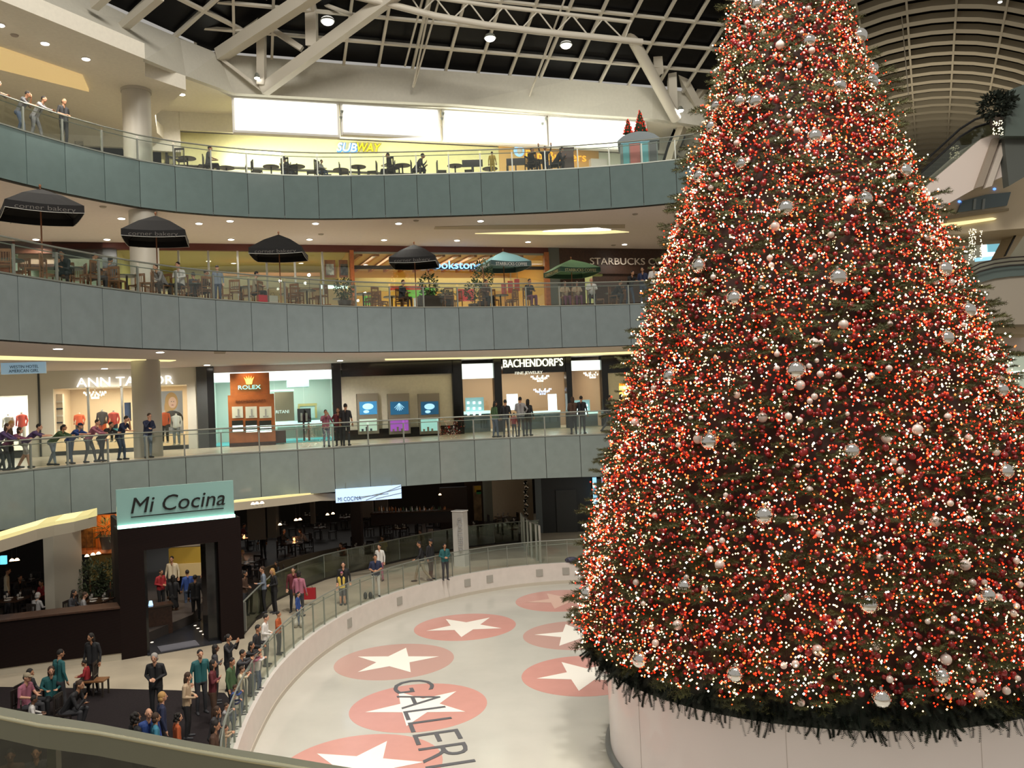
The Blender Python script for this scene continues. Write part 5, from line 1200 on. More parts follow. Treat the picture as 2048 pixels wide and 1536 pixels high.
furn('ceiling_baffle', 'white suspended ceiling element inside the jewellery shop', 'ceiling element', [(541, 748, 640, 757, 3.0, .5, mat('baffle_glow', (.8, .85, .7), .5, emit=(.95, 1, .8), es=.5), 'glowing_face'), (575, 760, 618, 774, 2.6, 1.2, mat('baffle_grey', (.45, .55, .52), .5), 'body'), (541, 779, 588, 783, 2.2, .8, M_white, 'shelf')], M_white)
# three showcases set in the beige panel
for i, (x0, x1, c1, c2, nm) in enumerate(((715, 757, (.05, .25, .5), (.45, .6, .5), 'left showcase with a blue picture above a pale display'), (777, 820, (.02, .12, .25), (.35, .1, .5), 'middle showcase with a fan of light above a purple display'), (838, 880, (.02, .1, .2), (.4, .75, .7), 'right showcase with a dark picture above a bright pale display'))):
    t = furn('showcase', nm + ' in the beige jewellery wall', 'showcase', [(x0, 787, x1, 868, -.3, .28, mat('showcase_steel', (.38, .35, .28), .35, .4), 'frame'), (x0 + 4, 803, x1 - 3, 829, -.33, .05, mat('showcase_pic_%d' % i, c1, .3, emit=c1, es=.55), 'picture'),
         (x0 + 4, 838, x1 - 3, 862, -.33, .05, mat('showcase_disp_%d' % i, c2, .3, emit=c2, es=.75), 'display')], M_steel)
    s0, s1, z0, z1 = wrect(x0 + 6, 806, x1 - 6, 824, off=-.36); b = MB(W0 + V((0, -.36, 0)), wd, wn)
    if i == 1:
        for k in range(7):
            g = -.9 + k * .3; mx = (s0 + s1) / 2; b.add([(mx - .01, 0, z1), (mx + .01, 0, z1), (mx + .32 * math.sin(g) + .02, 0, z1 - .4 * math.cos(g)), (mx + .32 * math.sin(g) - .02, 0, z1 - .4 * math.cos(g))], [(0, 1, 2, 3)])
    else: b.ell(((s0 + s1) / 2, 0, (z0 + z1) / 2 + .05), (.28, .02, .16), 14, 8); b.ell(((s0 + s1) / 2 - .1, 0, z0 + .02), (.15, .02, .08), 14, 8)
    b.build('light_shape', mat('showcase_lightblue', (.5, .8, .95), .3, emit=(.35, .7, .9), es=1.0), t)
    s0, s1, z0, z1 = wrect(x0 + 8, 842, x1 - 8, 862, off=-.4); b = MB(W0 + V((0, -.4, 0)), wd, wn)
    for k in range(3): b.box(s0 + k * .22, s0 + k * .22 + .1, 0, .05, z0, z0 + .12 + .1 * (k % 2))
    b.build('jewellery_stand', MATS['watch_silver'] if i else mat('stand_dark', (.05, .08, .1), .3), t)
# chandeliers
for x, y, o_, lab in ((1080, 757, 1.6, 'glowing crystal chandelier in the middle jewellery window'), (1185, 750, 1.6, 'small glowing chandelier in the right jewellery window'), (190, 790, 2.4, 'drum chandelier of glass strips inside the clothing shop'), (1085, 783, 2.5, 'pale blue glass flower lamp in the middle jewellery window')):
    s, z = onw(x, y, o_); c = W0 + wd * s + V((0, o_, z)); t = thing('chandelier', lab, 'chandelier', c)
    blue = 'flower' in lab
    m = MB(); nb = 40
    for k in range(nb):
        g = 2 * math.pi * k / nb; rr2 = (.5, .3, .16, .4)[k % 4]; m.ell((c.x + rr2 * math.cos(g), c.y + rr2 * math.sin(g), c.z + (.12, -.02, -.14, .02)[k % 4]), (.035, .035, .06), 6, 5)
    m.build('crystals', mat('crystal_blue' if blue else 'crystal_glow', (1, .9, .8), .3, emit=(.45, .6, 1) if blue else (1, .82, .68), es=1.6 if not blue else 1.0), t)
    m = MB(); m.tube([c, c + V((0, 0, 2.05 - c.z))], .012, 5); m.lathe((c.x, c.y, c.z - .03), [(.3, 0), (.3, .03)], 16); m.build('frame', M_steel, t)
for x0, y0, x1, y1, lab in ((1015, 788, 1036, 820, 'bright white arched display left in the middle jewellery window'), (1098, 788, 1114, 832, 'bright white arched display right in the middle jewellery window'), (932, 795, 968, 835, 'glass shelves with glowing jewellery in the left jewellery window'), (1150, 800, 1180, 830, 'glass shelves with glowing jewellery in the right jewellery window')):
    shelf = 'shelves' in lab
    t = furn('window_display', lab, 'display', [(x0, y0, x1, y1, .7, .15, mat('display_white', (1, 1, 1), .4, emit=(.85, 1, 1), es=1.6) if not shelf else mat('display_shelf', (.3, .5, .5), .3, emit=(.4, .8, .85), es=.35), 'panel')], M_white)
    if shelf:
        for k in range(9):
            xx = x0 + 3 + (k % 3) * (x1 - x0 - 8) / 2.4; yy = y0 + 8 + (k // 3) * (y1 - y0 - 6) / 3; s0, s1, z0, z1 = wrect(xx, yy, xx + 4, yy + 5, off=.5); b = MB(W0 + V((0, .5, 0)), wd, wn); b.box(s0, s1, 0, .1, z0, z1); b.build('jewellery_piece', mat('jewel_glow', (1, 1, 1), .3, emit=(.8, .95, 1), es=2), t)
for x0, x1 in ((925, 985), (1045, 1125), (1145, 1200)):
    furn('glass_counter', 'lit glass counter in the jewellery window seen between x' if 0 else {925: 'lit glass counter in the left jewellery window', 1045: 'lit glass counter in the middle jewellery window', 1145: 'lit glass counter in the right jewellery window'}[x0], 'counter',
         [(x0 + 2, 822, x1 - 4, 828, .5, .6, MATS['counter_glow'], 'light_top'), (x0 + 2, 828, x1 - 4, 868, .55, .5, mat('counter_dark_teal', (.06, .12, .14), .3), 'front')], M_black)
furn('gold_display', 'small gold lit display window at the right, beside the tree', 'display', [(1242, 772, 1262, 800, .6, .1, mat('gold_panel', (.8, .6, .2), .4, emit=(1, .7, .2), es=.8), 'panel'), (1240, 808, 1268, 842, .5, .4, mat('gold_pedestal', (.6, .45, .15), .4, emit=(1, .8, .35), es=.3), 'pedestal')], M_beigep)
# clothing shop: mannequins, poster, tables
def mannequin(x, yb, o_, top, bot, lab, h=1.7, headless=True):
    s, _ = onw(x, yb, o_); _, z = onw(x, yb, o_); c = W0 + wd * s + V((0, o_, z)); t = thing('mannequin', lab, 'mannequin', c); a = (c.x, c.y, c.z); k = h / 1.7
    m = MB(a); m.lathe((0, 0, 0), [(.1, .82 * k), (.19, .9 * k), (.15, 1.1 * k), (.21, 1.35 * k), (.2, 1.42 * k), (.06, 1.47 * k)], 16)
    for sg in (-1, 1): m.tube([V(a) + V((sg * .2, 0, 1.4 * k)), V(a) + V((sg * .26, .02, 1.15 * k)), V(a) + V((sg * .24, -.05, .9 * k))], .055, 8, r1=.035)
    m.build('top', top, t)
    m = MB(a)
    for sg in (-1, 1): m.tube([V(a) + V((sg * .09, 0, .88 * k)), V(a) + V((sg * .11, -.02, .48 * k)), V(a) + V((sg * .12, 0, .06))], .1, 10, r1=.055)
    m.build('trousers', bot, t)
    m = MB(a); m.lathe((0, 0, 0), [(.05, 1.45 * k), (.045, 1.56 * k)], 10); m.lathe((0, 0, 0), [(.25, 0), (.25, .02)], 16)
    for sg in (-1, 1): m.ell((sg * .12, -.05, .05), (.05, .12, .045), 8, 6)
    m.build('neck_and_stand', mat('mannequin_white', (.75, .7, .62), .4), t)
M_or = mat('orange_cloth', (.75, .12, .03), .7); M_wc = mat('white_cloth', (.8, .78, .74), .7); M_bk = mat('black_cloth', (.02, .02, .022), .7); M_rc = mat('red_cloth', (.6, .05, .02), .7)
mannequin(331, 886, .6, M_or, M_bk, 'mannequin in an orange cardigan and dark trousers right of the column', 1.75); mannequin(354, 890, .45, M_wc, mat('denim_cloth', (.25, .27, .3), .8), 'mannequin in a white top right of the orange one', 1.7)
mannequin(206, 885, .8, mat('dark_patterned_cloth', (.06, .04, .035), .7), M_or, 'mannequin in a dark jacket and orange skirt behind the leaning visitors', 1.75); mannequin(229, 884, 1.2, M_rc, M_bk, 'mannequin in a red top left of the column', 1.7); mannequin(18, 892, 1.0, M_wc, M_bk, 'pale mannequin in the far left shop window', 1.65); mannequin(45, 890, .9, M_rc, M_wc, 'mannequin in red in the far left shop window')
mannequin(160, 880, 2.6, M_or, M_bk, 'mannequin deep inside the clothing shop', 1.5)
po = furn('fashion_poster', 'large poster of a smiling blonde woman in the clothing shop window', 'poster', [(318, 782, 366, 868, .9, .05, mat('poster_ground_glow', (.42, .40, .38), .6, emit=(.42, .40, .38), es=.45), 'sheet')], M_white)  # sheet, hair and face carry a faint glow that paints them brighter
def pell(nm, x, y, rx, rz_, m_, o_): s, z = onw(x, y, o_); b = MB(W0 + V((0, o_, 0)), wd, wn); b.ell((s, 0, z), (rx, .012, rz_), 18, 12); b.build(nm, m_, po)
pell('hair', 343, 803, .30, .46, mat('poster_hair_glow', (.55, .32, .13), .6, emit=(.55, .32, .13), es=.45), .88); pell('hair', 334, 815, .12, .35, MATS['poster_hair_glow'], .87); pell('face', 345, 805, .19, .28, mat('poster_skin_glow', (.78, .50, .36), .6, emit=(.78, .50, .36), es=.45), .85); pell('shoulders', 345, 838, .5, .42, mat('poster_dark', (.10, .10, .11), .7), .86)
for dx in (-2.2, 2.2): pell('eye', 345 + dx, 803, .025, .015, M_black, .83)
pell('mouth', 345, 810, .06, .02, mat('poster_lips', (.7, .2, .18), .5), .83)
furn('clothing_shelf', 'white lit shelving with folded clothes at the left inside the clothing shop', 'shelf', [(110, 788, 126, 870, 1.5, .4, mat('shelf_lit', (.8, .68, .55), .6), 'case')] + [(111, 802 + i * 14, 125, 805 + i * 14, 1.42, .1, M_bk if i % 2 else M_wc, 'folded_clothes') for i in range(5)], M_white)
furn('clothing_table', 'display table with folded clothes in the clothing shop window', 'table', [(190, 862, 246, 866, .7, .7, M_white, 'tabletop'), (194, 866, 200, 890, .8, .1, M_white, 'leg'), (236, 866, 242, 890, .8, .1, M_white, 'leg'), (196, 856, 212, 862, .8, .4, M_or, 'folded_clothes'), (218, 857, 236, 862, .8, .4, mat('teal_cloth', (.05, .3, .35), .7), 'folded_clothes')], M_white)
furn('blue_banner', 'narrow dark blue banner left of the column inside the clothing shop', 'banner', [(249, 805, 262, 842, 1.0, .04, mat('navy_banner', (.03, .06, .16), .6), 'sheet')], M_white)
furn('lit_screen', 'blown out white lit wall panel in the far left shop', 'panel', [(0, 800, 38, 870, 2.6, .1, mat('lit_panel_soft', (1, 1, 1), .5, emit=(1, .95, .9), es=1.1), 'panel')], M_white)

# ---- second level interiors
for x0, y0, x1, y1, o_, col, lab in ((780, 572, 850, 580, 1.8, (.75, .08, .05), 'red display wall left inside the bookshop'), (800, 580, 846, 596, 1.6, (.25, .7, .08), 'lime green display board left inside the bookshop'), (848, 576, 870, 590, 1.5, (.22, .7, .1), 'lime green sign right of the red display wall'), (916, 578, 948, 602, 1.4, (.7, .05, .05), 'red round-cornered sale sign in the bookshop'), (828, 596, 843, 614, 1.2, (.75, .72, .68), 'white notice board at the bookshop entrance'), (728, 592, 744, 610, 1.2, (.2, .65, .1), 'green and orange box display at the left bookshop window')):
    furn('display_board', lab, 'display', [(x0, y0, x1, y1, o_, .12, mat('board_%d' % x0, col, .5, emit=col, es=.35), 'board')], M_white, 2)
for i in range(3):
    furn('hanging_banner', ['left', 'middle', 'right'][i] + ' of the three red banners on the yellow wall inside the bookshop', 'banner', [(1003 + i * 13, 566 - i * 4, 1013 + i * 13, 590 - i * 4, 2.2, .03, mat('banner_red', (.7, .06, .06), .5), 'cloth'), (1007 + i * 13, 500, 1008 + i * 13, 566 - i * 4, 2.2, .02, M_steel, 'hanger')], M_white, 2, 'red banners in the bookshop')
for x0, x1, lab in ((652, 668, 'framed picture of a coffee cup right in the bakery window'), (681, 697, 'dark framed poster at the right end of the bakery window')):
    furn('framed_picture', lab, 'picture', [(x0 - 3, 520, x1 + 3, 555, .5, .05, M_wood, 'frame'), (x0, 528, x1, 550, .45, .05, mat('pic_%d' % x0, (.1, .1, .1) if x0 > 670 else (.5, .5, .45), .5, noise=.8, nscale=6), 'picture')], M_wood, 2)
furn('bakery_counter', 'long wooden counter inside the bakery window', 'counter', [(440, 545, 640, 552, 3.6, .5, mat('counter_wood', (.45, .22, .1), .5), 'worktop'), (440, 552, 640, 575, 3.65, .4, mat('counter_front', (.35, .3, .2), .5), 'front')], M_wood, 2)
furn('light_strip', 'bright green-white light strip behind the patio tables', 'light', [(640, 570, 696, 577, 1.0, .1, mat('strip_green', (.8, 1, .9), .4, emit=(.75, 1, .85), es=2.2), 'tube')], M_white, 2)
furn('menu_lightbox', 'greenish white lit menu panel at the left end of the patio', 'light', [(36, 478, 104, 502, 1.0, .1, mat('panel_green', (.8, 1, .9), .4, emit=(.72, 1, .8), es=.8), 'panel')], M_white, 2)
furn('bakery_logo', 'small round brown logo on a white plate left of the column on the patio', 'sign', [(142, 507, 160, 516, .4, .05, M_white, 'plate'), (148, 508, 154, 515, .35, .05, M_wood, 'logo')], M_white, 2)
furn('cafe_counter', 'beige counter front at the far left of the patio', 'counter', [(36, 500, 108, 530, .2, .8, mat('cafe_counter_front', (.40, .30, .2), .6), 'front'), (36, 528, 108, 534, .1, .9, M_brown, 'worktop')], M_wood, 2)
for x, y in ((618, 550), (730, 587), (560, 562), (1126, 549), (1159, 549)):
    s, z = onw(x, y, -1.5); c = W0 + wd * s + V((0, -1.5, z)); m = MB(); m.ell(c, (.07, .07, .07), 12, 8); t = thing('table_lamp', 'small bright lamp shining on the patio near x' if 0 else {618: 'star-bright lamp between the third parasol and the bookshop', 730: 'bright lamp low at the left side of the bookshop', 560: 'small lamp below the third black parasol', 1126: 'left of two small lamps under the green parasol', 1159: 'right of two small lamps under the green parasol'}[x], 'lamp', c)
    m.build('bulb', mat('bulb_white_60', (1, 1, 1), .5, emit=(1, .97, .9), es=30 if x in (618, 730) else 8) if x in (618, 730) else mat('bulb_small', (1, 1, 1), .5, emit=(1, 1, .9), es=8), t); m = MB(); m.tube([c, (c.x, c.y, LV[2])], .012, 5); m.build('stand', M_cd, t)
# café menu kiosk
furn('menu_kiosk', 'yellow-green lit menu stand under the green parasol', 'stand', [(1172, 552, 1186, 606, -2.5, .1, mat('menu_green', (.5, .5, .2), .5, emit=(.7, .75, .3), es=.3), 'panel'), (1120, 548, 1205, 552, -2.5, .2, mat('menu_green2', (.35, .4, .15), .5), 'shelf'), (1176, 606, 1182, 620, -2.5, .1, M_cd, 'leg')], M_white, 2)
M_ledge = M_cd

# ================================================================ right side: escalator and far balconies
def extr(name, px, Y, dep, m_, parent=None, **k):
    P = [aty(x, y, Y) for x, y in px]; n = len(P)
    m = MB(); m.add([tuple(p) for p in P] + [(p.x, p.y + dep, p.z) for p in P], [tuple(range(n))[::-1], tuple(range(n, 2 * n))] + [(i, (i + 1) % n, n + (i + 1) % n, n + i) for i in range(n)], raw=True)
    o = m.build(name, m_, parent)
    if parent is None: tag(o, k.get('label'), k.get('cat'), None, k.get('kind'))
    return o
M_esc = mat('escalator_cladding', (.78, .68, .62), .6); M_tan = mat('tan_soffit', (.66, .56, .40), .7); M_gg = mat('grey_green_glass', (.10, .13, .115), .3)
es_ = thing('escalator', 'escalator with dark handrails climbing to the upper right behind the tree', 'escalator', aty(1900, 380, 34))
extr('cladding', [(1790, 470), (1790, 430), (1875, 352), (1918, 316), (1945, 292), (1962, 278), (1985, 270), (2060, 268), (2060, 330), (1952, 376), (1895, 408), (1850, 440)], 34, 1.6, M_esc, es_)
extr('balustrade', [(1790, 428), (1875, 350), (1918, 314), (1945, 290), (1962, 276), (1985, 268), (2060, 266), (2060, 246), (1975, 249), (1950, 256), (1920, 276), (1870, 322), (1790, 395)], 34.1, .03, glass('escalator_glass', (.60, .64, .58), .08), es_)
for dY, dy in ((34.0, 0), (35.5, -16)):
    P = [aty(x, y + dy, dY) for x, y in ((1790, 392), (1870, 320), (1920, 274), (1950, 255), (1975, 247), (2010, 244), (2060, 243))]; m = MB(); m.tube(P, .05, 8); m.build('handrail', M_black, es_)
for x0, x1, mm in ((1966, 1978, mat('stripe_a', (.36, .30, .24), .6)), (1984, 1996, mat('stripe_b', (.62, .55, .48), .6))):
    extr('support_leg', [(x0 + 22, 276), (x1 + 22, 276), (x1 - 12, 372), (x0 - 14, 376)], 33.8, .3, mm, es_)
extr('trim_40', [(2008, 275), (2090, 270), (2090, 330), (2028, 366), (2018, 372)], 33.6, .4, mat('grey_green_pier', (.22, .22, .18), .6), kind='structure')
lg = extr('window_20', [(2016, 190), (2024, 178), (2100, 150), (2100, 272), (2010, 272)], 33.2, .4, M_gg, kind='structure')
extr('trim_41', [(1893, 470), (1895, 408), (1952, 373), (2048, 330), (2110, 300), (2110, 452), (2000, 460), (1940, 466)], 36, 4, M_tan, kind='structure')
extr('window_21', [(1925, 402), (1972, 389), (2022, 384), (2014, 411), (1915, 425)], 35.9, .15, mat('blue_grey_window', (.12, .17, .19), .25), kind='structure')
for x in (1948, 1966): extr('trim_42', [(x, 398), (x + 5, 397), (x + 3, 418), (x - 2, 419)], 35.85, .05, mat('window_reflection', (.28, .33, .34), .4), kind='structure')  # pale bars paint reflections onto the window
extr('cove_glow', [(1880, 448), (1880, 455), (1900, 453), (1990, 439), (1994, 437), (1985, 435)], 35.9, .1, M_cove, label='pointed yellow light line under the far balcony right of the tree', cat='light')
extr('trim_43', [(1890, 432), (2018, 416), (2018, 421), (1890, 440)], 35.92, .1, mat('tan_shadow', (.34, .28, .18), .7), kind='structure')  # dark tan strip paints a shadow on the balcony
for x, y in ((1919, 403), (1989, 378)): c = aty(x, y, 35.98); m = MB(); m.ell(c, (.07, .05, .05), 8, 6); tag(m.build('blue_lamp', mat('blue_led', (.1, .3, 1), .4, emit=(.12, .3, 1), es=2)), ('lower' if x < 1950 else 'upper') + ' of two tiny blue lamps on the far balcony right of the tree', 'lamp')
extr('wall_far_right', [(1900, 455), (2110, 440), (2110, 860), (1900, 860)], 46, .3, mat('far_wall', (.36, .34, .26), .7), kind='structure')
M_cyw = mat('shop_cyan', (.2, .5, .6), .4, emit=(.22, .55, .65), es=.7); M_cywh = mat('shop_cyan_white', (.9, 1, 1), .4, emit=(.9, 1, 1), es=1.8)
fs_ = thing('far_shop_window', 'blue lit shop window on the far balcony right of the tree', 'shop window', aty(1985, 490, 44))
extr('glow', [(1963, 470), (2006, 466), (2006, 512), (1966, 514)], 44, .1, M_cywh, fs_); extr('screen', [(1974, 478), (2006, 474), (2006, 503), (1976, 504)], 43.9, .08, M_cyw, fs_); extr('glow', [(2012, 466), (2034, 464), (2034, 470), (2013, 473)], 44, .1, M_cywh, fs_)
extr('glow', [(1950, 516), (1988, 512), (2022, 510), (2010, 517), (1952, 523)], 43, .1, MATS['cyan_panel'], fs_)
er = thing('escalator', 'second escalator seen below the far balcony at the right edge', 'escalator', aty(2030, 490, 38))
extr('cladding', [(2040, 452), (2060, 452), (2020, 513), (2006, 514)], 38, 1, M_tan, er); extr('handrail', [(2040, 450), (2043, 450), (2012, 512), (2009, 513)], 37.8, .1, M_black, er)
# lower fascia pieces right of the tree
P = [(1938, 552), (1960, 541), (1990, 533), (2020, 529), (2100, 524)]
for nm, y0, y1, mm, lab in (('trim_44', 0, 24, mat('far_glass_rail', (.12, .16, .15), .25), None),):
    extr(nm, [(x, y + y0) for x, y in P] + [(x, y + y1) for x, y in P[::-1]], 34.5, .15, mm, kind='structure')
fr2 = thing('glass_railing', 'curved dark handrails on the far balcony at the right edge', 'railing', aty(1980, 530, 34.3))
for dy in (-14, -6, 2): m = MB(); m.tube([aty(x, y + dy, 34.3) for x, y in P], .03, 6); m.build('handrail', M_cd, fr2)
extr('trim_45', [(1938, 578), (1960, 566), (2000, 554), (2040, 548), (2100, 548), (2100, 648), (1938, 650)], 34.6, 3, mat('far_fascia', (.42, .37, .30), .6), kind='structure')
extr('trim_46', [(1990, 652), (2100, 650), (2100, 668), (1990, 668)], 36, 4, M_tan, kind='structure')
extr('trim_47', [(2000, 676), (2030, 672), (2100, 670), (2100, 700), (2000, 706)], 38, 1, M_esc, kind='structure')
extr('window_22', [(1990, 706), (2100, 704), (2100, 790), (1990, 790)], 45, .3, mat('far_shop_pale', (.5, .55, .45), .5, emit=(.7, .8, .62), es=.35), kind='structure')
extr('light_tube', [(2000, 746), (2040, 742), (2040, 748), (2000, 752)], 44.94, .05, M_cywh, label='short white glowing tube low at the right edge beside the tree', cat='light')
# plant on the landing, light curtain
t = thing('hanging_plant', 'dark bushy plant on the escalator landing at the upper right', 'plant', aty(1990, 240, 33))
c = aty(1990, 215, 33); leafball('foliage', (c.x, c.y, c.z), (.55, .4, .55), 420, mat('dark_leaves', (.008, .014, .007), .8), t, .22, .05); c2 = aty(2012, 200, 33); leafball('foliage', (c2.x, c2.y, c2.z), (.4, .3, .3), 160, MATS['dark_leaves'], t, .2, .05)
m = MB(); m.lathe(tuple(aty(1992, 238, 33)), [(.2, -.3), (.26, 0)], 12); m.build('planter', M_pot, t)
for (xa, xb, ya, yb, n_, lab) in ((1940, 1962, 458, 520, 130, 'curtain of tiny warm lights hanging right of the tree'), (1988, 2004, 241, 270, 50, 'cluster of tiny greenish lights below the landing plant')):
    m = MB()
    for k in range(n_): m.ell(aty(rnd.choice([xa, xa + 5, xa + 10, xb]) + rnd.uniform(-2, 2), rnd.uniform(ya, yb), 36 if ya > 300 else 32.5), (.018, .018, .018), 6, 4)
    tag(m.build('light_curtain', mat('tiny_warm', (1, .9, .6), .4, emit=(1, .9, .6), es=3)), lab, 'lights', None, 'stuff')
# ================================================================ people
def rotx(a): return Matrix.Rotation(-math.radians(a), 3, 'X')      # positive leans forward (+Y)
def build_pose(lean=0, head=0, pel=(0, 0, .93), legs=None, arms=None, turn=0, skirt=False):
    """returns capsules (a, b, ra, rb, region), ellipsoids and the head frame; local +Y is forwards, height 1.75"""
    caps = []; ells = []; pel = V(pel); R = rotx(lean)
    def tp(x, y, z): return pel + R @ V((x, y, z))
    for s in (-1, 1):
        caps.append((tp(s * .075, 0, -.02), tp(s * .085, 0, .22), .105, .095, 1)); caps.append((tp(s * .085, 0, .22), tp(s * .10, .0, .44), .095, .095, 1))
        caps.append((tp(s * .05, 0, .50), tp(s * .175, 0, .475), .06, .062, 1)); ells.append((tp(s * .07, -.01, -.06), (.10, .115, .11), 2))
    nk = tp(0, .01, .50); hR = rotx(lean * .45 + head) @ Matrix.Rotation(math.radians(turn), 3, 'Z'); hc = nk + rotx(lean * .8) @ V((0, .01, .10)) + hR @ V((0, .015, .11))
    caps.append((nk, hc - hR @ V((0, .01, .05)), .052, .05, 0))
    ells.append((hc, (.073, .090, .108), 0, hR)); ells.append((hc + hR @ V((0, .035, -.06)), (.05, .055, .05), 0, hR))
    caps.append((hc + hR @ V((0, .088, .01)), hc + hR @ V((0, .104, -.022)), .010, .015, 0))
    for s in (-1, 1): ells.append((hc + hR @ V((s * .076, -.005, -.01)), (.014, .02, .03), 0, hR))
    legs = legs or [((.10, .02, .50), (.11, -.02, .085), (.13, 1)), ((-.10, .02, .50), (-.11, -.02, .085), (-.13, 1))]
    for kn, an, td in legs:
        kn, an = V(kn), V(an); hp = pel + V((math.copysign(.09, kn.x), 0, -.05))
        caps.append((hp, kn, .095, .062, 2)); caps.append((kn, kn.lerp(an, .35), .060, .060, 5)); caps.append((kn.lerp(an, .35), an, .060, .043, 5))
        d = V((td[0], td[1], 0)).normalized(); caps.append((an - d * .045 + V((0, 0, -.045)), an + d * .16 + V((0, 0, -.052)), .042, .032, 3)); caps.append((an, an + V((0, 0, -.03)), .042, .045, 3))
    arms = arms or [((.245, -.02, 1.16), (.27, .05, .92), (0, .25, -1)), ((-.245, -.02, 1.16), (-.27, .05, .92), (0, .25, -1))]
    for el, wr, hd in arms:
        el, wr = V(el), V(wr); s = math.copysign(1, el.x); sh = tp(s * .185, 0, .455); caps.append((sh, el, .055, .044, 1)); caps.append((el, wr, .042, .030, 4))
        hd = V(hd).normalized(); u = V((-s, 0, .2)); u = (u - hd * u.dot(hd)).normalized(); nv = hd.cross(u)
        caps.append((wr, wr + hd * .06, .028, .030, 0)); caps.append((wr + hd * .05 + u * .02, wr + hd * .075 + u * .018, .02, .018, 0)); caps.append((wr + hd * .05 - u * .02, wr + hd * .075 - u * .018, .02, .018, 0))
        for k, (o_, L) in enumerate(((.03, .062), (.011, .072), (-.010, .068), (-.030, .052))):
            a = wr + hd * .078 + u * o_; b = a + hd * L * .55 + u * o_ * .25; c = b + hd * L * .45 + nv * .012 * s; caps.append((a, b, .0095, .009, 0)); caps.append((b, c, .009, .008, 0))
        a = wr + hd * .025 + u * .03; caps.append((a, a + hd * .035 + u * .03, .011, .010, 0)); caps.append((a + hd * .035 + u * .03, a + hd * .068 + u * .034, .010, .009, 0))
    if skirt:
        for k in range(10): g = k * .628; caps.append((pel + V((.05 * math.cos(g), .05 * math.sin(g), .02)), pel + V((.17 * math.cos(g), .14 * math.sin(g), -.42)), .06, .04, 2))
    return caps, ells, hc, hR
def cap_mesh(b, a, c, ra, rc, n=8):
    a, c = V(a), V(c); d = c - a; L = d.length
    if L < 1e-5: d = V((0, 0, 1))
    d = d.normalized(); u = d.orthogonal().normalized(); w_ = d.cross(u); vs = [a - d * ra]; rings = []
    for (q, r, s) in ((a, ra * .75, -.66), (a, ra, 0), (c, rc, 0), (c, rc * .75, .66)):
        ctr = q + d * (r if False else (ra if q is a else rc)) * s; k = len(vs)
        vs += [ctr + (u * math.cos(2 * math.pi * j / n) + w_ * math.sin(2 * math.pi * j / n)) * r for j in range(n)]; rings.append(k)
    vs.append(c + d * rc); fs = []
    for j in range(n):
        fs.append((0, rings[0] + (j + 1) % n, rings[0] + j)); fs.append((len(vs) - 1, rings[3] + j, rings[3] + (j + 1) % n))
        for k in range(3): fs.append((rings[k] + j, rings[k] + (j + 1) % n, rings[k + 1] + (j + 1) % n, rings[k + 1] + j))
    b.add([tuple(v) for v in vs], fs, True, raw=True)
POSES = {}
def pose_mesh(key, **kw):
    caps, ells, hc, hR = build_pose(**kw)
    b = MB()
    for c in caps: cap_mesh(b, *c[:4])
    for e in ells: b.ell(e[0], e[1], 14, 10, e[3] if len(e) > 3 else None)
    me = bpy.data.meshes.new('tmp'); me.from_pydata(b.v, [], b.f)
    o = bpy.data.objects.new('tmp', me); C.objects.link(o)
    bm = bmesh.new(); bm.from_mesh(me); bmesh.ops.recalc_face_normals(bm, faces=bm.faces); bm.to_mesh(me); bm.free()
    r = o.modifiers.new('r', 'REMESH'); r.mode = 'VOXEL'; r.voxel_size = .0105
    s = o.modifiers.new('s', 'SMOOTH'); s.factor = .5; s.iterations = 2
    bpy.context.view_layer.update()
    body = bpy.data.meshes.new_from_object(o.evaluated_get(bpy.context.evaluated_depsgraph_get())); bpy.data.objects.remove(o)
    body.name = 'body_' + key
    n = len(body.polygons); cen = np.empty(n * 3); body.polygons.foreach_get('center', cen); cen = cen.reshape(-1, 3)
    best = np.full(n, 9.); reg = np.zeros(n, int)
    for a, c, ra, rc, g in [(c[0], c[1], c[2], c[3], c[4]) for c in caps]:
        a, c = np.array(a), np.array(c); d = c - a; L = max((d * d).sum(), 1e-9); t = np.clip(((cen - a) @ d) / L, 0, 1); dd = np.linalg.norm(cen - a - t[:, None] * d, axis=1) - (ra + (rc - ra) * t)
        k = dd < best; best[k] = dd[k]; reg[k] = g
    for e in ells:
        dd = (np.linalg.norm((cen - np.array(e[0])) / np.array(e[1]), axis=1) - 1) * min(e[1]); k = dd < best; best[k] = dd[k]; reg[k] = e[2]
    body.materials.clear()
    for i in range(6): body.materials.append(M_white)
    body.polygons.foreach_set('material_index', reg.astype(np.int32)); body.polygons.foreach_set('use_smooth', np.ones(n, bool)); body.update()
    POSES[key] = (body, hc, hR)
pose_mesh('stand')
pose_mesh('stand2', legs=[((.11, .05, .50), (.14, .06, .085), (.4, 1)), ((-.09, .0, .50), (-.1, -.05, .085), (-.2, 1))], head=12, turn=-15)
pose_mesh('skirt', skirt=True, arms=[((.23, -.02, 1.16), (.2, .14, .98), (-.3, 1, .1)), ((-.24, -.02, 1.16), (-.25, .06, .92), (0, .25, -1))])
pose_mesh('clasp', arms=[((.25, -.02, 1.16), (.07, .22, 1.08), (-1, .2, 0)), ((-.25, -.02, 1.16), (-.07, .22, 1.10), (1, .2, 0))], head=10)
pose_mesh('crossed', arms=[((.24, .03, 1.18), (-.06, .19, 1.22), (-1, -.1, .1)), ((-.24, .03, 1.18), (.06, .17, 1.17), (1, -.1, .1))])
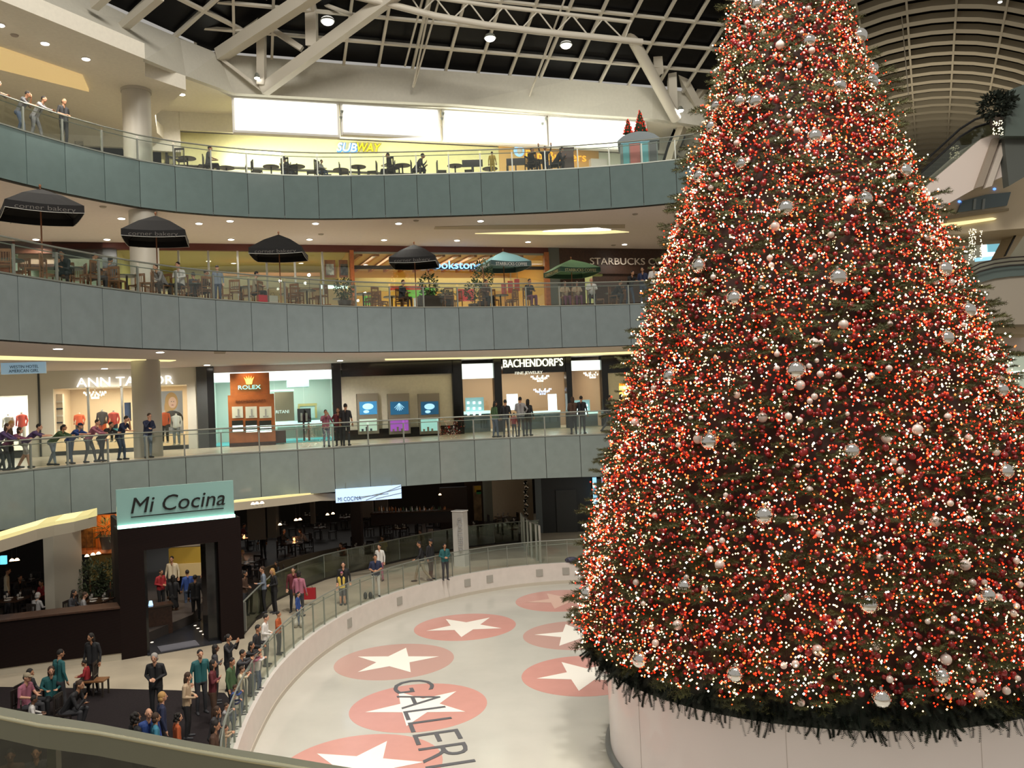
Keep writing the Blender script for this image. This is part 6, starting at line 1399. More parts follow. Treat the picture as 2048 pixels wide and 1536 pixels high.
pose_mesh('lean', lean=33, pel=(0, -.22, .92), legs=[((.11, -.22, .49), (.12, -.32, .085), (.2, 1)), ((-.10, -.08, .50), (-.11, -.02, .085), (-.2, 1))],
          arms=[((.22, .28, 1.12), (.06, .44, 1.09), (-1, .3, 0)), ((-.22, .28, 1.12), (-.06, .47, 1.10), (1, .3, 0))], head=-8)
pose_mesh('lean_low', lean=48, pel=(0, -.36, .90), legs=[((.13, -.26, .49), (.13, -.2, .085), (.2, 1)), ((-.12, -.40, .49), (-.16, -.62, .085), (-.1, 1))],
          arms=[((.24, .22, 1.1), (.10, .42, 1.09), (-1, .5, 0)), ((-.24, .22, 1.1), (-.10, .44, 1.1), (1, .5, 0))], head=-18)
pose_mesh('lean_leg', lean=26, pel=(.02, -.18, .92), legs=[((.10, -.10, .50), (.02, -.26, .085), (.2, 1)), ((-.10, -.10, .50), (-.10, -.08, .085), (-.1, 1))],
          arms=[((.22, .20, 1.14), (.12, .40, 1.10), (-.3, 1, 0)), ((-.23, .1, 1.17), (-.05, .22, 1.44), (.5, .3, 1))], head=4, turn=20)
pose_mesh('walk', lean=4, legs=[((.09, .20, .52), (.10, .30, .09), (0, 1)), ((-.09, -.08, .50), (-.10, -.36, .14), (0, 1))], arms=[((.25, -.14, 1.18), (.25, -.08, .94), (0, .4, -1)), ((-.25, .10, 1.17), (-.22, .28, 1.02), (0, 1, -.3))])
pose_mesh('sit', pel=(0, 0, .52), lean=6, legs=[((.12, .42, .50), (.12, .40, .085), (.1, 1)), ((-.12, .42, .50), (-.12, .44, .085), (-.1, 1))], arms=[((.25, .08, .80), (.12, .30, .74), (-.4, 1, 0)), ((-.25, .08, .80), (-.12, .30, .74), (.4, 1, 0))], head=6)
pose_mesh('sit_lean', pel=(0, 0, .52), lean=34, legs=[((.15, .42, .50), (.14, .36, .085), (.2, 1)), ((-.15, .42, .50), (-.14, .30, .085), (-.2, 1))], arms=[((.2, .38, .62), (.08, .50, .80), (-.4, .4, 1)), ((-.2, .38, .62), (-.05, .46, .66), (.6, .6, .2))], head=-12)
pose_mesh('photo', arms=[((.25, .16, 1.24), (.08, .32, 1.50), (-.5, .2, 1)), ((-.25, .16, 1.24), (-.08, .32, 1.50), (.5, .2, 1))])
pose_mesh('raise', arms=[((.30, .05, 1.5), (.34, .10, 1.76), (0, .1, 1)), ((-.30, .05, 1.5), (-.34, .10, 1.76), (0, .1, 1))])
pose_mesh('hip', arms=[((.33, -.06, 1.2), (.20, .04, 1.02), (-1, .1, -.3)), ((-.23, .0, 1.16), (-.17, .22, 1.14), (.4, 1, .2))])
pose_mesh('peek', lean=8, pel=(0, -.06, .93), arms=[((.22, .22, 1.40), (.04, .33, 1.46), (-1, .2, 0)), ((-.22, .22, 1.40), (-.04, .35, 1.46), (1, .2, 0))], head=6)
pose_mesh('chin', lean=10, arms=[((.2, .2, 1.22), (.06, .24, 1.42), (-.3, .1, 1)), ((-.22, .15, 1.18), (.02, .30, 1.14), (1, .3, 0))], head=6)

HAIR = {}
def hair_mesh(kind):
    b = MB(); E_ = lambda c, r: b.ell(c, r, 14, 10)
    if kind == 'short': E_((0, -.016, .028), (.080, .090, .096))
    elif kind == 'long': E_((0, -.018, .026), (.086, .092, .098)); E_((0, -.055, -.07), (.088, .052, .15)); E_((.06, -.03, -.06), (.03, .05, .12)); E_((-.06, -.03, -.06), (.03, .05, .12))
    elif kind == 'bob': E_((0, -.018, .026), (.09, .094, .10)); E_((0, -.04, -.045), (.098, .066, .085))
    elif kind == 'curly':
        for i in range(16): g = i * 2.4; z = .09 - i * .013; b.ell((.075 * math.cos(g), -.035 + .06 * math.sin(g), z), (.045, .045, .045), 8, 6)
        E_((0, -.03, .03), (.092, .09, .10))
    elif kind == 'tail': E_((0, -.016, .027), (.083, .092, .097)); E_((0, -.12, -.03), (.03, .04, .10))
    elif kind == 'bald': E_((0, -.03, -.01), (.078, .074, .07))
    elif kind == 'cap': E_((0, -.008, .045), (.084, .096, .075)); b.ell((0, .095, .045), (.06, .07, .012), 12, 6)
    me = bpy.data.meshes.new('hair_' + kind); me.from_pydata(b.v, [], b.f); me.materials.append(M_black); me.polygons.foreach_set('use_smooth', b.sm)
    HAIR[kind] = me
for k_ in ('short', 'long', 'bob', 'curly', 'tail', 'bald', 'cap'): hair_mesh(k_)
b = MB()
for s in (-1, 1): b.ell((s * .030, .080, .012), (.012, .012, .008), 8, 6)
EYES = bpy.data.meshes.new('eyes'); EYES.from_pydata(b.v, [], b.f); EYES.materials.append(mat('eye_dark', (.03, .02, .02), .3))
PAL = dict(blk=(.012, .012, .014), nvy=(.015, .022, .06), gry=(.10, .10, .105), lgr=(.26, .25, .25), wht=(.62, .60, .57), red=(.28, .015, .02), drd=(.10, .012, .018), pnk=(.34, .12, .17), prp=(.07, .04, .12), blu=(.02, .055, .22), teal=(.015, .10, .105), cyn=(.04, .2, .3),
           grn=(.05, .10, .04), yel=(.62, .44, .08), org=(.38, .08, .02), bge=(.42, .31, .20), brn=(.07, .035, .02), dnm=(.06, .085, .14), ldn=(.20, .24, .30), khk=(.30, .25, .17), dgr=(.035, .035, .04), plm=(.16, .04, .09), crm=(.55, .48, .34),
           s1=(.56, .30, .19), s2=(.40, .20, .11), s3=(.16, .075, .04), s4=(.64, .38, .27), hb=(.012, .009, .007), hn=(.045, .022, .011), hy=(.42, .24, .08), hg=(.30, .28, .26))
def pm(k): return mat('cloth_' + k if not (k[0] in 'sh' and len(k) == 2) else ('skin_' if k[0] == 's' else 'hair_') + k, PAL[k], .75 if k[0] != 's' else .55)
def person(p, rz, h, pose, sk, shirt, pants, hair, hc_, label, sleeve='long', shorts=False, shoe='dgr', cat='person', group=None, blink=True):
    body, hc, hR = POSES[pose]; k = h / 1.75
    t = thing('person', label, cat, p, rz, group); t.scale = (k, k, k)
    o = bpy.data.objects.new('body', body); C.objects.link(o); o.parent = t
    ms = [pm(sk), pm(shirt), pm(pants), pm(shoe), pm(shirt) if sleeve == 'long' else pm(sk), pm(sk) if shorts else pm(pants)]
    for i, m_ in enumerate(ms): o.material_slots[i].link = 'OBJECT'; o.material_slots[i].material = m_
    H = Matrix.Translation(hc) @ hR.to_4x4()
    ks = 1.0 if h > 1.45 else 1.12
    for nm, me, m_ in (('hair', HAIR[hair], pm(hc_)), ('eyes', EYES, None)):
        q = bpy.data.objects.new(nm if hair != 'cap' or nm == 'eyes' else 'cap', me); C.objects.link(q); q.parent = t; q.matrix_basis = H
        if m_: q.material_slots[0].link = 'OBJECT'; q.material_slots[0].material = m_
    if hair == 'cap':
        q = bpy.data.objects.new('hair', HAIR['bald']); C.objects.link(q); q.parent = t; q.matrix_basis = H; q.material_slots[0].link = 'OBJECT'; q.material_slots[0].material = pm('hb')
    return t
def bp(lv, px, off, h, pose, face, *a, **k):
    """someone on a balcony: pixel column, metres behind the edge; face = degrees away from looking straight over the edge"""
    p, t = on_edge(lv, px, off); ang = math.atan2(-t[0], t[1]) + math.radians(face)      # direction of the outward normal
    rz = ang - math.pi + math.pi / 2; n_out = V((t[1], -t[0]))
    rz = math.atan2(-n_out.x, n_out.y) + math.radians(face); seated(pose, p, rz, lv); return person(p, rz, h, pose, *a, **k)
def gp(px, py, h, pose, face, *a, zf=0., top=None, **k):
    """someone at rink level: pixel of the crown of the head; face = compass angle, 0 away from the viewer, 90 to the right"""
    body, hc, hR = POSES[pose]; hz = (hc.z + .105) * h / 1.75; p = atz(px, py, G + zf + hz); q = V((p.x, p.y, G + zf))
    c = V((hc.x, hc.y, 0)) * (h / 1.75); r = Matrix.Rotation(-math.radians(face), 3, 'Z') @ c
    if pose.startswith('sit'): SEATS.append((q - r, -math.radians(face)))
    return person(q - r, -math.radians(face), h, pose, *a, **k)

def seated(pose, p, rz, lv):
    if pose.startswith('sit') and lv in (2, 3): put(chp if lv == 2 else ch3, sc2 if lv == 2 else sc3, p, rz, 'seat')
SEATS = []
def rq(px, py, off, pose, face, *a, **k):
    """someone in the crowd at the rink railing: the head stands off metres outside the railing, on the sight line of the pixel"""
    d = ray(px, py); kk = d.x / d.y; P = offset_curve(RK[:12], off + .11); best = None
    for p0, p1 in zip(P[:-1], P[1:]):
        fa, fb = p0[0] - kk * p0[1], p1[0] - kk * p1[1]
        if fa * fb <= 0: best = (V(p0).lerp(V(p1), fa / (fa - fb)), (V(p1) - V(p0)).normalized())
    q, t = best; H = q.y * d.z / d.y - G; body, hc, hR = POSES[pose]; h = min(1.9, max(1.0, H / (hc.z + .105) * 1.75))
    rz = math.atan2(-t.y, -t.x) if 0 else math.atan2(-(t.y), -(-t.x)) ; nrm = V((t.y, -t.x)); rz = math.atan2(-nrm.x, nrm.y) + math.radians(face)
    c = Matrix.Rotation(rz, 3, 'Z') @ V((hc.x, hc.y, 0)) * (h / 1.75)
    return person(V((q.x, q.y, G)) - c, rz, h, pose, *a, **k)
# --- top level
bp(3, 8, .62, 1.80, 'lean', 25, 's1', 'nvy', 'ldn', 'short', 'hb', 'man in a dark blue T-shirt leaning on the topmost railing at the left edge', sleeve='short')
bp(3, 68, .60, 1.74, 'lean_leg', 30, 's2', 'gry', 'dnm', 'short', 'hb', 'young man in a grey T-shirt leaning on the topmost railing, one leg bent', sleeve='short')
bp(3, 100, .62, 1.80, 'lean', 25, 's2', 'lgr', 'gry', 'short', 'hb', 'heavy man in a light grey sweatshirt leaning on the topmost railing')
bp(3, 146, .45, 1.80, 'clasp', 10, 's2', 'blk', 'blk', 'bald', 'hb', 'man all in black standing alone at the topmost railing', sleeve='short')
bp(3, 433, 1.15, 1.75, 'sit', 75, 's1', 'gry', 'blk', 'short', 'hb', 'man in a grey shirt seated at the left table of the food court', sleeve='short')
bp(3, 601, 1.6, 1.72, 'sit_lean', -70, 's1', 'gry', 'dnm', 'short', 'hb', 'person in a striped grey top seated under the sandwich shop name'); bp(3, 659, .8, 1.2, 'sit', 60, 's1', 'wht', 'dnm', 'short', 'hb', 'small child in white behind the topmost railing')
bp(3, 800, 1.2, 1.72, 'sit', -80, 's2', 'blk', 'blk', 'short', 'hb', 'left of the two people facing each other at a food court table'); bp(3, 850, 1.2, 1.78, 'sit_lean', 85, 's2', 'dgr', 'blk', 'short', 'hb', 'right of the two people facing each other at a food court table')
bp(3, 1005, .8, 1.15, 'stand2', 170, 's1', 'yel', 'yel', 'short', 'hn', 'small child in a mustard yellow suit behind the topmost railing'); bp(3, 1082, 1.0, 1.7, 'sit', 60, 's2', 'blk', 'blk', 'short', 'hb', 'dark dressed person seated left of the one raising both arms')
bp(3, 1112, 1.7, 1.55, 'raise', 0, 's2', 'blk', 'dnm', 'short', 'hb', 'person raising both arms under the burger shop name'); bp(3, 1131, 1.0, 1.75, 'sit_lean', 80, 's2', 'dgr', 'blk', 'short', 'hb', 'dark dressed person seated left of the brown cabinet')
# --- patio level
bp(2, 140, 1.4, 1.75, 'sit_lean', -60, 's2', 'blk', 'blk', 'short', 'hb', 'black dressed person bent over a table, second from the left on the patio'); bp(2, 192, 1.2, 1.75, 'sit', 60, 's2', 'blk', 'dgr', 'short', 'hb', 'dark dressed man seated left of the round column on the patio')
bp(2, 226, 1.5, 1.78, 'sit', 100, 's2', 'gry', 'brn', 'short', 'hb', 'man in a grey shirt seated directly left of the round column on the patio', sleeve='short'); bp(2, 336, 1.0, 1.72, 'sit_lean', -80, 's1', 'lgr', 'blk', 'short', 'hb', 'grey-shirted person seated right of the round column on the patio')
bp(2, 369, .9, 1.8, 'sit', -70, 's1', 'wht', 'dgr', 'short', 'hb', 'man in a white shirt reaching over a patio table'); bp(2, 398, 2.2, 1.72, 'sit', 180, 's2', 'dgr', 'blk', 'short', 'hb', 'dark haired diner behind the table right of the man in white')
bp(2, 416, 1.5, 1.72, 'sit', 70, 's2', 'blk', 'blk', 'short', 'hb', 'black dressed diner facing the man in white across the table'); bp(2, 444, 1.1, 1.45, 'stand', -40, 's4', 'ldn', 'dnm', 'cap', 'gry', 'child in blue with a cap standing between two patio tables')
bp(2, 517, 1.0, 1.75, 'sit', 60, 's1', 'khk', 'blk', 'short', 'hb', 'visitor in a plaid shirt seated by the red shopping bag'); bp(2, 812, 1.1, 1.72, 'sit', 40, 's1', 'dgr', 'brn', 'short', 'hn', 'dark dressed person seated under the rightmost black parasol')
bp(2, 980, 1.0, 1.75, 'sit', 20, 's2', 'brn', 'blk', 'short', 'hb', 'dark figure seated among the potted trees, a grey bag beside'); bp(2, 1067, .75, 1.72, 'sit', 20, 's2', 'blk', 'plm', 'short', 'hb', 'person in a black top and wine red trousers seated right of the yellow wall')
bp(2, 1139, .9, 1.6, 'sit', 5, 's2', 'bge', 'plm', 'long', 'hn', 'left one of two seated girls in wine red trousers under the green parasol'); bp(2, 1163, .9, 1.6, 'sit', 0, 's2', 'bge', 'plm', 'long', 'hb', 'right one of two seated girls in wine red trousers under the green parasol')
bp(2, 1193, .8, 1.75, 'sit', -10, 's1', 'wht', 'blk', 'bald', 'hn', 'man in a striped white shirt seated right of the green parasol'); bp(2, 1237, .8, 1.7, 'sit_lean', 60, 's2', 'blk', 'dgr', 'short', 'hb', 'black dressed person seated low beside a white bag under the coffee shop name')
bp(2, 1274, .6, 1.70, 'lean', 20, 's2', 'blk', 'dnm', 'short', 'hb', 'left of three people standing at the patio railing beside the tree'); bp(2, 1297, .55, 1.75, 'clasp', -20, 's2', 'nvy', 'dnm', 'long', 'hb', 'middle of three people standing at the patio railing beside the tree')
bp(2, 1319, .5, 1.82, 'clasp', 15, 's2', 'wht', 'dgr', 'short', 'hb', 'tallest of three people at the patio railing beside the tree, in a white shirt', sleeve='short')
# --- lower balcony
bp(1, 4, .5, 1.74, 'lean', 30, 's1', 'prp', 'dgr', 'long', 'hn', 'leftmost visitor of the lower balcony, cut by the picture edge'); bp(1, 18, .9, 1.72, 'stand2', 50, 's1', 'brn', 'blk', 'long', 'hy', 'blonde visitor in brown behind the leftmost pair on the lower balcony')
bp(1, 31, .55, 1.70, 'lean_low', 35, 's1', 'plm', 'dgr', 'bob', 'hn', 'visitor in a plum sweater bending over the lower railing with one leg back'); bp(1, 70, .62, 1.80, 'lean_low', 40, 's1', 'prp', 'wht', 'short', 'hb', 'man in a dark purple polo and white shorts leaning on the lower railing', sleeve='short', shorts=True)
bp(1, 121, .62, 1.72, 'lean_low', 35, 's2', 'grn', 'ldn', 'tail', 'hb', 'woman in a dark green top and jeans bending over the lower railing'); bp(1, 154, .62, 1.76, 'lean_low', 25, 's1', 'blu', 'dnm', 'cap', 'nvy', 'man in a bright blue polo and a dark cap leaning on the lower railing', sleeve='short')
bp(1, 186, .62, 1.74, 'lean', 40, 's1', 'pnk', 'gry', 'short', 'hb', 'man in a pale pink shirt with dark hair leaning on the lower railing'); bp(1, 216, .62, 1.74, 'lean_low', 30, 's2', 'blk', 'dgr', 'short', 'hb', 'man in a black shirt leaning on the lower railing, fourth before the column')
bp(1, 246, .6, 1.80, 'lean_leg', 30, 's1', 'nvy', 'dnm', 'short', 'hb', 'man in navy with an outstretched arm next to the column on the lower balcony', sleeve='short'); bp(1, 293, .62, 1.80, 'chin', 15, 's1', 'nvy', 'ldn', 'short', 'hn', 'man in a navy jacket and pale jeans standing before the column on the lower balcony')
bp(1, 650, .5, 1.62, 'photo', 0, 's2', 'pnk', 'ldn', 'short', 'hb', 'person in a pink patterned top taking a picture before the jewellery shop'); bp(1, 675, .8, 1.68, 'hip', -20, 's2', 'drd', 'dgr', 'long', 'hn', 'woman in dark red next to the broad man in black on the lower balcony')
bp(1, 690, .45, 1.85, 'stand', 150, 's2', 'blk', 'dgr', 'short', 'hb', 'broad man in a black T-shirt seen from behind before the jewellery shop', sleeve='short'); bp(1, 988, .7, 1.68, 'stand2', 120, 's2', 'grn', 'dnm', 'long', 'hb', 'leftmost of the group before the middle jewellery window')
bp(1, 1010, .6, 1.72, 'stand', 160, 's2', 'blk', 'dgr', 'short', 'hb', 'black dressed visitor between the dark green one and the striped one'); bp(1, 1040, .6, 1.82, 'hip', 170, 's2', 'lgr', 'dgr', 'short', 'hb', 'tall man in a striped shirt before the middle jewellery window')
bp(1, 1055, .8, 1.7, 'stand', 150, 's2', 'blk', 'blk', 'long', 'hb', 'black dressed visitor directly right of the striped one'); bp(1, 1026, .45, 1.1, 'stand2', 160, 's2', 'red', 'dgr', 'short', 'hb', 'small child in red among the group before the jewellery window')
bp(1, 1145, .6, 1.72, 'hip', 190, 's2', 'brn', 'blk', 'long', 'hn', 'woman in brown right of the middle jewellery window'); bp(1, 1162, .6, 1.74, 'stand', 170, 's2', 'blk', 'dgr', 'short', 'hb', 'black dressed man standing close to the woman in brown')
bp(1, 1216, .9, 1.72, 'walk', 90, 's2', 'blk', 'gry', 'short', 'hb', 'left of the two walkers near the tree on the lower balcony'); bp(1, 1240, .9, 1.75, 'walk', 90, 's2', 'dgr', 'blk', 'long', 'hb', 'right of the two walkers near the tree on the lower balcony')
# --- rink level: crowd along the rink railing
rq(532, 1229, 0.3, 'clasp', 4, 's1', 'wht', 'dgr', 'short', 'hb', 'man in a white shirt at the rink railing next to the one with folded arms'); rq(557, 1223, 0.3, 'crossed', 0, 's2', 'org', 'dgr', 'short', 'hb', 'farthest of the crowd at the rink railing, orange-brown top, folded arms')
rq(516, 1250, 0.2, 'clasp', -10, 's2', 'blk', 'dgr', 'short', 'hb', 'man in black holding a drink at the rink railing'); rq(503, 1284, 0.1, 'peek', -12, 's2', 'blk', 'dgr', 'long', 'hb', 'black haired woman in a dark top close to the man with the drink')
rq(457, 1269, 0.85, 'photo', -10, 's2', 'blk', 'blk', 'tail', 'hb', 'woman in black raising a hand to her face behind the crowd'); rq(431, 1289, 0.95, 'crossed', 12, 's3', 'dgr', 'blk', 'long', 'hb', 'dark haired woman behind the crowd left of the one in black')
rq(400, 1300, 1.18, 'stand', -60, 's1', 'teal', 'dgr', 'short', 'hb', 'man in a dark teal shirt with his back turned behind the crowd'); rq(485, 1300, 0.15, 'peek', -5, 's2', 'dgr', 'dgr', 'short', 'hb', 'boy in dark grey at the rink railing between two small children')
rq(508, 1301, 0.05, 'peek', 0, 's1', 'pnk', 'dnm', 'short', 'hb', 'small child in a pink top at the rink railing'); rq(519, 1303, 0, 'peek', -9, 's1', 'wht', 'dnm', 'short', 'hn', 'smallest child with its face at the rink railing')
rq(426, 1320, 0.7, 'crossed', 4, 's2', 'drd', 'brn', 'long', 'hb', 'woman with long dark hair and crossed arms in a brown skirt'); rq(464, 1316, 0.3, 'stand2', -14, 's2', 'grn', 'dgr', 'short', 'hb', 'man in dark green behind the boy in the pale yellow shirt')
rq(484, 1333, 0.1, 'peek', 13, 's1', 'crm', 'dnm', 'short', 'hn', 'boy in a pale yellow shirt at the rink railing', sleeve='short'); rq(470, 1370, 0.1, 'peek', 3, 's2', 'blu', 'dnm', 'short', 'hn', 'child in blue at the rink railing below the boy in yellow')
rq(468, 1393, 0.05, 'peek', 3, 's1', 'nvy', 'dnm', 'short', 'hb', 'child resting both arms on the rink railing'); gp(308, 1307, 1.68, 'clasp', 175, 's1', 'blk', 'blk', 'bob', 'hg', 'blonde-grey haired woman in a black coat standing alone on the carpet edge')
rq(376, 1345, 1.1, 'clasp', 0, 's1', 'bge', 'blk', 'long', 'hn', 'woman in a beige sweater holding a cup, long brown hair'); gp(325, 1384, 1.62, 'stand', 60, 's1', 'nvy', 'dgr', 'bob', 'hy', 'blonde woman in dark blue with her back turned')
rq(453, 1409, 0.15, 'peek', -6, 's1', 'lgr', 'dnm', 'short', 'hn', 'boy in a light grey raglan shirt with dark sleeves at the rink railing'); rq(434, 1413, 0.2, 'chin', -5, 's2', 'dgr', 'dgr', 'long', 'hn', 'brown haired woman resting her chin on her hand beside the boy in grey')
rq(432, 1441, 0.1, 'stand2', -6, 's2', 'brn', 'dgr', 'long', 'hb', 'woman with dark hair and a brown top right at the foreground rail'); rq(357, 1427, 0.95, 'stand2', 20, 's1', 'org', 'dgr', 'curly', 'hb', 'woman with big dark curly hair and an orange top')
rq(297, 1417, 1.5, 'stand', -60, 's1', 'blu', 'dgr', 'bald', 'hn', 'nearly bald man in blue seen from behind above the foreground rail'); gp(272, 1425, 1.60, 'stand', 40, 's2', 'blk', 'dgr', 'curly', 'hb', 'dark curly haired visitor left of the bald man in blue')
gp(312, 1426, 1.50, 'stand', 60, 's2', 'cyn', 'dnm', 'bob', 'hn', 'visitor in turquoise right of the bald man in blue'); rq(452, 1470, 0, 'peek', -12, 's1', 'bge', 'dnm', 'short', 'hn', 'blond-brown haired child directly above the foreground rail')
# seated group on the carpet
gp(54, 1346, 1.74, 'sit', 100, 's1', 'pnk', 'dgr', 'cap', 'khk', 'seated man in a rose pink shirt and a pale cap', sleeve='short'); gp(60, 1338, 1.72, 'sit', 95, 's2', 'dgr', 'dgr', 'short', 'hb', 'dark haired person seated behind the man with the pale cap')
gp(102, 1333, 1.68, 'sit', 150, 's1', 'teal', 'blk', 'long', 'hn', 'woman in a teal cardigan seated with a white badge'); gp(121, 1299, 1.66, 'stand2', 30, 's2', 'teal', 'dgr', 'short', 'hb', 'person in dark teal bending behind the seated woman')
gp(168, 1320, 1.30, 'sit', 260, 's2', 'red', 'dgr', 'short', 'hb', 'child in a red jacket seated on the wooden stool'); gp(181, 1267, 1.66, 'stand2', 190, 's2', 'blk', 'blk', 'long', 'hb', 'dark haired woman in a black vest standing before the dark terrace wall')
gp(160, 1361, 1.75, 'sit_lean', 90, 's2', 'blk', 'dgr', 'short', 'hn', 'man in black leaning forward on his seat, back to the viewer'); gp(68, 1392, 1.35, 'sit', 60, 's3', 'wht', 'dgr', 'short', 'hb', 'dark skinned child in white seated just above the foreground rail')
gp(20, 1500, 1.72, 'stand', 150, 's3', 'brn', 'dgr', 'short', 'hb', 'dark haired man seen through the glass under the foreground rail'); gp(72, 1494, 1.68, 'stand', 160, 's2', 'dgr', 'blk', 'long', 'hb', 'second figure seen dimly through the glass under the foreground rail')
# walkway
gp(524, 1133, 1.76, 'hip', 250, 's1', 'ldn', 'blk', 'short', 'hn', 'man in a pale blue shirt and black trousers with his back to the portal', sleeve='long'); gp(544, 1137, 1.70, 'clasp', 230, 's1', 'blk', 'blk', 'long', 'hy', 'woman in black with long fair hair beside the man in pale blue')
gp(586, 1134, 1.70, 'stand2', 160, 's1', 'drd', 'blk', 'tail', 'hb', 'woman in dark red facing the one in pale pink on the walkway'); gp(598, 1142, 1.68, 'stand', 10, 's2', 'pnk', 'dgr', 'bob', 'hb', 'woman in a pale pink top with a red shopping bag, seen from behind')
rq(597, 1184, 0.95, 'stand2', 3, 's1', 'blu', 'dnm', 'short', 'hb', 'small child in blue beside the red shopping bag'); gp(686, 1124, 1.66, 'stand', 170, 's1', 'blk', 'dgr', 'long', 'hb', 'dark haired woman in black behind the girl in yellow')
gp(683, 1143, 1.30, 'stand', 175, 's1', 'yel', 'gry', 'cap', 'pnk', 'girl in a yellow top and a pink cap on the walkway', shorts=True, sleeve='short'); gp(750, 1109, 1.72, 'clasp', 170, 's2', 'nvy', 'wht', 'short', 'hb', 'man in a navy top and white trousers on the walkway', sleeve='short')
gp(838, 1083, 1.74, 'walk', 260, 's2', 'blk', 'khk', 'short', 'hb', 'walker in a dark top passing behind the pair near the pale pillar'); gp(861, 1078, 1.78, 'stand2', 120, 's2', 'blk', 'brn', 'cap', 'blk', 'man in black with a cap leaning towards the rink near the pale pillar')
gp(889, 1087, 1.60, 'clasp', 160, 's2', 'teal', 'dgr', 'long', 'hb', 'girl in a teal hooded top left of the pale pillar'); gp(1182, 1040, 1.80, 'stand', 200, 's2', 'grn', 'brn', 'short', 'hb', 'man in olive green standing beside the black bag and the tree', sleeve='short')
gp(758, 1089, 1.60, 'stand', 200, 's1', 'wht', 'pnk', 'short', 'hb', 'person in white standing behind the man in navy')
# entrance and terrace
gp(343, 1113, 1.82, 'stand', 180, 's2', 'crm', 'blk', 'short', 'hb', 'waiter in a cream shirt with a dark tie inside the portal'); gp(357, 1107, 1.78, 'stand', 40, 's2', 'plm', 'blk', 'short', 'hb', 'man in plum walking behind the waiter in cream')
gp(406, 1107, 1.80, 'stand2', 270, 's2', 'lgr', 'blk', 'short', 'hb', 'man in a light grey shirt at the right side inside the portal'); gp(322, 1139, 1.62, 'clasp', 120, 's2', 'red', 'blk', 'short', 'hb', 'person in red behind the reception desk inside the portal')
gp(346, 1150, 1.66, 'skirt', 0, 's3', 'blk', 'blk', 'long', 'hb', 'woman in a black dress with her back turned inside the portal', shorts=True); gp(374, 1140, 1.60, 'stand', 320, 's2', 'blu', 'dnm', 'short', 'hb', 'person in bright blue inside the portal'); gp(390, 1150, 1.7, 'stand', 350, 's2', 'blk', 'blk', 'short', 'hb', 'black dressed guest inside the portal next to the one in blue')
tz = .35
gp(16, 1136, 1.75, 'stand2', 60, 's2', 'crm', 'dgr', 'short', 'hb', 'waiter in a pale shirt standing at the left edge of the terrace', zf=tz); gp(82, 1160, 1.7, 'sit', 200, 's2', 'red', 'dgr', 'short', 'hb', 'diner in red with both arms on a terrace table', zf=tz)
gp(102, 1144, 1.72, 'sit', 100, 's1', 'gry', 'dgr', 'short', 'hb', 'dark haired diner in grey beside the beige pillars', zf=tz); gp(76, 1185, 1.66, 'sit', 20, 's1', 'lgr', 'dgr', 'bob', 'hg', 'diner in a pale striped top with the back to the parapet', zf=tz); gp(170, 1184, 1.66, 'sit', 60, 's1', 'lgr', 'dnm', 'short', 'hn', 'boy in a striped top seated by the terrace plants', zf=tz)
gp(148, 1180, 1.7, 'sit', 90, 's2', 'dgr', 'dgr', 'long', 'hb', 'dark dressed diner left of the boy in the striped top', zf=tz); gp(40, 1150, 1.7, 'sit', 120, 's2', 'blk', 'dgr', 'short', 'hb', 'black dressed diner behind the one in red', zf=tz)
for px, py, h, pose, face, sh, hr, hcl, lab in ((488, 1047, 1.72, 'sit', 90, 'drd', 'short', 'hb', 'diner in dark red at the top of the row right of the portal'), (524, 1052, 1.74, 'stand', 200, 'blk', 'short', 'hb', 'waiter in black behind the tables right of the portal'), (568, 1058, 1.7, 'sit', 100, 'blk', 'short', 'hg', 'grey haired diner in black at a candlelit table'),
    (600, 1058, 1.68, 'sit_lean', 240, 'lgr', 'bob', 'hn', 'woman leaning over the candlelit table opposite the grey haired diner'), (681, 1086, 1.66, 'sit_lean', 210, 'org', 'tail', 'hn', 'woman in orange leaning at the terrace glass'), (764, 1072, 1.66, 'sit', 200, 'yel', 'short', 'hb', 'diner in yellow behind the terrace glass'),
    (712, 1060, 1.7, 'sit', 150, 'nvy', 'short', 'hb', 'diner in navy left of the one in yellow'), (485, 1100, 1.68, 'sit', 90, 'bge', 'short', 'hy', 'fair haired child seated low beside the portal'), (553, 1122, 1.5, 'sit', 250, 'blk', 'long', 'hb', 'dark haired girl seated inside the terrace glass near the corner'),
    (840, 1060, 1.66, 'sit', 220, 'bge', 'short', 'hn', 'diner in beige at the glass left of the pale pillar'), (785, 1015, 1.7, 'sit', 120, 'lgr', 'bald', 'hg', 'grey haired man at a far table under the blue screen'), (866, 1012, 1.7, 'sit', 200, 'red', 'short', 'hb', 'distant diner in red near the bar'), (490, 1142, 1.66, 'clasp', 100, 'brn', 'long', 'hb', 'woman in brown patterned dress partly behind the portal')):
    gp(px, py, h, pose, face, 's1' if sh in ('lgr', 'org', 'bge') else 's2', sh, 'dgr', hr, hcl, lab)
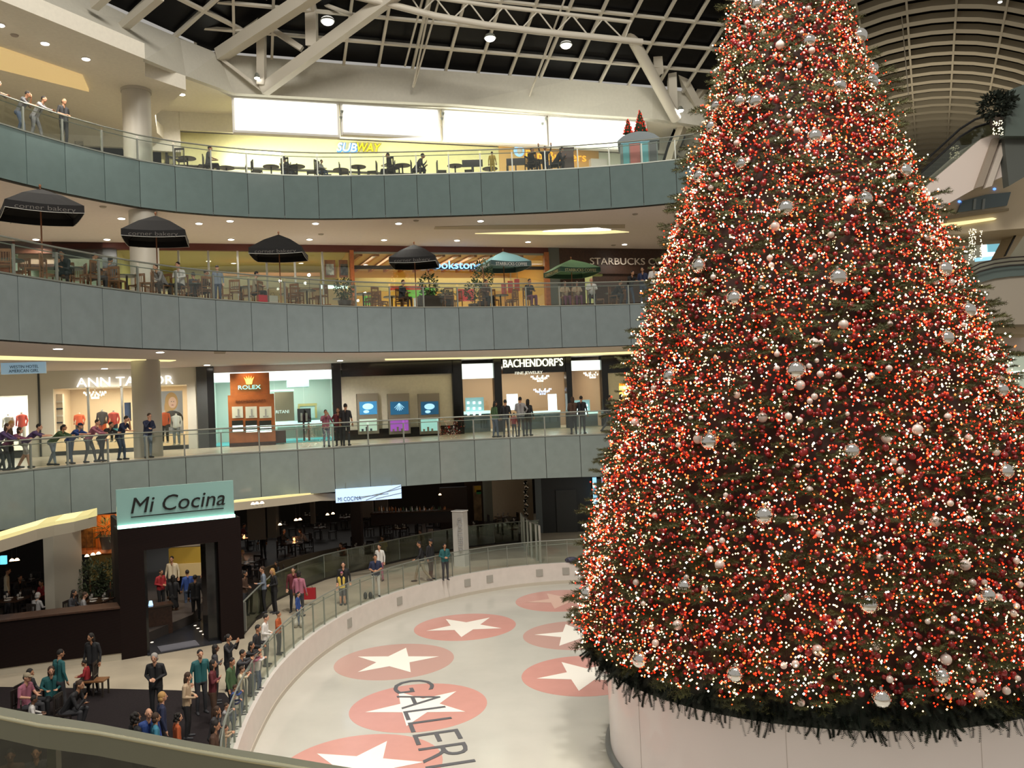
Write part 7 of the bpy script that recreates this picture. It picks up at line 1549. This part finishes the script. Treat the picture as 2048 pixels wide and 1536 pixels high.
# ================================================================ restaurant furniture and small things on the ground floor
M_dt = mat('dark_table', (.05, .025, .015), .2); M_plate = mat('plate_white', (.75, .72, .66), .25); M_clear = mat('glassware', (.75, .72, .68), .08, .6)
def dining(zf=0.):
    t = thing('dining_table', 'dark restaurant table', 'table', (0, 0, 0), 0, 'restaurant tables')
    b = lmb(); b.box(-.42, .42, -.42, .42, .71, .75); b.build('tabletop', M_dt, t); b = lmb(); b.box(-.04, .04, -.04, .04, .04, .71); b.build('pedestal', M_cd, t); b = lmb(); b.box(-.25, .25, -.25, .25, 0, .04); b.build('base', M_cd, t); return t
dt = dining(); ds = [0]; rc = chair_proto(mat('leather_chair', (.022, .016, .014), .4), 'dark chair at a table of the dark restaurant', 'restaurant chairs'); rs_ = [0]
SEATS.sort(key=lambda q: pxof(q[0]))
for i, (p_, r_) in enumerate(SEATS):
    put(rc, rs_, p_, r_, 'dark chair under a seated guest at rink level, ' + ordn(i))
def plate_p():
    t = thing('plate', 'white plate set on a restaurant table', 'plate', (0, 0, 0), 0, 'plates on the restaurant tables'); b = lmb(); b.lathe((0, 0, 0), [(.07, 0), (.125, .018), (.12, .02)], 16); b.build('dish', M_plate, t); return t
def glass_p():
    t = thing('wine_glass', 'wine glass glinting on a restaurant table', 'glass', (0, 0, 0), 0, 'glasses on the restaurant tables'); b = lmb(); b.lathe((0, 0, 0), [(.04, 0), (.006, .01), (.006, .09), (.045, .12), (.038, .2)], 10); b.build('bowl', M_clear, t); return t
pp, gg = plate_p(), glass_p(); ps_, gs_ = [0], [0]
def gtab(px, py, zf=0., n=4, what='by the glass rail'):
    q = atz(px, py, G + zf + .75); p = V((q.x, q.y, G + zf)); a = rnd.uniform(-.5, .5)
    put(dt, ds, p, a, 'dark table ' + what)
    cs = []
    for k in range(n):
        g = a + k * math.pi / 2; cs.append(put(rc, rs_, p + V((math.cos(g), math.sin(g), 0)) * .72, g + math.pi / 2))
    name_chairs(cs, 'the dark table ' + what)
    for k in range(3): g = a + .5 + k * 2.1; put(pp, ps_, V((p.x + .25 * math.cos(g), p.y + .25 * math.sin(g), G + zf + .752)), 0, 'white plate on the dark table ' + what)
    for k in range(4): g = a + 1.2 + k * 1.6; put(gg, gs_, V((p.x + .3 * math.cos(g), p.y + .3 * math.sin(g), G + zf + .752)), 0, 'wine glass on the dark table ' + what)
for px, py, zf, w_ in ((25, 1198, .35, 'nearest the left edge of the terrace'), (85, 1188, .35, 'with the diner in red'), (125, 1165, .35, 'beside the beige pillars'), (195, 1200, .35, 'behind the parapet next to the plants'), (50, 1160, .35, 'at the back of the left terrace'),
                       (495, 1075, 0, 'right of the portal, topmost'), (490, 1125, 0, 'right of the portal, lower'), (590, 1085, 0, 'with the candle between two diners'), (640, 1055, 0, 'under the blue screen, left'), (560, 1050, 0, 'far behind the candle table'), (720, 1095, 0, 'inside the terrace glass near the woman in orange'),
                       (760, 1048, 0, 'middle of the dark hall'), (800, 1056, 0, 'right of the middle of the dark hall'), (835, 1044, 0, 'next to the bar'), (880, 1030, 0, 'before the bar'), (740, 1030, 0, 'deep in the dark hall'), (690, 1035, 0, 'deep in the dark hall at the left'), (940, 1052, 0, 'right of the pale pillar'),
                       (1006, 1033, 0, 'before the sand wall, back'), (1020, 1045, 0, 'before the sand wall, middle'), (1024, 1056, 0, 'before the sand wall, front'), (620, 1030, 0, 'far left in the dark hall')):
    gtab(px, py, zf, 3, w_)
for px, py, lab in ((588, 1076, 'small red-orange candle lamp on the table of the two diners'), (488, 1072, 'small candle lamp on the topmost table right of the portal'), (862, 1022, 'orange candle lamp near the bar')):
    q = atz(px, py, G + .9); t = thing('candle_lamp', lab, 'lamp', (q.x, q.y, G + .76)); b = MB((q.x, q.y, G + .76)); b.lathe((0, 0, 0), [(.05, 0), (.06, .06), (.04, .14)], 12); b.build('glow', mat('candle', (1, .4, .15), .4, emit=(1, .35, .1), es=5), t)
    b = MB((q.x, q.y, G + .75)); b.lathe((0, 0, 0), [(.07, 0), (.07, .012)], 12); b.build('foot', M_steel, t)
    light('POINT', 'candle_light', (q.x, q.y, G + 1.05), 9, (1, .5, .25), .05)
for i, (px, py, Y) in enumerate([(506, 1009, 33), (514, 1008, 33), (524, 1007, 33), (348, 1083, 31), (362, 1081, 31), (373, 1078, 31), (592, 1041, 38), (600, 1040, 38), (655, 1030, 42), (666, 1028, 42), (174, 1113, 33), (186, 1110, 33), (197, 1108, 33), (24, 1122, 31), (34, 1121, 31), (880, 990, 50), (560, 1050, 40), (403, 1075, 31.5)]):
    c = aty(px, py, Y); t = thing('pendant_lamp', 'small warm pendant lamp in the dark restaurant', 'lamp', c, 0, 'pendant lamps of the restaurant')
    m = MB(tuple(c)); m.lathe((0, 0, 0), [(.09, 0), (.05, .07), (.01, .09)], 12); m.build('shade', mat('pendant_warm', (1, .7, .45), .4, emit=(1, .62, .35), es=4.5), t); m = MB(); m.tube([c + V((0, 0, .09)), V((c.x, c.y, GF_TOP))], .006, 4); m.build('cord', M_cd, t)
# benches / planter dividers / bar in the dark hall
for x0, y0, x1, y1, Y, dep, col, lab, nm in ((494, 985, 530, 1080, 40, .5, (.12, .10, .08), 'beige-brown square pier behind the tables right of the portal', 'pier'), (534, 990, 552, 1076, 40, .5, (.08, .07, .055), 'second, darker square pier behind the tables', 'pier'), (620, 985, 628, 1048, 44, .3, (.16, .12, .09), 'slim pale post in the dark hall', 'pier'),
      (702, 1005, 722, 1095, 44, .6, (.03, .015, .01), 'dark brown wooden pier below the blue screen', 'pier'), (722, 995, 745, 1035, 50, .4, (.17, .15, .13), 'grey wall piece right of the dark pier', 'partition'), (750, 995, 775, 1028, 52, .3, (.15, .13, .11), 'narrow grey wall piece deep in the hall', 'partition'), (880, 975, 935, 1060, 51, .5, (.025, .014, .01), 'dark brown wall behind the bar', 'partition')):
    c_ = gpanel(nm, x0, y0, x1, y1, Y, dep, mat('g_' + lab.split()[0] + str(x0), col, .6), label=lab, cat=nm)
bar = thing('bar_counter', 'dark bar counter with glasses behind the pale pillar', 'counter', aty(800, 1040, 49))
for nm, a, mm in (('front', (742, 1026, 905, 1048), mat('bar_front', (.035, .02, .015), .4)), ('worktop', (740, 1023, 907, 1026), M_dt)):
    s = gpanel(nm, *a, 48.6 if nm == 'worktop' else 48.8, .6, mm); s.parent = bar; s.matrix_parent_inverse = bar.matrix_basis.inverted()
for i in range(26):
    c = aty(752 + i * 5.6 + rnd.uniform(-2, 2), 1022 + rnd.uniform(-1, 1), 49 + rnd.uniform(-.1, .2)); m = MB(tuple(c)); h = rnd.uniform(.15, .32); m.lathe((0, 0, 0), [(.04, 0), (.045, h * .6), (.015, h * .8), (.015, h)], 8)
    tag(m.build('bottle', rnd.choice([M_clear, mat('bottle_amber', (.4, .14, .03), .15), mat('bottle_green', (.05, .12, .06), .15)])), 'small bottle standing on the dark bar counter', 'bottle', 'bottles on the bar')
so = thing('bench_seat', 'curved pale upholstered bench inside the terrace glass', 'bench', atz(620, 1115, G))
for pts_, z0, z1, nm, mm in (([(-10.6, 36.5), (-10.2, 38.2), (-9.4, 39.8), (-8.3, 41.2)], 0, .45, 'seat', mat('bench_olive', (.14, .12, .05), .7)), ([(-10.9, 36.6), (-10.5, 38.4), (-9.7, 40.1), (-8.5, 41.6)], .45, .95, 'backrest', mat('bench_brown', (.07, .05, .03), .6))):
    m = MB(); m.slab(pts_, [(x - .5 if nm == 'seat' else x - .1, y + .25 if nm == 'seat' else y + .05) for x, y in pts_], G + z0, G + z1); m.build(nm, mm, so)
for px, py, Y in ((640, 1130, 41.2), (850, 1100, 46.5), (720, 1112, 44)):
    gpanel('low_divider', px - 60, py - 14, px + 60, py + 12, Y, .2, mat('divider_olive', (.12, .11, .06), .7), label={640: 'low olive divider behind the left part of the terrace glass', 850: 'low olive divider behind the terrace glass near the pale pillar', 720: 'low olive divider behind the middle of the terrace glass'}[px], cat='divider')
# reception desk, stool, bag, red shopping bag, plants
p = pt3(1.55, 2.6, 0); rd = thing('reception_desk', 'dark reception desk with a small lamp inside the portal', 'desk', tuple(p))
b = MB(p, pu, pn); b.box(-.55, .35, -.25, .25, .03, 1.0); b.build('body', M_brown, rd); b = MB(p, pu, pn); b.box(-.6, .4, -.3, .3, 1.0, 1.05); b.build('top', M_dt, rd); b = MB(p, pu, pn); b.lathe((-.3, 0, 1.05), [(.08, 0), (.05, .15)], 10); b.build('lamp', mat('desk_lamp', (.6, .8, 1), .4, emit=(.4, .65, 1), es=1.5), rd)
for i, (x, y) in enumerate([(1.1, 1.5), (1.1, 1.9), (2.75, 1.4), (2.75, 1.9), (2.75, 2.4), (2.75, 2.9)]):
    m = MB(pa, pu, pn); m.lathe((x, y, G + .03), [(.05, 0), (.05, .008)], 12); tag(m.build('floor_light', mat('floor_glint', (1, .9, .8), .4, emit=(1, .85, .65), es=1.6)), 'small round light set in the dark floor of the portal', 'light', 'floor lights inside the portal')
q = atz(192, 1392, G); st_ = thing('stool', 'low wooden stool holding the child in red', 'stool', q); b = MB(tuple(q)); b.box(-.3, .3, -.2, .2, .42, .46); b.build('seat', M_cw, st_)
for x, y in ((-.27, -.17), (.27, -.17), (-.27, .17), (.27, .17)): b = MB(tuple(q)); b.box(x - .02, x + .02, y - .02, y + .02, 0, .42); b.build('leg', M_cd, st_)
for px, py, fz in ((54, 1446, 100), (60, 1432, 95), (102, 1432, 150), (160, 1450, 90), (68, 1466, 60)):
    pass
q = atz(1150, 1125, G); bg_ = thing('duffel_bag', 'dark patterned bag with a black hat lying inside the rink railing near the tree', 'bag', q); m = MB(); m.ell((q.x - .15, q.y, G + .13), (.32, .18, .14), 14, 8); m.build('body', mat('bag_pattern', (.05, .05, .08), .7, noise=.9, nscale=14), bg_)
m = MB(); m.ell((q.x + .3, q.y, G + .15), (.17, .15, .16), 12, 8); m.lathe((q.x + .3, q.y, G), [(.02, .3), (.01, .36)], 6); m.build('top_bag', M_bk, bg_)
q = atz(621, 1211, G); t = thing('shopping_bag', 'big dark red shopping bag held low behind the rink railing', 'bag', q); m = MB((q.x, q.y, G)); m.box(-.22, .22, -.08, .08, .25, .68); m.build('body', mat('red_bag2', (.32, .012, .02), .5), t); m = MB(); m.tube([(q.x - .1, q.y, G + .68), (q.x - .05, q.y, G + .85), (q.x + .05, q.y, G + .85), (q.x + .1, q.y, G + .68)], .008, 5); m.build('handle', M_cd, t)
for px, py, lab in ((597, 1255, 'pair of pale boots standing by the child in blue'), (735, 1198, 'left skate bag on the floor before the man in white trousers')):
    q = atz(px, py, G); m = MB(); m.ell((q.x - .08, q.y, G + .14), (.08, .13, .14), 10, 7); m.ell((q.x + .12, q.y, G + .14), (.08, .13, .14), 10, 7); tag(m.build('boots' if px < 700 else 'skate_bag', mat('pale_leather', (.40, .36, .3), .6) if px < 700 else M_bk), lab, 'boots' if px < 700 else 'bag')
q = aty(516, 1263, 29.6)
M_olv = mat('terrace_leaves', (.035, .05, .02), .6, noise=.4)
for px, py, r, n, lab in ((182, 1216, .62, 420, 'bushy plant on the terrace left of the portal'), (205, 1190, .6, 420, 'taller bushy plant touching the portal'), (222, 1212, .45, 260, 'low bushy plant at the foot of the portal')):
    q = atz(px, py, G + .5); t = thing('terrace_plant', lab, 'plant', (q.x, q.y, G + .35)); b = MB((q.x, q.y, G + .35)); b.lathe((0, 0, 0), [(.2, 0), (.26, .4)], 14); b.build('planter', M_pot, t); m = MB(); m.tube([(q.x, q.y, G + .7), (q.x, q.y, G + 1.6)], .03, 6); m.build('stem', M_cw, t)
    leafball('foliage', (q.x, q.y, G + 1.55), (r, r * .8, .75), n * 2, M_olv, t, .16, .03)
q = aty(215, 1098, 33.3); t = thing('potted_plant', 'spiky plant in a dark pot before the orange wall niche', 'plant', q); b = MB(tuple(q)); b.lathe((0, 0, 0), [(.2, .0), (.28, .5)], 16); b.build('pot', M_pot, t); leafball('leaves', (q.x, q.y, q.z + .75), (.25, .2, .3), 120, M_olv, t, .35, .02)
b = gpanel('hostess_rail', 486, 1205, 492, 1262, 29.6, .05, M_steel, label='short steel post beside the right portal pillar', cat='post')

# ---------------------------------------------------------------- tell the repeats apart by their place
def by_place(group, text, vertical=False):
    L = [o for o in C.objects if o.parent is None and o.get('group') == group]
    pos = lambda o: V(o.location) if o.type == 'EMPTY' or V(o.location).length > .01 else V(sum((V(v) for v in o.bound_box), V((0, 0, 0)))) / 8
    if vertical: L.sort(key=lambda o: pos(o).dot(IY) / pos(o).dot(FW))
    else: L.sort(key=lambda o: pxof(pos(o)))
    for i, o in enumerate(L): o['label'] = text + ', ' + (('highest' if i == 0 else ORD[i] + ' from the top') if vertical else ordn(i))
by_place('large mirror baubles on the tree', 'large mirror bauble on the front of the Christmas tree', True)
by_place('downlights above the umbrella patio', 'round downlight in the soffit above the parasols'); by_place('downlights above the shop windows', 'round downlight in the soffit above the shop windows'); by_place('downlights in the gallery ceiling', 'round downlight in the cream ceiling at the upper left')
by_place('spotlights between the glowing panels', 'small spotlight between the glowing white panels'); by_place('tie rods below the skylight', 'slender white tie rod below the skylight'); by_place('ceiling speakers', 'small round grey speaker flush in a soffit')
by_place('bottles on the bar', 'small bottle on the dark bar counter'); by_place('pendant lamps of the restaurant', 'small warm pendant lamp in the dark restaurant'); by_place('pendant lamps over the food counters', 'bright pendant lamp over the food counters')
by_place('floor lights inside the portal', 'small round floor light inside the portal'); by_place('hatches in the rink wall', 'small square grey hatch in the rink wall'); by_place('wooden ceiling beams of the bookshop', 'wooden beam on the bookshop ceiling')
seats = [o for o in C.objects if o.parent is None and o.get('group') in ('brown chairs of the umbrella patio', 'dark chairs of the food court') and o['label'] == 'seat']
for g in ('brown chairs of the umbrella patio', 'dark chairs of the food court'):
    L = sorted([o for o in seats if o['group'] == g], key=lambda o: pxof(o.location))
    for i, o in enumerate(L): o['label'] = ('brown' if 'brown' in g else 'dark') + ' chair under a seated visitor, ' + ordn(i) + (' on the patio' if 'brown' in g else ' in the food court')
